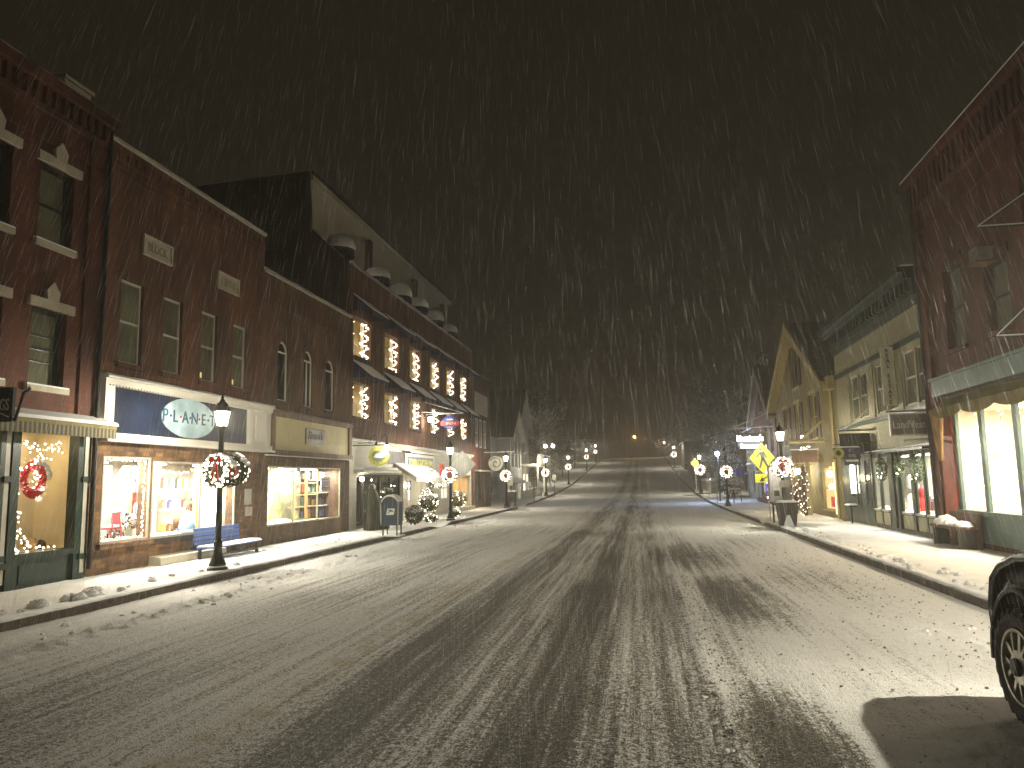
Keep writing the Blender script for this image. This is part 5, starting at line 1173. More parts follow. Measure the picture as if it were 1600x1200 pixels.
# ------------------------------------------------------------------ right row
def building_g():
    S = RS; y0, y1 = 6.0, 20.9
    t = thing('corner_brick_building', (XR, 14, 0), 'large red brick building at the right edge with a teal shopfront and bright scalloped windows', 'building')
    ops = [(18.5, 19.55, 4.72, 6.7), (16.3, 17.4, 4.72, 6.2), (13.8, 14.9, 4.72, 6.6), (11.3, 12.4, 4.72, 6.6)]
    wall(S, y0, y1, 3.62, 9.35, ops, BR_G, t, rev=.25); wall(S, y0, y1, 0, 3.6195, [(9, 19.62, .25, 3.3)], BR_G, t, name='ground_floor_wall', roof=False, rev=.05)
    for i, (a, b, c, d) in enumerate(ops):
        win(S, a, b, c, d, t, M_DARK, mat('grey_blind', (0.14, 0.145, 0.11), .35, var=.15), rev=.2, fw=.06); sill(S, a, b, c, t, BR_G, snow=False)
        S.box(MB(), a - .12, b + .12, d, d + .2, -.02, .04).build('lintel', BR_G, t)
    c = MB(); S.box(c, y0, y1 + .1, 9.35, 9.5, -.4, .3); S.box(c, y0, y1, 8.6, 8.7, 0, .12); S.box(c, y0, y1, 8.0, 8.06, 0, .06)
    for i in range(50):
        yy = y1 - .1 - i * .28
        if yy > y0: S.box(c, yy - .07, yy + .07, 8.7, 9.35, .001, .16)
    for yy in (20.5, 15.3): S.box(c, yy, yy + .38, 0, 8.6, 0, .1)
    c.build('cornice', BR_G, t)
    MB().tube([S.P(y0, 9.53, .28), S.P(y1 + .1, 9.53, .28)], .02, 5).build('roof_snow', M_SNOW, t)
    MB().tube([S.P(y1 - .02, 9.3, .12), S.P(y1 - .02, .2, .12)], .05, 8).build('drainpipe', M_DARK, t)
    f = MB()
    S.box(f, 9, 20.0, 3.66, 4.04, .002, .3); S.box(f, 9, 20.05, 4.04, 4.1, 0, .36)
    for (a, b) in ((19.5, 19.66), (18.1, 18.28), (16.52, 16.7), (14.9, 15.05), (13.2, 13.35), (11.5, 11.65)): S.box(f, a, b, .95, 3.3, -.05, .02)
    S.box(f, 9, 19.62, .25, .85, -.2, .02); S.box(f, 9, 19.66, .85, .95, -.22, .1); S.box(f, 9, 19.62, .5, .53, .02, .035)
    f.build('shop_frame', M_TEAL, t)
    S.box(MB(), 19.68, 20.45, .2, 3.3, .001, .06).build('red_pilaster', mat('brick_paint_red', (0.42, 0.09, 0.05), .6), t)
    # scalloped awning
    aw = MB(); n = 60; pts = []; L = 8.8
    vs = []; fs = []
    for i in range(n * 2 + 1):
        y = 19.9 - i * 10.9 / (n * 2); ph = ((19.9 - y) % 1.65) / 1.65; sc = .13 * abs(math.sin(math.pi * ph)) ** .6
        vs += [S.P(y, 3.62, .05), S.P(y, 3.36, .34 + .02 * math.sin(y * 9)), S.P(y, 3.22 - sc, .36)]
    for i in range(n * 2):
        for j in range(2): a = i * 3 + j; fs.append((a, a + 1, a + 4, a + 3))
    aw.add(vs, fs); aw.build('scalloped_awning', M_OLIVE, t)
    room(S, 9, 20.7, .93, 3.35, 2.2, mat('bright_interior', (0.85, 0.80, 0.68), .8, var=.05), t, rev=.2)
    for a, b in ((9, 11.5), (11.65, 13.2), (13.35, 14.9), (15.05, 16.52), (16.7, 18.1), (18.28, 19.5)): pane(S, a, b, .95, 3.3, -.1, t)
    for y in (18.7, 17.0, 15.3, 13.4, 11.2): light('window_light', 'AREA', S.P(y, 3.25, -1.2), 105 if y > 14 else 30, (1, .84, .60), 1.2, 1.3, parent=t)
    mb = MB(); S.box(mb, 9.5, 19.2, 3.3, 3.33, -1.6, -1.4); mb.build('tube_lamp', M_TUBE, t)
    # hanging cords, lights, little trees
    for i, (y, l) in enumerate(((19.35, 'tall string of lights down the left edge of the bright teal window'), (18.05, 'string of lights hanging beside the first teal mullion'), (17.3, 'thin string of lights hanging in the middle of the second bright pane'), (17.0, 'faint string of lights just right of the middle of the second bright pane'), (16.45, 'string of lights hanging past the second teal mullion'))):
        string_lights([S.P(y, 3.2, -.35), S.P(y, 2.0 if i else 1.2, -.35)], 22, l, 'hanging lights in the bright corner window', .05, .02, seed=50 + i)
    for i, (y, l) in enumerate(((18.9, 'thin frame hanging in the left bright pane'), (17.25, 'thin frame hanging in the middle bright pane'))):
        mb = MB(); mb.tube([S.P(y, 3.25, -.3), S.P(y, 2.2, -.3), S.P(y - .55, 2.2, -.3)], .012, 4); one(mb, 'cord_loop', M_DARK, l, 'frame', 'hanging frames in the corner window')
    for i, (y, h, l) in enumerate(((17.9, .38, 'small bottle-brush tree on the left in the bright corner window'), (17.45, .5, 'taller bottle-brush tree in the middle of the bright corner window'), (17.6, .3, 'smallest bottle-brush tree, behind the other two'))):
        t2 = thing('miniature_tree', S.P(y, .95, -.7 - .2 * (i == 2)), l, 'tree', 'miniature trees in the corner window'); mb = MB(); rnd = random.Random(i)
        b = S.P(y, .95, -.7 - .2 * (i == 2))
        for k in range(220):
            z = rnd.random(); a = rnd.uniform(0, 6.28); r = .17 * (1 - z); p = b + Vector((r * .2 * math.cos(a), r * .2 * math.sin(a), .06 + z * h)); q = b + Vector((r * math.cos(a), r * math.sin(a), .03 + z * h)); v = Vector((0, 0, .012)); mb.add([p, q - v, q + v], [(0, 1, 2)])
        mb.build('foliage', M_GREEN, t2); MB().tube([b, b + Vector((0, 0, h))], .012, 5).build('trunk', M_WOOD, t2)
    d = thing('tan_drape', S.P(19.75, 2.0, .3), 'tan cloth drape gathered at the left end of the scalloped awning', 'drape'); vs = []; fs = []; n = 24
    for j, (z, wd) in enumerate(((3.35, .75), (3.0, .6), (2.6, .42), (2.3, .3), (2.1, .2))):
        for i in range(n + 1): u = i / n - .5; vs.append(S.P(19.95 - .15 + u * wd, z, .3 + .06 * math.sin(i * 1.9) * (wd + .2)))
    for j in range(4):
        for i in range(n): a = j * (n + 1) + i; fs.append((a, a + 1, a + n + 2, a + n + 1))
    mb = MB(); mb.add(vs, fs); mb.build('cloth', M_TAN, d)
    # snowy bench under the window
    b = thing('snowy_bench', (7.0, 19.1, SWZ), 'dark bench heaped with snow under the left end of the bright teal window', 'bench')
    MB().box(6.75, 7.2, 18.3, 19.9, .55, .62).build('seat', M_DWOOD, b)
    for y in (18.35, 19.8): MB().box(6.8, 7.15, y, y + .06, .12, .55).build('leg', M_DARK, b)
    MB().box(7.2, 7.26, 18.3, 19.9, .12, .9).build('backrest', M_DWOOD, b)
    mb = MB()
    for i in range(9): mb.ball((6.98 + .04 * (i % 2), 18.45 + i * .17, .6), random.uniform(.15, .24), 9, 5, (1.1, 1, 1.0 if i > 4 else .6), .1, True)
    mb.build('snow_cover', M_SNOW, b, True)
    a = thing('air_conditioner', S.P(16.9, 6.05, .2), 'window air conditioner box high on the red brick wall at the right', 'air conditioner')
    S.box(MB(), 16.75, 17.15, 6.2, 6.5, .0, .34).build('casing', mat('dull_metal', (.2, .19, .15), .6), a); S.box(MB(), 16.72, 17.18, 6.16, 6.199, -.0, .38).build('tray', M_BROWN, a)
    g = MB()
    for k in range(6): S.box(g, 16.78, 17.12, 6.23 + k * .042, 6.245 + k * .042, .34, .35)
    g.build('grille', M_DARK, a)
    for i, (y, z, l) in enumerate(((14.8, 6.3, 'upper snow-topped sign bracket reaching out of the red wall at the right edge'), (15.2, 4.3, 'lower snow-topped sign bracket over the teal cornice'))):
        k = thing('wall_bracket', S.P(y, z, 0), l, 'bracket', 'brackets on the corner building'); mb = MB(); mb.tube([S.P(y, z, 0), S.P(y, z, 1.1 - .3 * i)], .022, 6); mb.tube([S.P(y, z + .75, 0), S.P(y, z + .02, 1.08 - .3 * i)], .018, 5); mb.build('arm', M_DARK, k)
        mb = MB(); mb.tube([S.P(y, z + .03, 0), S.P(y, z + .03, 1.1 - .3 * i)], .02, 5); mb.tube([S.P(y, z + .78, 0), S.P(y, z + .05, 1.08 - .3 * i)], .016, 5); mb.build('snow_cover', M_SNOW, k)
building_g()

def wreath_small(c, label, lit=True, R_=.27, axis='R'):
    t = thing('door_wreath', c, label, 'wreath', 'dark wreaths on the green shopfront'); mb = MB(); rnd = random.Random(int(c[1] * 10)); c = Vector(c)
    for i in range(500):
        a = rnd.uniform(0, 6.283); b = rnd.uniform(0, 6.283); rr = R_ + .08 * math.cos(b); p = c + Vector((-.05 + .07 * math.sin(b), rr * math.cos(a), rr * math.sin(a))); d = Vector((rnd.uniform(-1, 1), rnd.uniform(-1, 1), rnd.uniform(-1, 1))).normalized() * .07; v = d.orthogonal().normalized() * .02
        mb.add([p - v, p + v, p + d], [(0, 1, 2)])
    mb.build('foliage', M_GREEN, t)
    b = MB()
    for i in range(8 if lit else 3): a = rnd.uniform(3.4, 6.0); b.ball(c + Vector((-.12, R_ * math.cos(a), R_ * math.sin(a))), .016, 5, 3)
    b.build('bulb', M_BULB, t)['kind'] = 'stuff'
    return t
def building_h():
    S = RS; y0, y1 = 20.95, 30.35
    t = thing('green_shopfront_building', (XR, 25.6, 0), 'cream two-storey building with a heavy dark cornice and a dark green glazed shopfront', 'building')
    U = [(27.45, 28.45), (26.35, 27.35), (24.5, 25.45), (23.45, 24.4), (21.9, 22.85), (21.0, 21.8)]
    U = [(a, b, 3.7, 5.22) for a, b in U]
    wall(S, y0, y1, 2.6, 7.25, U, M_GSTONE, t, back=11)
    D = [(25.0, 25.66, .72, 2.3), (25.76, 26.3, .72, 2.3), (22.95, 23.8, .72, 2.38), (22.05, 22.55, .72, 2.45), (21.2, 21.75, .72, 2.45), (26.9, 27.6, .7, 2.2), (28.3, 28.75, .3, 2.1)]
    D = [(24.95, 25.6), (25.75, 26.4), (22.95, 23.75), (21.95, 22.55), (21.15, 21.78), (26.75, 27.4), (28.0, 28.5)]
    D = [(a, b, .72, 2.34) for a, b in D]
    wall(S, y0, y1, 0, 2.5995, D, M_DGREEN, t, name='ground_floor_wall', roof=False, back=11, rev=.04)
    for a, b, c, d in D[:5]: S.box(MB(), a, b, .25, .62, .001, .02).build('kick_panel', M_GSTONE, t)
    S.box(MB(), 21.0, 30.2, .12, .22, .0, .06).build('plinth', M_DARK, t)
    for y in (20.98, 21.82, 25.64, 26.5): S.box(MB(), y, y + .12, .22, 2.45, .002, .03).build('pilaster', M_DGREEN, t)
    for y in (22.62, 23.9, 24.3): S.box(MB(), y, y + .16, .22, 2.45, .002, .06).build('pilaster', M_DGREEN, t)
    for i, o in enumerate(D[:5]):
        S.box(MB(), *o[:2], .66, .72, .0, .06).build('sill', M_TRIM, t); pane(S, *o, -.03, t)
    for o in D[5:]: win(S, *o, t, M_DARK, M_PANED, rev=.035)
    room(S, 21.05, 28.9, .7, 2.4, 1.6, M_WHITEI, t, rev=.045)
    for y in (21.6, 23.3, 25.2): light('window_light', 'AREA', S.P(y, 2.33, -.5), 48, (1, .97, .84), .5, 1.0, parent=t)
    mb = MB(); S.box(mb, 21.1, 26.3, 2.34, 2.37, -.9, -.8); mb.build('tube_lamp', M_TUBE, t)
    for a, b, c, d in U: win(S, a, b, c, d, t, M_TRIM, M_PANE, rev=.1, fw=.05)
    for a, b in ((28.5, 30.1), (25.6, 26.25), (22.95, 23.35)): S.box(MB(), a, b, 3.6, 5.35, .0, .04).build('wall_panel', M_GSTONE, t)
    S.box(MB(), y0 + .01, y1, 5.4, 5.56, 0, .06).build('belt_course', M_DGREEN, t); S.box(MB(), y0 + .01, y1, 3.45, 3.58, 0, .1).build('belt_course', M_DGREEN, t)
    c = MB(); S.box(c, y0 + .01, y1, 6.32, 6.5, 0, .1); S.box(c, y0 + .01, y1, 6.5, 6.95, 0, .22); S.box(c, y0 + .01, y1 + .05, 6.95, 7.12, 0, .42); S.box(c, y0 + .01, y1 + .08, 7.12, 7.27, -.2, .55)
    for i in range(26): yy = y0 + .2 + i * .36; S.box(c, yy, yy + .12, 6.62, 6.95, .22, .34)
    c.build('cornice', M_DGREEN, t); snowcap(MB(), S.X(-.2), S.X(.56), y0, y1 + .08, 7.273, .04).build('roof_snow', M_SNOW, t)
    S.box(MB(), 21.0, 27.6, 2.44, 2.5, 0, .3).build('shop_cornice', M_DGREEN, t); snowcap(MB(), S.X(0), S.X(.32), 21.0, 27.6, 2.503, .035).build('ledge_snow', M_SNOW, t)
    # signs
    v = thing('vertical_sign', S.P(23.4, 3.9, .25), 'narrow white vertical sign reading REAL ESTATE between the upper windows', 'sign')
    vs = mat('sign_cream', (0.5, 0.47, 0.33), .6); MB().box(7.0, 7.36, 23.4, 23.46, 3.78, 5.5).build('sign_board', vs, v)
    for i, ch in enumerate('REAL ESTATE'):
        if ch != ' ': text(ch, (7.18, 23.395, 5.40 - i * .152), 'C', None, .115, mat('ink', (0.02, 0.02, 0.025), .4), v, bold=.012)
    MB().box(7.36, 7.4, 23.41, 23.45, 5.2, 5.24).build('bracket', M_DARK, v)
    l = thing('framed_sign', (6.9, 21.15, 2.8), 'framed dark sign reading LandVest hanging over the green shopfront', 'sign')
    y = 21.15; x0, x1, z0, z1 = 6.42, 7.36, 2.79, 3.38
    MB().box(x0 + .04, x1 - .04, y, y + .05, z0 + .04, z1 - .04).build('sign_board', mat('dark_plate', (0.12, .11, .1), .5), l)
    fb = MB(); fb.box(x0, x1, y - .01, y + .06, z1 - .04, z1); fb.box(x0, x1, y - .01, y + .06, z0, z0 + .04); fb.box(x0, x0 + .04, y - .01, y + .06, z0 + .04, z1 - .04); fb.box(x1 - .04, x1, y - .01, y + .06, z0 + .04, z1 - .04); fb.build('sign_frame', M_TRIM, l)
    text('LandVest', ((x0 + x1) / 2, y - .005, (z0 + z1) / 2), 'C', .78, .2, M_TRIM, l, bold=.006)
    MB().tube([(6.35, y, 3.43), (7.4, y, 3.43)], .02, 5).build('bracket', M_DARK, l)
    MB().tube([(6.35, y, 3.46), (7.4, y, 3.46)], .018, 5).build('snow_cover', M_SNOW, l)
    MB().tube([(6.7, 21.1, 2.66), (7.4, 21.1, 2.69)], .03, 5).build('lower_bar', M_TRIM, l)
    k = thing('dark_hanging_sign', (7.0, 26.4, 2.5), 'large blank dark sign board hanging from a snow-lined bracket left of the framed sign', 'sign')
    MB().box(6.42, 7.38, 26.4, 26.46, 2.48, 3.16).build('sign_board', M_DARK, k)
    MB().tube([(6.4, 26.43, 3.25), (7.4, 26.43, 3.25)], .02, 5).build('bracket', M_DARK, k)
    mb = MB(); mb.tube([(6.4, 26.43, 3.285), (7.4, 26.43, 3.285)], .018, 5); mb.tube([(6.6, 26.43, 3.29), (7.4, 26.43, 3.95)], .014, 4); mb.tube([(6.45, 26.43, 3.29), (7.4, 25.6, 3.7)], .014, 4); mb.build('snow_cover', M_SNOW, k)
    o = thing('emblem_sign', (6.5, 25.9, 2.36), 'long dark purple sign with a round yellow emblem, below the blank dark board', 'sign')
    MB().box(6.08, 6.92, 25.9, 25.95, 2.32, 2.68).build('sign_board', mat('plum', (.03, .02, .05), .5), o)
    MB().prism([(6.24 + .17 * math.cos(2 * math.pi * i / 20), 25.89, 2.5 + .18 * math.sin(2 * math.pi * i / 20)) for i in range(20)], (0, -.02, 0)).build('round_emblem', mat('olive_gold', (.38, .36, .06), .5), o)
    MB().prism([(6.24 + a * .8, 25.865, 2.5 + b * .8) for a, b in ((-.08, -.08), (.06, -.1), (.1, .02), (.02, .12), (-.06, .1), (-.1, .02))], (0, -.006, 0)).build('dark_motif', M_DARK, o)
    text('O', (6.6, 25.895, 2.59), 'C', .08, .1, M_TRIM, o); text('O W L', (6.66, 25.895, 2.42), 'C', .24, .09, M_TRIM, o)
    snowcap(MB(), 6.08, 6.92, 25.88, 25.97, 2.683, .03, .03).build('snow_cover', M_SNOW, o)
    MB().tube([(6.1, 25.93, 2.78), (7.4, 25.93, 2.82)], .016, 5).build('bracket', M_DARK, o)
    q = thing('small_white_sign', (7.0, 26.9, 2.1), 'small white-bordered sign over the recessed green door', 'sign'); MB().box(6.65, 7.15, 26.9, 26.94, 2.13, 2.35).build('sign_board', M_DARK, q); text('CAFE', (6.9, 26.895, 2.27), 'C', .36, .09, M_WHITE, q) if False else MB().box(6.7, 7.1, 26.89, 26.9, 2.24, 2.31).build('white_band', M_WHITE, q)
    snowcap(MB(), 6.63, 7.17, 26.88, 26.96, 2.353, .05, .03).build('snow_cover', M_SNOW, q)
    wreath_small(S.P(24.95, 1.95, .12), 'dark wreath with a few lights hung between the left pair of green shopfront panes'); wreath_small(S.P(22.0, 1.95, .12), 'dark wreath with sparkling lights hung right of the green shop door', True, .33); wreath_small(S.P(23.35, 2.05, .1), 'dark swag wreath high in the glazed green door', False, .24)
    for i, (y, l) in enumerate(((21.45, 'rightmost'), (22.25, 'second from the right'), (23.35, 'middle, behind the door'), (25.25, 'second from the left'), (26.05, 'leftmost'))):
        string_lights([S.P(y - .26, .78, -.2), S.P(y + .26, .78, -.2)], 9, 'sill lights in the %s pane of the green shopfront' % l, 'sill lights in the green shopfront', .02, .018, seed=60 + i)
    rnd = random.Random(12)
    for i, y in enumerate((21.3, 21.65, 22.1, 22.4, 23.1, 23.6, 25.15, 25.45, 25.95, 26.25)):
        h = rnd.uniform(.2, .55); c = rnd.randrange(7); mb = MB(); mb.box(S.X(-.55), S.X(-.75), y - .1, y + .1, .72, .72 + h); mb.box(S.X(-.6), S.X(-.7), y - .04, y + .04, .72 + h, .72 + h + .07)
        one(mb, 'shop_item', mat('frame_' + nmc[c], colc[c], .5), '%s boxed item, %s along the green shopfront sills from the right' % (nmc[c], ordn[i]), 'box', 'boxed goods in the green shopfront')
    for i, y in enumerate((21.3, 21.6, 25.2, 26.0)):
        mb = MB(); mb.box(S.X(-.9), S.X(-.92), y - .14, y + .14, 1.35, 1.75); n_ = one(mb, 'paper_sheet', mat('grey_paper', (.4, .4, .42), .7), 'pale notice sheet hung inside the green shopfront, %s from the right' % ordn[i], 'notice', 'notice sheets in the green shopfront')
    red = MB(); red.ball(S.P(23.3, 1.25, -.4), .16, 9, 6, (.7, .9, 1.3), .1); red.lathe([(.17, 0), (.2, .2), (.1, .45)], S.P(23.35, .74, -.4), 9); one(red, 'santa_doll', M_RED, 'red cloth doll behind the glazed green door', 'doll', None, True)
    # porch lantern at the left end
    w = thing('wall_lamp', S.P(28.75, 1.2, .2), 'tall bright lamp on the wall where the yellow house meets the green shopfront', 'lamp'); S.box(MB(), 28.7, 28.85, 1.15, 2.15, .02, .1).build('glowing_tube', M_TUBE, w); S.box(MB(), 28.66, 28.89, 1.05, 1.149, 0, .14).build('bracket', M_DARK, w); light('lamp_light', 'POINT', S.P(28.75, 1.7, .35), 12, (1, .85, .45), .1, parent=w)
    b = MB(); b.box(6.95, 7.2, 27.9, 28.4, .7, .76)
    t3 = thing('cafe_stand', (7.1, 28.1, SWZ), 'small snow-topped black stand by the recessed green door', 'stand'); b.build('top', M_BLACK, t3); MB().box(7.05, 7.1, 28.12, 28.17, .12, .7).build('leg', M_BLACK, t3); snowcap(MB(), 6.93, 7.22, 27.88, 28.42, .763, .06, .1).build('snow_cover', M_SNOW, t3)
building_h()

def building_i():
    S = RS
    t = gable_house(S, 31.2, 43.4, 5.55, 8.95, 13, 'tall yellow gabled house with shuttered windows and lit porch posts', 'yellow_house', M_YELLOW, M_ROOF, M_YTRIM, 0,
                    [(40.0, 41.1, 3.4, 5.2), (37.1, 38.2, 3.4, 5.2), (33.7, 34.8, 3.4, 5.3), (37.0, 38.2, 6.0, 8.0), (31.75, 33.65, .4, 2.15), (36.3, 37.2, .3, 2.0), (38.2, 39.4, .3, 2.0)], over=.45, trimw=.3)
    for (a, b, c, d) in ((40.0, 41.1, 3.4, 5.2), (37.1, 38.2, 3.4, 5.2), (33.7, 34.8, 3.4, 5.3), (37.0, 38.2, 6.0, 8.0)):
        S.box(MB(), a - .1, b + .1, d + .02, d + .16, .0, .1).build('window_cap', M_YTRIM, t); S.box(MB(), a - .1, b + .1, c - .12, c - .02, .0, .1).build('sill', M_YTRIM, t)
        for y in (a - .5, b + .08): S.box(MB(), y, y + .42, c, d, .003, .05).build('shutter', mat('maroon_shutter', (.06, .025, .02), .6), t)
    S.box(MB(), 30.37, 31.19, 0, 5.3, -.3, -.02).build('side_infill', M_YELLOW, t)
    S.box(MB(), 30.36, 31.2, 5.1, 5.6, -3, .3).build('eave_return', M_YTRIM, t)
    for y in (31.2, 43.2): S.box(MB(), y, y + .2, 0, 5.5, .003, .04).build('corner_board', M_YTRIM, t)
    MB().tube([S.P(31.0, 5.4, .08), S.P(31.0, .2, .08)], .04, 6).build('drainpipe', M_YTRIM, t)
    S.box(MB(), 33.8, 43.2, 2.5, 2.7, .003, .5).build('porch_beam', M_YTRIM, t)
    snowcap(MB(), S.X(0), S.X(.5), 33.8, 43.2, 2.703, .05).build('beam_snow', M_SNOW, t)
    for y in (34.5, 37.6, 40.7): S.box(MB(), y, y + .18, .1, 2.5, .3, .48).build('porch_post', M_YTRIM, t)
    S.box(MB(), 31.75, 33.65, .36, .42, 0, .08).build('window_shelf', M_YTRIM, t)
    m = MB(); m.tube([S.P(32.7, 3.2, 1.4), S.P(32.7, 3.2, 0)], .07, 4); m.tube([S.P(32.7, 3.2, 1.0), S.P(32.7, 4.1, 0)], .06, 4); m.build('timber_bracket', M_YTRIM, t)
    # bright window pane & lamp
    S.box(MB(), 31.82, 33.58, .46, 2.1, -.116, -.112).build('lit_curtain', emis('amber_window', (1, .62, .25), .55), t)
    l = light('window_light', 'POINT', S.P(32.4, 1.6, .35), 10, (1, .8, .4), .12, parent=t)
    mb = MB(); mb.ball(S.P(32.5, 1.85, -.06), .13, 9, 6); mb.build('globe_lamp', M_LBULB, t); MB().ball(S.P(32.35, 1.35, -.06), .11, 9, 6).build('globe_lamp', M_LBULB, t)
    S.box(MB(), 32.1, 32.7, .55, .95, -.11, -.07).build('red_display', M_RED, t)
    S.box(MB(), 31.25, 31.5, .3, 2.3, .04, .05).build('light_strip', emis('yellow_strip', (1, .9, .35), 1.4), t)
    s = thing('porch_sign', S.P(33.0, 2.4, .6), 'brown wooden sign hanging under the yellow timber bracket', 'sign'); MB().box(6.1, 7.1, 32.9, 32.96, 2.35, 2.85).build('sign_board', M_BROWN, s); MB().box(6.05, 7.15, 32.9, 32.96, 2.86, 2.9).build('snow_cover', M_SNOW, s); MB().box(6.2, 7.0, 32.89, 32.9, 2.3, 2.33).build('lower_bar', M_YTRIM, s)
    for i, (y, z, r_, l_) in enumerate(((37.8, 2.02, .13, 'left globe of the bright pair on the yellow porch'), (35.5, 2.0, .13, 'right globe of the bright pair on the yellow porch'), (34.0, 3.44, .07, 'small bare bulb above the timber bracket of the yellow house'))):
        k = thing('porch_lamp', S.P(y, z, .6), l_, 'lamp', 'porch lamps on the yellow house'); MB().ball(S.P(y, z, .62), r_, 10, 7).build('globe', M_LBULB, k); MB().tube([S.P(y, z + .12, .62), S.P(y, z + .3, .3), S.P(y, z + .3, 0)], .015, 5).build('arm', M_DARK, k); light('lamp_light', 'POINT', S.P(y, z, .9), (22, 22, 6)[i], (1, .85, .5), .1, parent=k)
    for i, (y, l_) in enumerate(((35.9, 'pinkish lights wound round the middle porch post of the yellow house'), (33.9, 'lights wound round the shrub-like post right of the yellow porch lamps'))):
        pts = [S.P(y + .14 * math.cos(k * .8), .2 + k * .045, .7 + .14 * math.sin(k * .8)) for k in range(40)]
        g = thing('lit_post_garland', S.P(y, .1, .7), l_, 'garland', 'lit posts at the yellow porch'); MB().tube([S.P(y, .1, .7), S.P(y, 2.2, .7)], .08, 6).build('post', M_DWOOD, g)
        gr = MB(); rnd = random.Random(i + 70)
        for p in pts:
            for q in range(6): d = Vector((rnd.uniform(-1, 1), rnd.uniform(-1, 1), rnd.uniform(-1, 1))).normalized() * .12; v = d.orthogonal().normalized() * .03; gr.add([p - v, p + v, p + d], [(0, 1, 2)])
        gr.build('foliage', M_GREEN, g); bulbs_along(pts, 44, .07, .022, 70 + i).build('bulb', M_BULBP if i == 0 else M_BULB, g)['kind'] = 'stuff'
    string_lights([S.P(35.6, 3.1, .3), S.P(35.0, 2.9, .5), S.P(34.2, 3.05, .3)], 14, 'swag of lights over the yellow porch beam', jit=.06, r=.022, seed=77)
building_i()

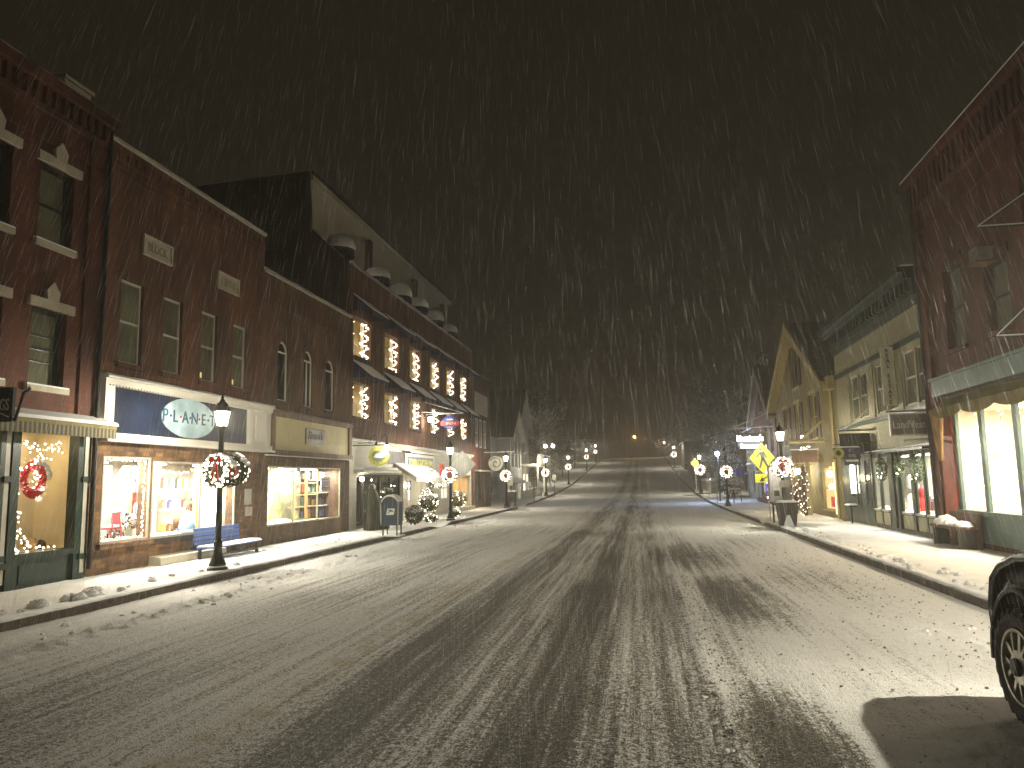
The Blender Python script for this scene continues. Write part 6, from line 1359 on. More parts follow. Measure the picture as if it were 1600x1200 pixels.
def right_far():
    S = RS
    t = gable_house(S, 44.1, 52.3, 5.3, 8.4, 14, 'red-sided gabled building with a pale bargeboard beyond the yellow house', 'red_gabled_building', M_REDS, M_ROOF, mat('pale_trim', (.30, .25, .19), .6), -.1,
                    [(45.0, 46.0, 3.2, 4.8), (48.6, 49.4, 5.8, 7.2), (47.0, 48.0, 3.2, 4.8), (49.0, 50.0, 3.2, 4.8)], over=.4, trimw=.25)
    S.box(MB(), 44.1, 52.3, 0, 2.5, .0, .05).build('shop_panel', M_DWOOD, t)
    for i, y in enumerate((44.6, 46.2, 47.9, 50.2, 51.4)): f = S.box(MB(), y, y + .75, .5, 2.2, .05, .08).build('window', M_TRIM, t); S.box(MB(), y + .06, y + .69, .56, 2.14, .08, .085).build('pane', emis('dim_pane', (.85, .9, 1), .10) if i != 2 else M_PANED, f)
    S.box(MB(), 44.3, 52, 2.55, 2.62, 0, .7).build('shop_ledge', M_DARK, t); snowcap(MB(), S.X(0), S.X(.72), 44.3, 52, 2.623, .06).build('ledge_snow', M_SNOW, t)
    k = thing('lit_restaurant_sign', S.P(45, 3.4, 1.2), 'dark sign with glowing white letters on a snow-lined bracket beyond the yellow house', 'sign')
    MB().box(5.3, 6.95, 45, 45.08, 3.35, 4.3).build('sign_board', mat('black_board', (.01, .012, .016), .4), k)
    gl = emis('glowing_letter', (1, 1, .97), 6.0)
    text("Harrison's", (6.12, 44.99, 4.0), 'C', 1.45, .36, gl, k, bold=.035); text('Restaurant', (6.2, 44.99, 3.55), 'C', 1.25, .26, gl, k, bold=.05)
    mb = MB(); mb.tube([(4.9, 45.04, 4.55), (7.4, 45.04, 4.65)], .03, 5); mb.tube([(5.0, 45.04, 4.55), (7.4, 45.04, 5.5)], .025, 5); mb.tube([(5.0, 45.04, 4.55), (7.4, 47, 5.0)], .02, 5); mb.build('bracket', M_SNOW, k)
    for x in (5.5, 6.8): MB().tube([(x, 45.04, 4.3), (x, 45.04, 4.6)], .015, 4).build('hanger', M_DARK, k)
    light('sign_light', 'AREA', (6.1, 44.9, 3.8), 12, (1, 1, .97), 1.3, .6, rot=(R(90), 0, 0), parent=k)
    for i, (y, l_) in enumerate(((45.2, 'right glowing pink light strip on the red shopfront'), (46.9, 'left glowing pink light strip on the red shopfront'))):
        one(bulbs_along([S.P(y, .5, .2), S.P(y, 2.35, .2)], 34, .02, .045, i), 'light_strip', M_BULBP, l_, 'light strip', 'light strips on the red shopfront')['kind'] = 'thing'
    light('strip_light', 'POINT', S.P(45.5, 1.6, .6), 5, (1, .75, .8), .3)
    # low buildings beyond
    for i, (y0, y1, h, rh, w, l_) in enumerate(((52.8, 59, 5.0, 6.6, -.3, 'dark hipped-roof shop just beyond the red gabled building'), (59.5, 66, 4.4, 5.4, -1.5, 'low dark shop with a snowy roof edge past the hipped-roof shop'))):
        t = thing('dark_shop', S.P((y0 + y1) / 2, 0, w), l_, 'building'); z = zg(y0); sx = Side(XR - S.sg * 0 + (-w), -1)
        ops = [(y0 + .6 + k * 1.9, y0 + 1.7 + k * 1.9, z + .6, z + 2.2) for k in range(3)] + [(y0 + .8 + k * 1.9, y0 + 1.6 + k * 1.9, z + 3, z + 4) for k in range(3)]
        wall(sx, y0, y1, z - .3, h, ops, M_DWOOD if i else M_HOUSE, t, back=9)
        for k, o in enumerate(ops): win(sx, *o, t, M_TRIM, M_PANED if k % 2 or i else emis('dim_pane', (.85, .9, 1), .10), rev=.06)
        a = sx.X(.5); b = sx.X(-9)
        MB().hull8([(a, y0 - .4, h), (b, y0 - .4, h), (b, y1 + .4, h), (a, y1 + .4, h)], [((a + b) / 2 - .5, y0 + 2.4, rh), ((a + b) / 2 + .5, y0 + 2.4, rh), ((a + b) / 2 + .5, y1 - 2.4, rh), ((a + b) / 2 - .5, y1 - 2.4, rh)]).build('roof', M_ROOF, t)
        MB().tube([(a, y0 - .4, h + .02), (a, y1 + .4, h + .02)], .05, 4).build('eave_snow', M_SNOW, t)
    f = thing('flood_lamp', (5.0, 53, 3.3), 'blue-white flood lamp behind the second right lamp post', 'lamp'); MB().ball((5.0, 52.9, 3.4), .16, 10, 7).build('bulb', emis('blue_bulb', (.75, .88, 1), 25), f); MB().tube([(5.05, 53, 0), (5.05, 53, 3.3)], .05, 6).build('pole', M_BLACK, f); MB().lathe([(.2, 0), (.08, .2)], (5.02, 53, 3.5), 10).build('hood', M_BLACK, f)
    light('lamp_light', 'POINT', (5.0, 52.6, 3.3), 230, (.55, .70, 1), .15, parent=f)
    p = thing('blue_street_sign', (6.2, 51.4, 1.2), 'small purple-blue sign low on the pavement behind the second right lamp', 'sign'); MB().box(6.2, 6.25, 51.4, 51.45, .1, 2.4).build('post', M_DARK, p); MB().box(6.0, 6.5, 51.35, 51.4, 1.9, 2.35).build('plate', mat('violet_blue', (.06, .05, .4), .5), p)
    for i, (x, y, l_) in enumerate(((5.6, 50.2, 'dark post with crossbar signs right under the blue lamp'),)):
        k = thing('cross_post', (x, y, .1), l_, 'post'); MB().box(x, x + .06, y, y + .06, .1, 1.7).build('post', M_DARK, k)
        for z in (1.0, 1.35, 1.6): MB().box(x - .4, x + .45, y - .02, y, z, z + .12).build('crossbar', M_TRIM, k)
    # stone wall, hedge, sheds up the hill
    w = thing('stone_wall', (4.9, 70, .3), 'low snow-topped stone wall curving along the right pavement up the hill', 'wall')
    MB().box(5.6, 6.3, 66, 78, 0, 1.5).build('masonry', M_STONE, w); snowcap(MB(), 5.5, 6.4, 65.9, 78.1, 1.5, .2).build('snow_cover', M_SNOW, w)
    for i, (x, y, w_, d, h, l_) in enumerate(((5.8, 92, 7, 10, 3.4, 'dark shed with a snowy roof up the hill on the right'), (6.0, 112, 7, 10, 5.4, 'farther low dark building up the hill on the right'))):
        z = zg(y); t = thing('dark_shed', (x + w_ / 2, y + d / 2, z), l_, 'shed'); MB().box(x, x + w_, y, y + d, z - .5, z + h - 1.2).build('wall', M_DWOOD, t)
        MB().prism([(x - .3, y - .3, z + h - 1.2), (x + w_ + .3, y - .3, z + h - 1.2), (x + w_ / 2, y - .3, z + h)], (0, d + .6, 0)).build('roof', M_SNOW, t)
        MB().box(x + 1.2, x + 2.2, y - .04, y, z + .1, z + 1.6).build('door', M_DARK, t)
right_far()

# ------------------------------------------------------------------ trees and bushes
def branchy(base, h, label, name='bare_tree', seed=1, spread=.5, n1=14, leaf=0, snowy=True, group=None, cat='tree', cone=False, trunk_r=.2, m=None, size=.22):
    rnd = random.Random(seed); base = Vector(base); t = thing(name, base, label, cat, group)
    tr = MB(); sn = MB(); tr.tube([base - Vector((0, 0, .3)), base + Vector((.1, 0, h * .5)), base + Vector((0, .1, h * .97))], trunk_r, 7, trunk_r * .2)
    cr = MB()
    def leafp(p, k=1.0, mb=None):
        d = Vector((rnd.uniform(-1, 1), rnd.uniform(-1, 1), rnd.uniform(-.7, .5))).normalized() * size * rnd.uniform(.6, 1.3) * k; v = d.cross(Vector((rnd.uniform(-1, 1), rnd.uniform(-1, 1), rnd.uniform(-1, 1)))).normalized() * size * .22 * k
        (mb or cr).add([p - v, p + v, p + d + v * .3, p + d - v * .3], [(0, 1, 2, 3)])
    for i in range(n1):
        f = (.12 if cone else .3) + (.85 if cone else .62) * i / n1; z = h * f; a = rnd.uniform(0, 6.283)
        L = h * spread * ((1 - f) if cone else (.45 + .55 * math.sin(math.pi * min(1, f + .1)))) * rnd.uniform(.8, 1.15); L = max(L, .2)
        p0 = base + Vector((0, 0, z)); up = (-.12 if cone else .55)
        p1 = p0 + Vector((math.cos(a) * L * .5, math.sin(a) * L * .5, L * up * .5)); p2 = p0 + Vector((math.cos(a) * L, math.sin(a) * L, L * (up + (.0 if cone else .2))))
        tr.tube([p0, p1, p2], trunk_r * .28, 4, .015, cap=False)
        if leaf:
            for q in range(leaf):
                s = rnd.random() ** .7; p = p0.lerp(p2, s) + Vector((rnd.gauss(0, 1), rnd.gauss(0, 1), rnd.gauss(0, .5))) * L * (.10 if cone else .16)
                leafp(p, 1, sn if (snowy and rnd.random() < .45) else cr)
        else:
            for q in range(9):
                s = rnd.uniform(.25, 1); p = p0.lerp(p2, s); d = Vector((rnd.uniform(-1, 1), rnd.uniform(-1, 1), rnd.uniform(-.1, 1))).normalized() * L * .38
                tr.tube([p, p + d * .5, p + d + Vector((0, 0, .1))], .03, 3, .008, cap=False)
                for w in range(6): e = p + d * rnd.uniform(.3, 1); dd = Vector((rnd.uniform(-1, 1), rnd.uniform(-1, 1), rnd.uniform(-.1, .9))).normalized() * L * .16; v = dd.orthogonal().normalized() * .018; sn.add([e - v, e + v, e + dd], [(0, 1, 2)])
                sn.tube([p + Vector((0, 0, .03)), p + d * .5 + Vector((0, 0, .03)), p + d + Vector((0, 0, .12))], .025, 3, .006, cap=False)
    tr.build('trunk', mat('bark', (.07, .055, .04), .9), t)
    if cr.v: cr.build('crown', m or M_GREEN, t)
    if sn.v: sn.build('crown', mat('twig_snow', (.78, .78, .80), .8), t)
    return t
branchy((4.6 + 1.9, 58.5, .1), 5.2, 'snowy evergreen lit blue beside the flood lamp', 'spruce_tree', 3, .30, 40, 60, cone=True, trunk_r=.12, size=.26)
branchy((6.6, 62.6, .2), 4.2, 'second snowy evergreen behind the one lit blue', 'spruce_tree', 4, .34, 34, 50, cone=True, trunk_r=.12, size=.28)
branchy((8.8, 70, .5), 9, 'tall snow-laden tree behind the dark shops on the right', 'snowy_tree', 5, .34, 30, 0, trunk_r=.22)
branchy((13, 84, .5), 15, 'tallest faint pine above the dark shops on the right', 'pine_tree', 6, .26, 46, 60, cone=True, trunk_r=.3, size=.6)
branchy((8.5, 98, 1.8), 13, 'faint tall tree up the hill left of the tallest pine', 'snowy_tree', 7, .32, 34, 0, trunk_r=.3)
branchy((20, 92, 1), 17, 'faint pine far back on the right behind the yellow gable', 'pine_tree', 8, .25, 46, 50, cone=True, trunk_r=.3, size=.6)
branchy((11, 124, 3.5), 13, 'small faint tree near the top of the hill on the right', 'snowy_tree', 9, .35, 34, 0, trunk_r=.25)
branchy((7.5, 82, 1.2), 5, 'snowy shrub-like tree behind the stone wall', 'small_tree', 10, .4, 20, 50, trunk_r=.1, size=.28)
branchy((-13.5, 96, 1.8), 10, 'dark tree on the left behind the twin globe lamp', 'dark_tree', 11, .36, 34, 0, trunk_r=.3)
branchy((-15, 110, 2.8), 12, 'dark tree farther up the left side of the hill', 'dark_tree', 12, .36, 34, 0, trunk_r=.3)
branchy((-10.8, 122, 3.4), 4.8, 'snow-frosted bush glowing beside the far left lamps', 'frosted_bush', 13, .6, 26, 50, cat='bush', trunk_r=.1, size=.3)
branchy((-10.6, 101, 2.0), 3.6, 'rounded dark bush below the twin globe lamp', 'dark_bush', 14, .6, 24, 50, snowy=False, cat='bush', trunk_r=.1, size=.3)
branchy((-11.5, 82, .8), 2.6, 'low snowy hedge bush on the left past the porch', 'snowy_bush', 15, .8, 22, 50, cat='bush', trunk_r=.08, size=.25)
branchy((-10.4, 144, 5.0), 4, 'small snowy bush beside the farthest left lamp', 'frosted_bush', 16, .6, 20, 40, cat='bush', trunk_r=.1, size=.3)
for i, (x, y, h) in enumerate(((7, 165, 5), (10, 172, 7), (4.8, 178, 4))):
    branchy((x, y, zg(y)), h, ('low', 'tallest', 'leftmost')[i] + ' bare tree lit orange at the top of the hill', 'hilltop_tree', 20 + i, .5, 16, 30, trunk_r=.15, size=.5, group='trees at the hilltop')

# ------------------------------------------------------------------ street lamps
def make_lamp(loc, label, lit=True):
    t = thing('street_lamp', loc, label, 'street lamp', 'lantern lamps along the street'); x, y, z = loc
    MB().lathe([(.20, 0), (.20, .06), (.17, .08), (.165, .14), (.12, .24), (.085, .36), (.075, .46), (.09, .5), (.09, .56), (.065, .6)], loc, 20).build('base', M_LAMP, t)
    MB().lathe([(.066, .6), (.06, 1.2), (.052, 2.72), (.075, 2.76), (.06, 2.80), (.09, 2.86)], loc, 14).build('post', M_LAMP, t, True)
    MB().lathe([(.165, .062), (.18, .09), (.15, .12)], loc, 16).build('base_snow', M_SNOW, t) if lit else None
    f = MB()
    for k in range(6):
        a = math.pi / 3 * k + .3; f.tube([(x + .10 * math.cos(a), y + .10 * math.sin(a), z + 2.88), (x + .165 * math.cos(a), y + .165 * math.sin(a), z + 3.2)], .008, 4)
    f.lathe([(.09, 2.85), (.12, 2.89), (.10, 2.9)], loc, 12)
    f.build('lantern_frame', M_LAMP, t)
    MB().lathe([(.175, 3.19), (.185, 3.215), (.13, 3.29), (.10, 3.36), (.05, 3.40), (.05, 3.43), (.02, 3.45), (.03, 3.48), (.004, 3.56)], loc, 14).build('lantern_cap', M_LAMP, t, True)
    gl = MB(); n = 6; vs = []
    for (r, zz) in ((.09, 2.9), (.15, 3.185)):
        for k in range(n): a = math.pi / 3 * k + .3; vs.append((x + r * math.cos(a), y + r * math.sin(a), z + zz))
    gl.add(vs, [(k, (k + 1) % n, n + (k + 1) % n, n + k) for k in range(n)])
    gl.build('lantern_glass', M_LGLASS if lit else GLASS, t)
    if lit:
        MB().ball((x, y, z + 3.03), .06, 8, 6, (1, 1, 1.2)).build('bulb', M_LBULB, t)
        light('lamp_light', 'POINT', (x, y, z + 3.145), LAMP_W, (1, .925, .74), .04, parent=t)
    return t
def make_wreath(label, dense=1.0):
    t = thing('lamp_wreath', (0, 0, 0), label, 'wreath', 'lit wreaths on the street lamps'); g = MB(); rnd = random.Random(3)
    for i in range(int(1500 * dense)):
        a = rnd.uniform(0, 6.283); b = rnd.uniform(0, 6.283); q = rnd.uniform(.5, 1); rr = .255 + .085 * q * math.cos(b)
        p = Vector((rr * math.cos(a), -.06 + .085 * q * math.sin(b), rr * math.sin(a))); d = Vector((rnd.uniform(-1, 1) + math.cos(a) * .6, rnd.uniform(-1, 1) - .3, rnd.uniform(-1, 1) + math.sin(a) * .6)).normalized() * .065; v = d.orthogonal().normalized() * .009
        g.add([p - v, p + v, p + d], [(0, 1, 2)])
    g.build('foliage', M_GREEN, t)
    b = MB()
    for i in range(96): a = 6.283 * i / 96 + rnd.uniform(-.06, .06); r = .255 + rnd.choice((-.075, .0, .07)) + rnd.uniform(-.02, .02); b.ball((r * math.cos(a), -.15 + rnd.uniform(-.03, .04), r * math.sin(a)), .0175, 5, 3)
    b.build('bulb', M_BULB, t)['kind'] = 'stuff'
    s = MB()
    for i in range(15): a = math.pi * (.12 + .76 * i / 14); r = .32 + rnd.uniform(-.01, .02); s.ball((r * math.cos(a), -.06 + rnd.uniform(-.03, .03), r * math.sin(a)), rnd.uniform(.045, .075), 8, 5, (1, 1.3, .7), .12)
    s.build('snow_cover', M_SNOW, t)
    w = MB()
    for sx in (-1, 1):
        w.prism([(0, -.19, .19), (sx * .07, -.2, .3), (sx * .13, -.19, .24), (sx * .12, -.19, .15)], (0, -.03, 0)); w.prism([(0, -.19, .19), (sx * .03, -.19, .18), (sx * .09, -.2, -.2), (sx * .03, -.2, -.17)], (0, -.012, 0))
    w.ball((0, -.2, .2), .035, 7, 5); w.build('red_bow', M_RED, t)
    MB().tube([(-.28, -.02, .24), (.28, -.02, .24)], .012, 5).build('hanger_bar', M_BLACK, t)
    return t
LAMPS = [(-8.45, 14.2, 'nearest lamp on the left pavement, in front of the navy oval sign'), (-8.4, 32.7, 'second lamp on the left, in front of the inn'), (-8.4, 46.6, 'third lamp on the left, just past the inn'), (-8.4, 66.2, 'fourth lamp on the left, before the pale gabled house porch'),
         (-8.4, 87, 'fifth lamp on the left, climbing the hill'), (-8.4, 116, 'sixth lamp on the left, by the frosted bush'), (-8.4, 139, 'farthest lamp on the left, near the hilltop'),
         (4.75, 27.5, 'nearest visible lamp on the right, beside the yellow crossing sign'), (4.75, 66, 'small lamp on the right beyond the blue flood lamp'), (4.75, 118, 'right lamp up the hill by the dark shed'), (4.75, 166, 'farthest right lamp at the hilltop')]
first = None; wr = None
for i, (x, y, l) in enumerate(LAMPS):
    z = zg(y) + .13
    if first is None:
        first = make_lamp((x, y, z), l); wr = make_wreath('snowy lit wreath with a long red bow on the nearest left lamp', 1.6); wr.location = (x, y, z + 1.98)
        bw = dup(wr, (x + .16, y + .12, z + 2.0), math.pi + .35, 'snow-heaped back wreath on the far side of the nearest left lamp')
    else:
        lm = dup(first, (x, y, z), label=l)
        if i != 10: dup(wr, (x, y - .02, z + 1.98), label='lit snowy wreath on the ' + l.replace(',', ' '), rz=0.0, sc=1.0 if i < 8 else 1.25)
        if abs(y - 27.5) < .1: dup(wr, (x, y + .12, z + 1.98), math.pi, 'back wreath on the far side of the right lamp beside the yellow crossing sign')
first2 = make_lamp((4.75, 45.5, .13), 'dark unlit lamp on the right in front of the blue glow', False); dup(wr, (4.75, 45.48, 2.1), label='lit wreath on the dark unlit right lamp')
for x, y, l in ((4.75, 6.4, 'lamp at the kerb beside the dark truck, outside the picture to the right'), (4.75, -10, 'unseen lamp added behind the viewer to fill the near road')):
    q = dup(first, (x, y, .13), label=l)
    if y < 0:  # weak unseen lamp, added as fill light for the near road
        for c in q.children:
            if c.type == 'LIGHT': c.data = c.data.copy(); c.data.energy = LAMP_W * .35
    if y > 0:
        for c in q.children:
            if c.type == 'LIGHT': c.data = c.data.copy(); c.data.energy = LAMP_W * 1.9; c.location.z += .01
k = thing('sodium_street_lamp', (-1.6, 172, zg(172)), 'tall orange street lamp glowing at the crest of the hill', 'street lamp')
zc = zg(172); MB().lathe([(.1, 0), (.06, 4.6)], (-1.6, 172, zc), 8).build('pole', M_BLACK, k); MB().ball((-1.6, 171.8, zc + 4.7), .28, 10, 7).build('lamp_head', emis('sodium_bulb', (1, .45, .12), 16), k)
light('lamp_light', 'POINT', (-1.4, 171.2, zc + 4.5), 700, (1, .55, .15), .3, parent=k)

# ------------------------------------------------------------------ crossing sign, bins
def right_kerb_things():
    s = thing('crossing_sign', (4.62, 29.8, SWZ), 'yellow-green diamond pedestrian crossing sign over an arrow plate and a blue wheelchair plate', 'road sign')
    x, y = 4.45, 29.8; yg = mat('fluorescent_yellow', (.44, .47, .02), .5, var=.12)
    MB().box(4.60, 4.65, y + .03, y + .08, .1, 3.0).build('post', M_TRIM, s)
    d = MB().prism([(x, y, 1.92), (x + .47, y, 2.5), (x, y, 3.08), (x - .47, y, 2.5)], (0, .02, 0)).build('diamond_plate', yg, s)
    ink = mat('ink', (0.02, 0.02, 0.025), .4)
    p = MB(); p.prism([(x - .05 + .045 * math.cos(2 * math.pi * i / 10), y - .004, 2.82 + .05 * math.sin(2 * math.pi * i / 10)) for i in range(10)], (0, -.006, 0))
    def lim(a, b, w0, w1):
        a = Vector((x + a[0], y - .004, a[1])); b = Vector((x + b[0], y - .004, b[1])); n = (b - a).cross(Vector((0, 1, 0))).normalized(); p.prism([a - n * w0, a + n * w0, b + n * w1, b - n * w1], (0, -.006, 0))
    lim((.0, 2.74), (.02, 2.46), .075, .06); lim((.01, 2.48), (-.1, 2.12), .05, .03); lim((.04, 2.48), (.2, 2.14), .05, .03); lim((-.05, 2.7), (-.22, 2.52), .03, .02); lim((.06, 2.7), (.17, 2.5), .03, .02)
    p.build('walking_symbol', ink, d)
    pl = MB().box(x - .3, x + .42, y - .005, y + .02, 1.58, 1.9).build('arrow_plate', yg, s)
    a = MB(); c = Vector((x + .05, y - .01, 1.74)); dr = Vector((-.8, 0, -.5)).normalized(); nr = Vector((-dr.z, 0, dr.x)); a.prism([c - dr * .2 - nr * .022, c - dr * .2 + nr * .022, c + dr * .08 + nr * .022, c + dr * .08 - nr * .022], (0, -.006, 0)); a.prism([c + dr * .22, c + dr * .06 + nr * .09, c + dr * .06 - nr * .09], (0, -.006, 0)); a.build('arrow', ink, pl)
    bp = MB().box(x + .02, x + .42, y - .012, y + .012, 1.06, 1.56).build('parking_plate', M_WHITE, s); MB().box(x + .04, x + .40, y - .018, y - .0125, 1.08, 1.54).build('blue_face', mat('violet_blue', (.06, .05, .4), .5), bp)
    w = MB(); cx = x + .21; ring = [(cx + .085 * math.cos(a), y - .024, 1.32 + .085 * math.sin(a)) for a in [math.pi * (.75 + 1.2 * k / 10) for k in range(11)]]; w.tube(ring, .012, 4); w.tube([(cx - .03, y - .024, 1.47), (cx - .02, y - .024, 1.36), (cx + .06, y - .024, 1.35), (cx + .11, y - .024, 1.26)], .015, 4); w.ball((cx - .035, y - .024, 1.5), .022, 6, 4); w.build('wheelchair_symbol', M_WHITE, bp)
    MB().box(x + .07, x + .37, y - .024, y - .0185, 1.12, 1.18).build('plate_line', M_WHITE, bp)
    b = thing('litter_bin', (4.75, 27.1, SWZ), 'dark flared litter bin standing at the foot of the right lamp', 'bin')
    MB().hull8([(4.5, 26.9, .12), (5.0, 26.9, .12), (5.0, 27.3, .12), (4.5, 27.3, .12)], [(4.42, 26.84, .92), (5.08, 26.84, .92), (5.08, 27.34, .92), (4.42, 27.34, .92)]).build('body', M_DARK, b)
    MB().hull8([(4.58, 26.87, .14), (4.92, 26.87, .14), (4.92, 26.9, .14), (4.58, 26.9, .14)], [(4.7, 26.86, .5), (4.8, 26.86, .5), (4.8, 26.89, .5), (4.7, 26.89, .5)]).build('snow_drift', M_SNOW, b)
    snowcap(MB(), 4.42, 5.08, 26.84, 27.34, .92, .07, .1).build('snow_cover', M_SNOW, b)
    n = thing('newspaper_box', (4.45, 28.5, SWZ), 'tall white metal box between the crossing sign and the litter bin', 'newspaper box')
    MB().box(4.45, 4.85, 28.4, 28.8, .9, 2.1).build('body', mat('box_grey', (.26, .26, .26), .5), n); MB().box(4.5, 4.55, 28.4, 28.45, .12, .9).build('leg', M_DARK, n); MB().box(4.75, 4.8, 28.4, 28.45, .12, .9).build('leg', M_DARK, n); MB().box(4.56, 4.78, 28.39, 28.4, 1.05, 1.4).build('front_window', M_TRIM, n); MB().box(4.58, 4.76, 28.38, 28.389, 1.1, 1.3).build('printed_panel', M_DARK, n)
    q = thing('grey_plate_sign', (4.75, 27.3, 1.4), 'small grey plate strapped to the right lamp post under its wreath', 'sign'); MB().box(4.62, 4.92, 27.38, 27.4, 1.42, 1.66).build('plate', M_TRIM, q)
    mtr = thing('yellow_warning_sign', (4.9, 68, zg(68)), 'small yellow sign on a post beside the far right lamp', 'road sign'); z = zg(68); MB().box(4.0 + .5, 4.55, 68, 68.05, z, z + 3).build('post', M_TRIM, mtr); MB().prism([(4.52, 67.98, z + 2.2), (4.92, 67.98, z + 2.65), (4.52, 67.98, z + 3.1), (4.12, 67.98, z + 2.65)], (0, .02, 0)).build('plate', yg, mtr)
    for i, (x_, y_) in enumerate(((4.7, 51.5), (4.9, 60.0))):
        k = thing('sign_post', (x_, y_, .12), ('thin grey post on the right kerb just before the flood lamp' if i == 0 else 'thin grey post on the right kerb behind the flood lamp'), 'post', 'thin posts on the right kerb'); MB().box(x_, x_ + .05, y_, y_ + .05, .1, 2.2).build('pole', M_TRIM, k); MB().box(x_ - .1, x_ + .15, y_ - .02, y_, 1.75, 2.15).build('plate', M_TRIM, k)
right_kerb_things()

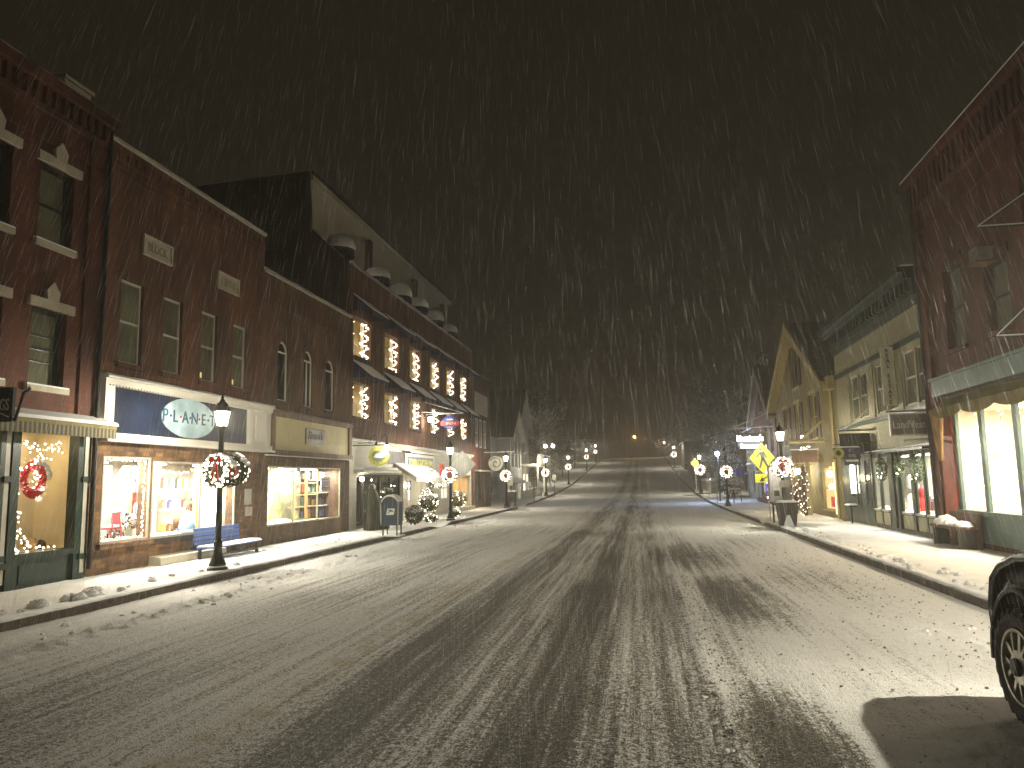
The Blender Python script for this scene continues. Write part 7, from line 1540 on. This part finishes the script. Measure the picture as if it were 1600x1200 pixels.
# ------------------------------------------------------------------ truck at the kerb
def truck():
    t = thing('pickup_truck', (3.55, 4.3, 0), 'dark pickup truck parked at the right edge, only its muddy wheel and fender showing', 'truck')
    paint = mat('black_paint', (.012, .012, .013), .22, metal=.2, var=.3, bump=.25, bscale=55, spec=.7)
    x0, x1 = 2.66, 4.52
    cy_, cz_, rw = 6.2, .40, .42
    # side profile polygon (y,z) with wheel arch
    def prof(dy):
        pts = [(1.4, .55), (cy_ - rw - .05, .5)]
        pts += [(cy_ + (rw + .04) * math.cos(a), cz_ + (rw + .12) * math.sin(a)) for a in [math.pi - math.pi * k / 12 for k in range(0, 13)]]
        pts += [(6.70, .48), (6.73, .76), (6.66, .98), (6.53, 1.13), (6.25, 1.22), (5.2, 1.32), (1.4, 1.32)]
        return pts
    pr = prof(0); n = len(pr); vs = []; fs = []
    inset = [(0, 0.0, 0), (0.0, 0.0, 0)]
    secs = [(x0 + .0, 1.0, 0), (x0 + .10, 1.0, .05)]
    def ring(x, lift, shrink):
        out = []
        for (y, z) in pr:
            zz = z + (lift if z > .98 else 0); yy = y - (shrink if y > 6.6 else 0); out.append((x, yy, zz))
        return out
    rings = [ring(x0 + .05, -.10, .04), ring(x0, -.05, .0), ring(x0 + .03, -.01, .0), ring(x0 + .14, .03, -.03), ring(x0 + .28, .05, -.06)]
    rings += [[(x0 + x1 - x, y, z) for x, y, z in r] for r in rings[::-1]]
    for r in rings: vs += r
    for i in range(len(rings) - 1):
        for j in range(n): fs.append((i * n + j, i * n + (j + 1) % n, (i + 1) * n + (j + 1) % n, (i + 1) * n + j))
    fs += [tuple(range(n)), tuple(range((len(rings) - 1) * n, len(rings) * n))[::-1]]
    mb = MB(); mb.add(vs, fs); mb.build('body', paint, t, True)
    # arch flare
    fl = MB(); a = [(x0 - .015, cy_ + (rw + .045) * math.cos(q), cz_ + (rw + .125) * math.sin(q)) for q in [math.pi * (-.02 + 1.04 * k / 16) for k in range(17)]]; fl.tube(a, .02, 6); fl.build('arch_flare', mat('flare_plastic', (.02, .02, .02), .45), t)
    cab = MB(); cab.hull8([(2.78, 1.6, 1.3), (4.4, 1.6, 1.3), (4.4, 4.9, 1.3), (2.78, 4.9, 1.3)], [(2.95, 1.8, 1.85), (4.22, 1.8, 1.85), (4.22, 3.9, 1.85), (2.95, 3.9, 1.85)]); cab.build('cab', paint, t)
    g = MB(); g.quad((2.84, 4.86, 1.36), (4.33, 4.86, 1.36), (4.2, 4.0, 1.82), (2.98, 4.0, 1.82)); g.build('windscreen', M_PANED, t)
    b = MB(); b.box(x0 + .16, x1 - .16, 6.70, 6.76, .42, .68); b.build('bumper', mat('flare_plastic', (.02, .02, .02), .45), t)
    s = MB()
    for k in range(22): s.ball((x0 + .14 + .075 * k, 6.5 + random.uniform(-.03, .03), 1.13), random.uniform(.05, .075), 7, 4, (1.3, 1.2, .3), .2)
    s.build('snow_cover', M_SNOW, t)
    for (wx, wy, sg) in ((x0 + .0, cy_, -1), (x1 - .0, cy_, 1), (x0, 2.7, -1), (x1, 2.7, 1)):
        W = thing('wheel', (wx, wy, cz_), None, None); del_ = W; W.parent = t; W.location = Vector((wx, wy, cz_)) - Vector((3.55, 4.3, 0))
        def pt(r, a, d): return (wx - sg * d, wy + r * math.cos(a), cz_ + r * math.sin(a))
        ty = MB(); n2 = 48; pf = [(.255, .02), (.28, -.035), (.33, -.055), (.375, -.05), (.405, -.02), (.415, .03), (.418, .22), (.39, .26), (.25, .26)]
        vs = []; fs = []
        for (r, d) in pf:
            for k in range(n2):
                a = 2 * math.pi * k / n2; rr = r - (.014 if (r > .37 and k % 2) else 0); vs.append(pt(rr, a, d))
        for i in range(len(pf) - 1):
            for k in range(n2): fs.append((i * n2 + k, i * n2 + (k + 1) % n2, (i + 1) * n2 + (k + 1) % n2, (i + 1) * n2 + k))
        ty.add(vs, fs)
        for k in range(24):
            a = 2 * math.pi * k / 24; da = .05; ty.hull8([pt(.36, a - da, -.05), pt(.36, a + da, -.05), pt(.36, a + da, -.02), pt(.36, a - da, -.02)], [pt(.412, a - da, -.035), pt(.412, a + da, -.035), pt(.412, a + da, .0), pt(.412, a - da, .0)])
        ty.build('tyre', mat('tyre_rubber', (.02, .02, .019), .8, bump=.3), W)
        rim = MB(); m_al = mat('alloy', (.42, .40, .34), .28, metal=.9, var=.35, scale=12)
        vs = []; fs = []; pf = [(.262, -.03), (.27, -.045), (.25, -.045), (.235, -.01), (.225, .10), (.22, .2)]
        for (r, d) in pf:
            for k in range(n2): vs.append(pt(r, 2 * math.pi * k / n2, d))
        for i in range(len(pf) - 1):
            for k in range(n2): fs.append((i * n2 + k, i * n2 + (k + 1) % n2, (i + 1) * n2 + (k + 1) % n2, (i + 1) * n2 + k))
        rim.add(vs, fs)
        for k in range(6):
            a = 2 * math.pi * k / 6 + .35
            for q in (-1, 1):
                rim.hull8([pt(.055, a + q * .35, .0), pt(.055, a + q * .9, .0), pt(.245, a + q * .34, .0), pt(.245, a + q * .18, .0)], [pt(.06, a + q * .35, -.05), pt(.06, a + q * .9, -.045), pt(.245, a + q * .33, -.03), pt(.245, a + q * .19, -.03)])
            rim.hull8([pt(.05, a - .5, .0), pt(.05, a + .5, .0), pt(.12, a + .2, .0), pt(.12, a - .2, .0)], [pt(.05, a - .5, -.05), pt(.05, a + .5, -.05), pt(.12, a + .2, -.045), pt(.12, a - .2, -.045)])
        rim.build('rim', m_al, W)
        hub = MB(); vs = []; 
        for (r, d) in ((.065, -.03), (.062, -.075), (.045, -.085), (.0005, -.088)):
            for k in range(16): vs.append(pt(r, 2 * math.pi * k / 16, d))
        hub.add(vs, [(i * 16 + k, i * 16 + (k + 1) % 16, (i + 1) * 16 + (k + 1) % 16, (i + 1) * 16 + k) for i in range(3) for k in range(16)])
        hub.build('hub_cap', M_DARK, W)
        br = MB(); vs = [pt(r, 2 * math.pi * k / 24, .12) for r in (.05, .2) for k in range(24)]; br.add(vs, [(k, (k + 1) % 24, 24 + (k + 1) % 24, 24 + k) for k in range(24)]); br.build('brake_disc', M_DARK, W)
truck()

# ------------------------------------------------------------------ falling snow
def flake_mat():
    m = bpy.data.materials.new('snowflake'); m.use_nodes = True; nt = m.node_tree; nt.nodes.clear(); o = nt.nodes.new('ShaderNodeOutputMaterial')
    a = nt.nodes.new('ShaderNodeBsdfDiffuse'); b = nt.nodes.new('ShaderNodeBsdfTranslucent'); x = nt.nodes.new('ShaderNodeMixShader'); x.inputs[0].default_value = .5
    a.inputs[0].default_value = b.inputs[0].default_value = (.95, .95, .95, 1); nt.links.new(a.outputs[0], x.inputs[1]); nt.links.new(b.outputs[0], x.inputs[2]); nt.links.new(x.outputs[0], o.inputs[0])
    return m
def snowfall():
    rnd = random.Random(99); mb_v = []; mb_f = []
    d = -Vector((-23.0, 1180.0, 2196.0)).normalized()
    cr, cd, cf = _cr, _cd, _cf
    up = (cr * (777 - 800) + cd * (-1596 - 600) + cf * 1180).normalized()
    dirn = -up
    n = 0
    while n < 30000:
        y = 2.2 + 40 * rnd.random() ** 1.35; x = rnd.uniform(-1, 1) * y * .95; z = rnd.uniform(0, 1) ** 1.1 * (2.5 + y * .75)
        x += -.3 * y * .1
        if x < XL + .3 or x > XR - .3:
            if z < 9.5: continue
        c = Vector((x, y, z + .05)); dd = (dirn + Vector((rnd.gauss(0, .05), rnd.gauss(0, .05), 0))).normalized()
        L = rnd.uniform(.14, .42); w = rnd.uniform(.00025, .0006) * (1 + y * .02)
        if y < 5: w *= .55; L *= .7
        s = dd.orthogonal().normalized() * w; q = dd.cross(s).normalized() * w; o = len(mb_v)
        mb_v += [c - dd * L / 2, c + s, c + (q - s) * .7, c - (q + s) * .7, c + dd * L / 2]
        mb_f += [(o, o + 1, o + 2), (o, o + 2, o + 3), (o, o + 3, o + 1), (o + 4, o + 2, o + 1), (o + 4, o + 3, o + 2), (o + 4, o + 1, o + 3)]; n += 1
    o = link('falling_snow', mb_v, mb_f, flake_mat(), None, False, origin=(0, 20, 0)); tag(o, kind='stuff')
snowfall()

# ------------------------------------------------------------------ haze
def haze():
    m = bpy.data.materials.new('haze_air'); m.use_nodes = True; nt = m.node_tree; nt.nodes.clear()
    o = nt.nodes.new('ShaderNodeOutputMaterial'); v = nt.nodes.new('ShaderNodeVolumePrincipled')
    v.inputs['Color'].default_value = (.85, .785, .675, 1); v.inputs['Density'].default_value = HAZE_D; v.inputs['Anisotropy'].default_value = .2
    nt.links.new(v.outputs[0], o.inputs['Volume'])
    mb = MB(); mb.box(-420, 420, -80, 950, -16, 40); h = mb.build('haze', m, None); tag(h, kind='stuff'); h.display_type = 'WIRE'
HAZE_D = 0.0048
haze()
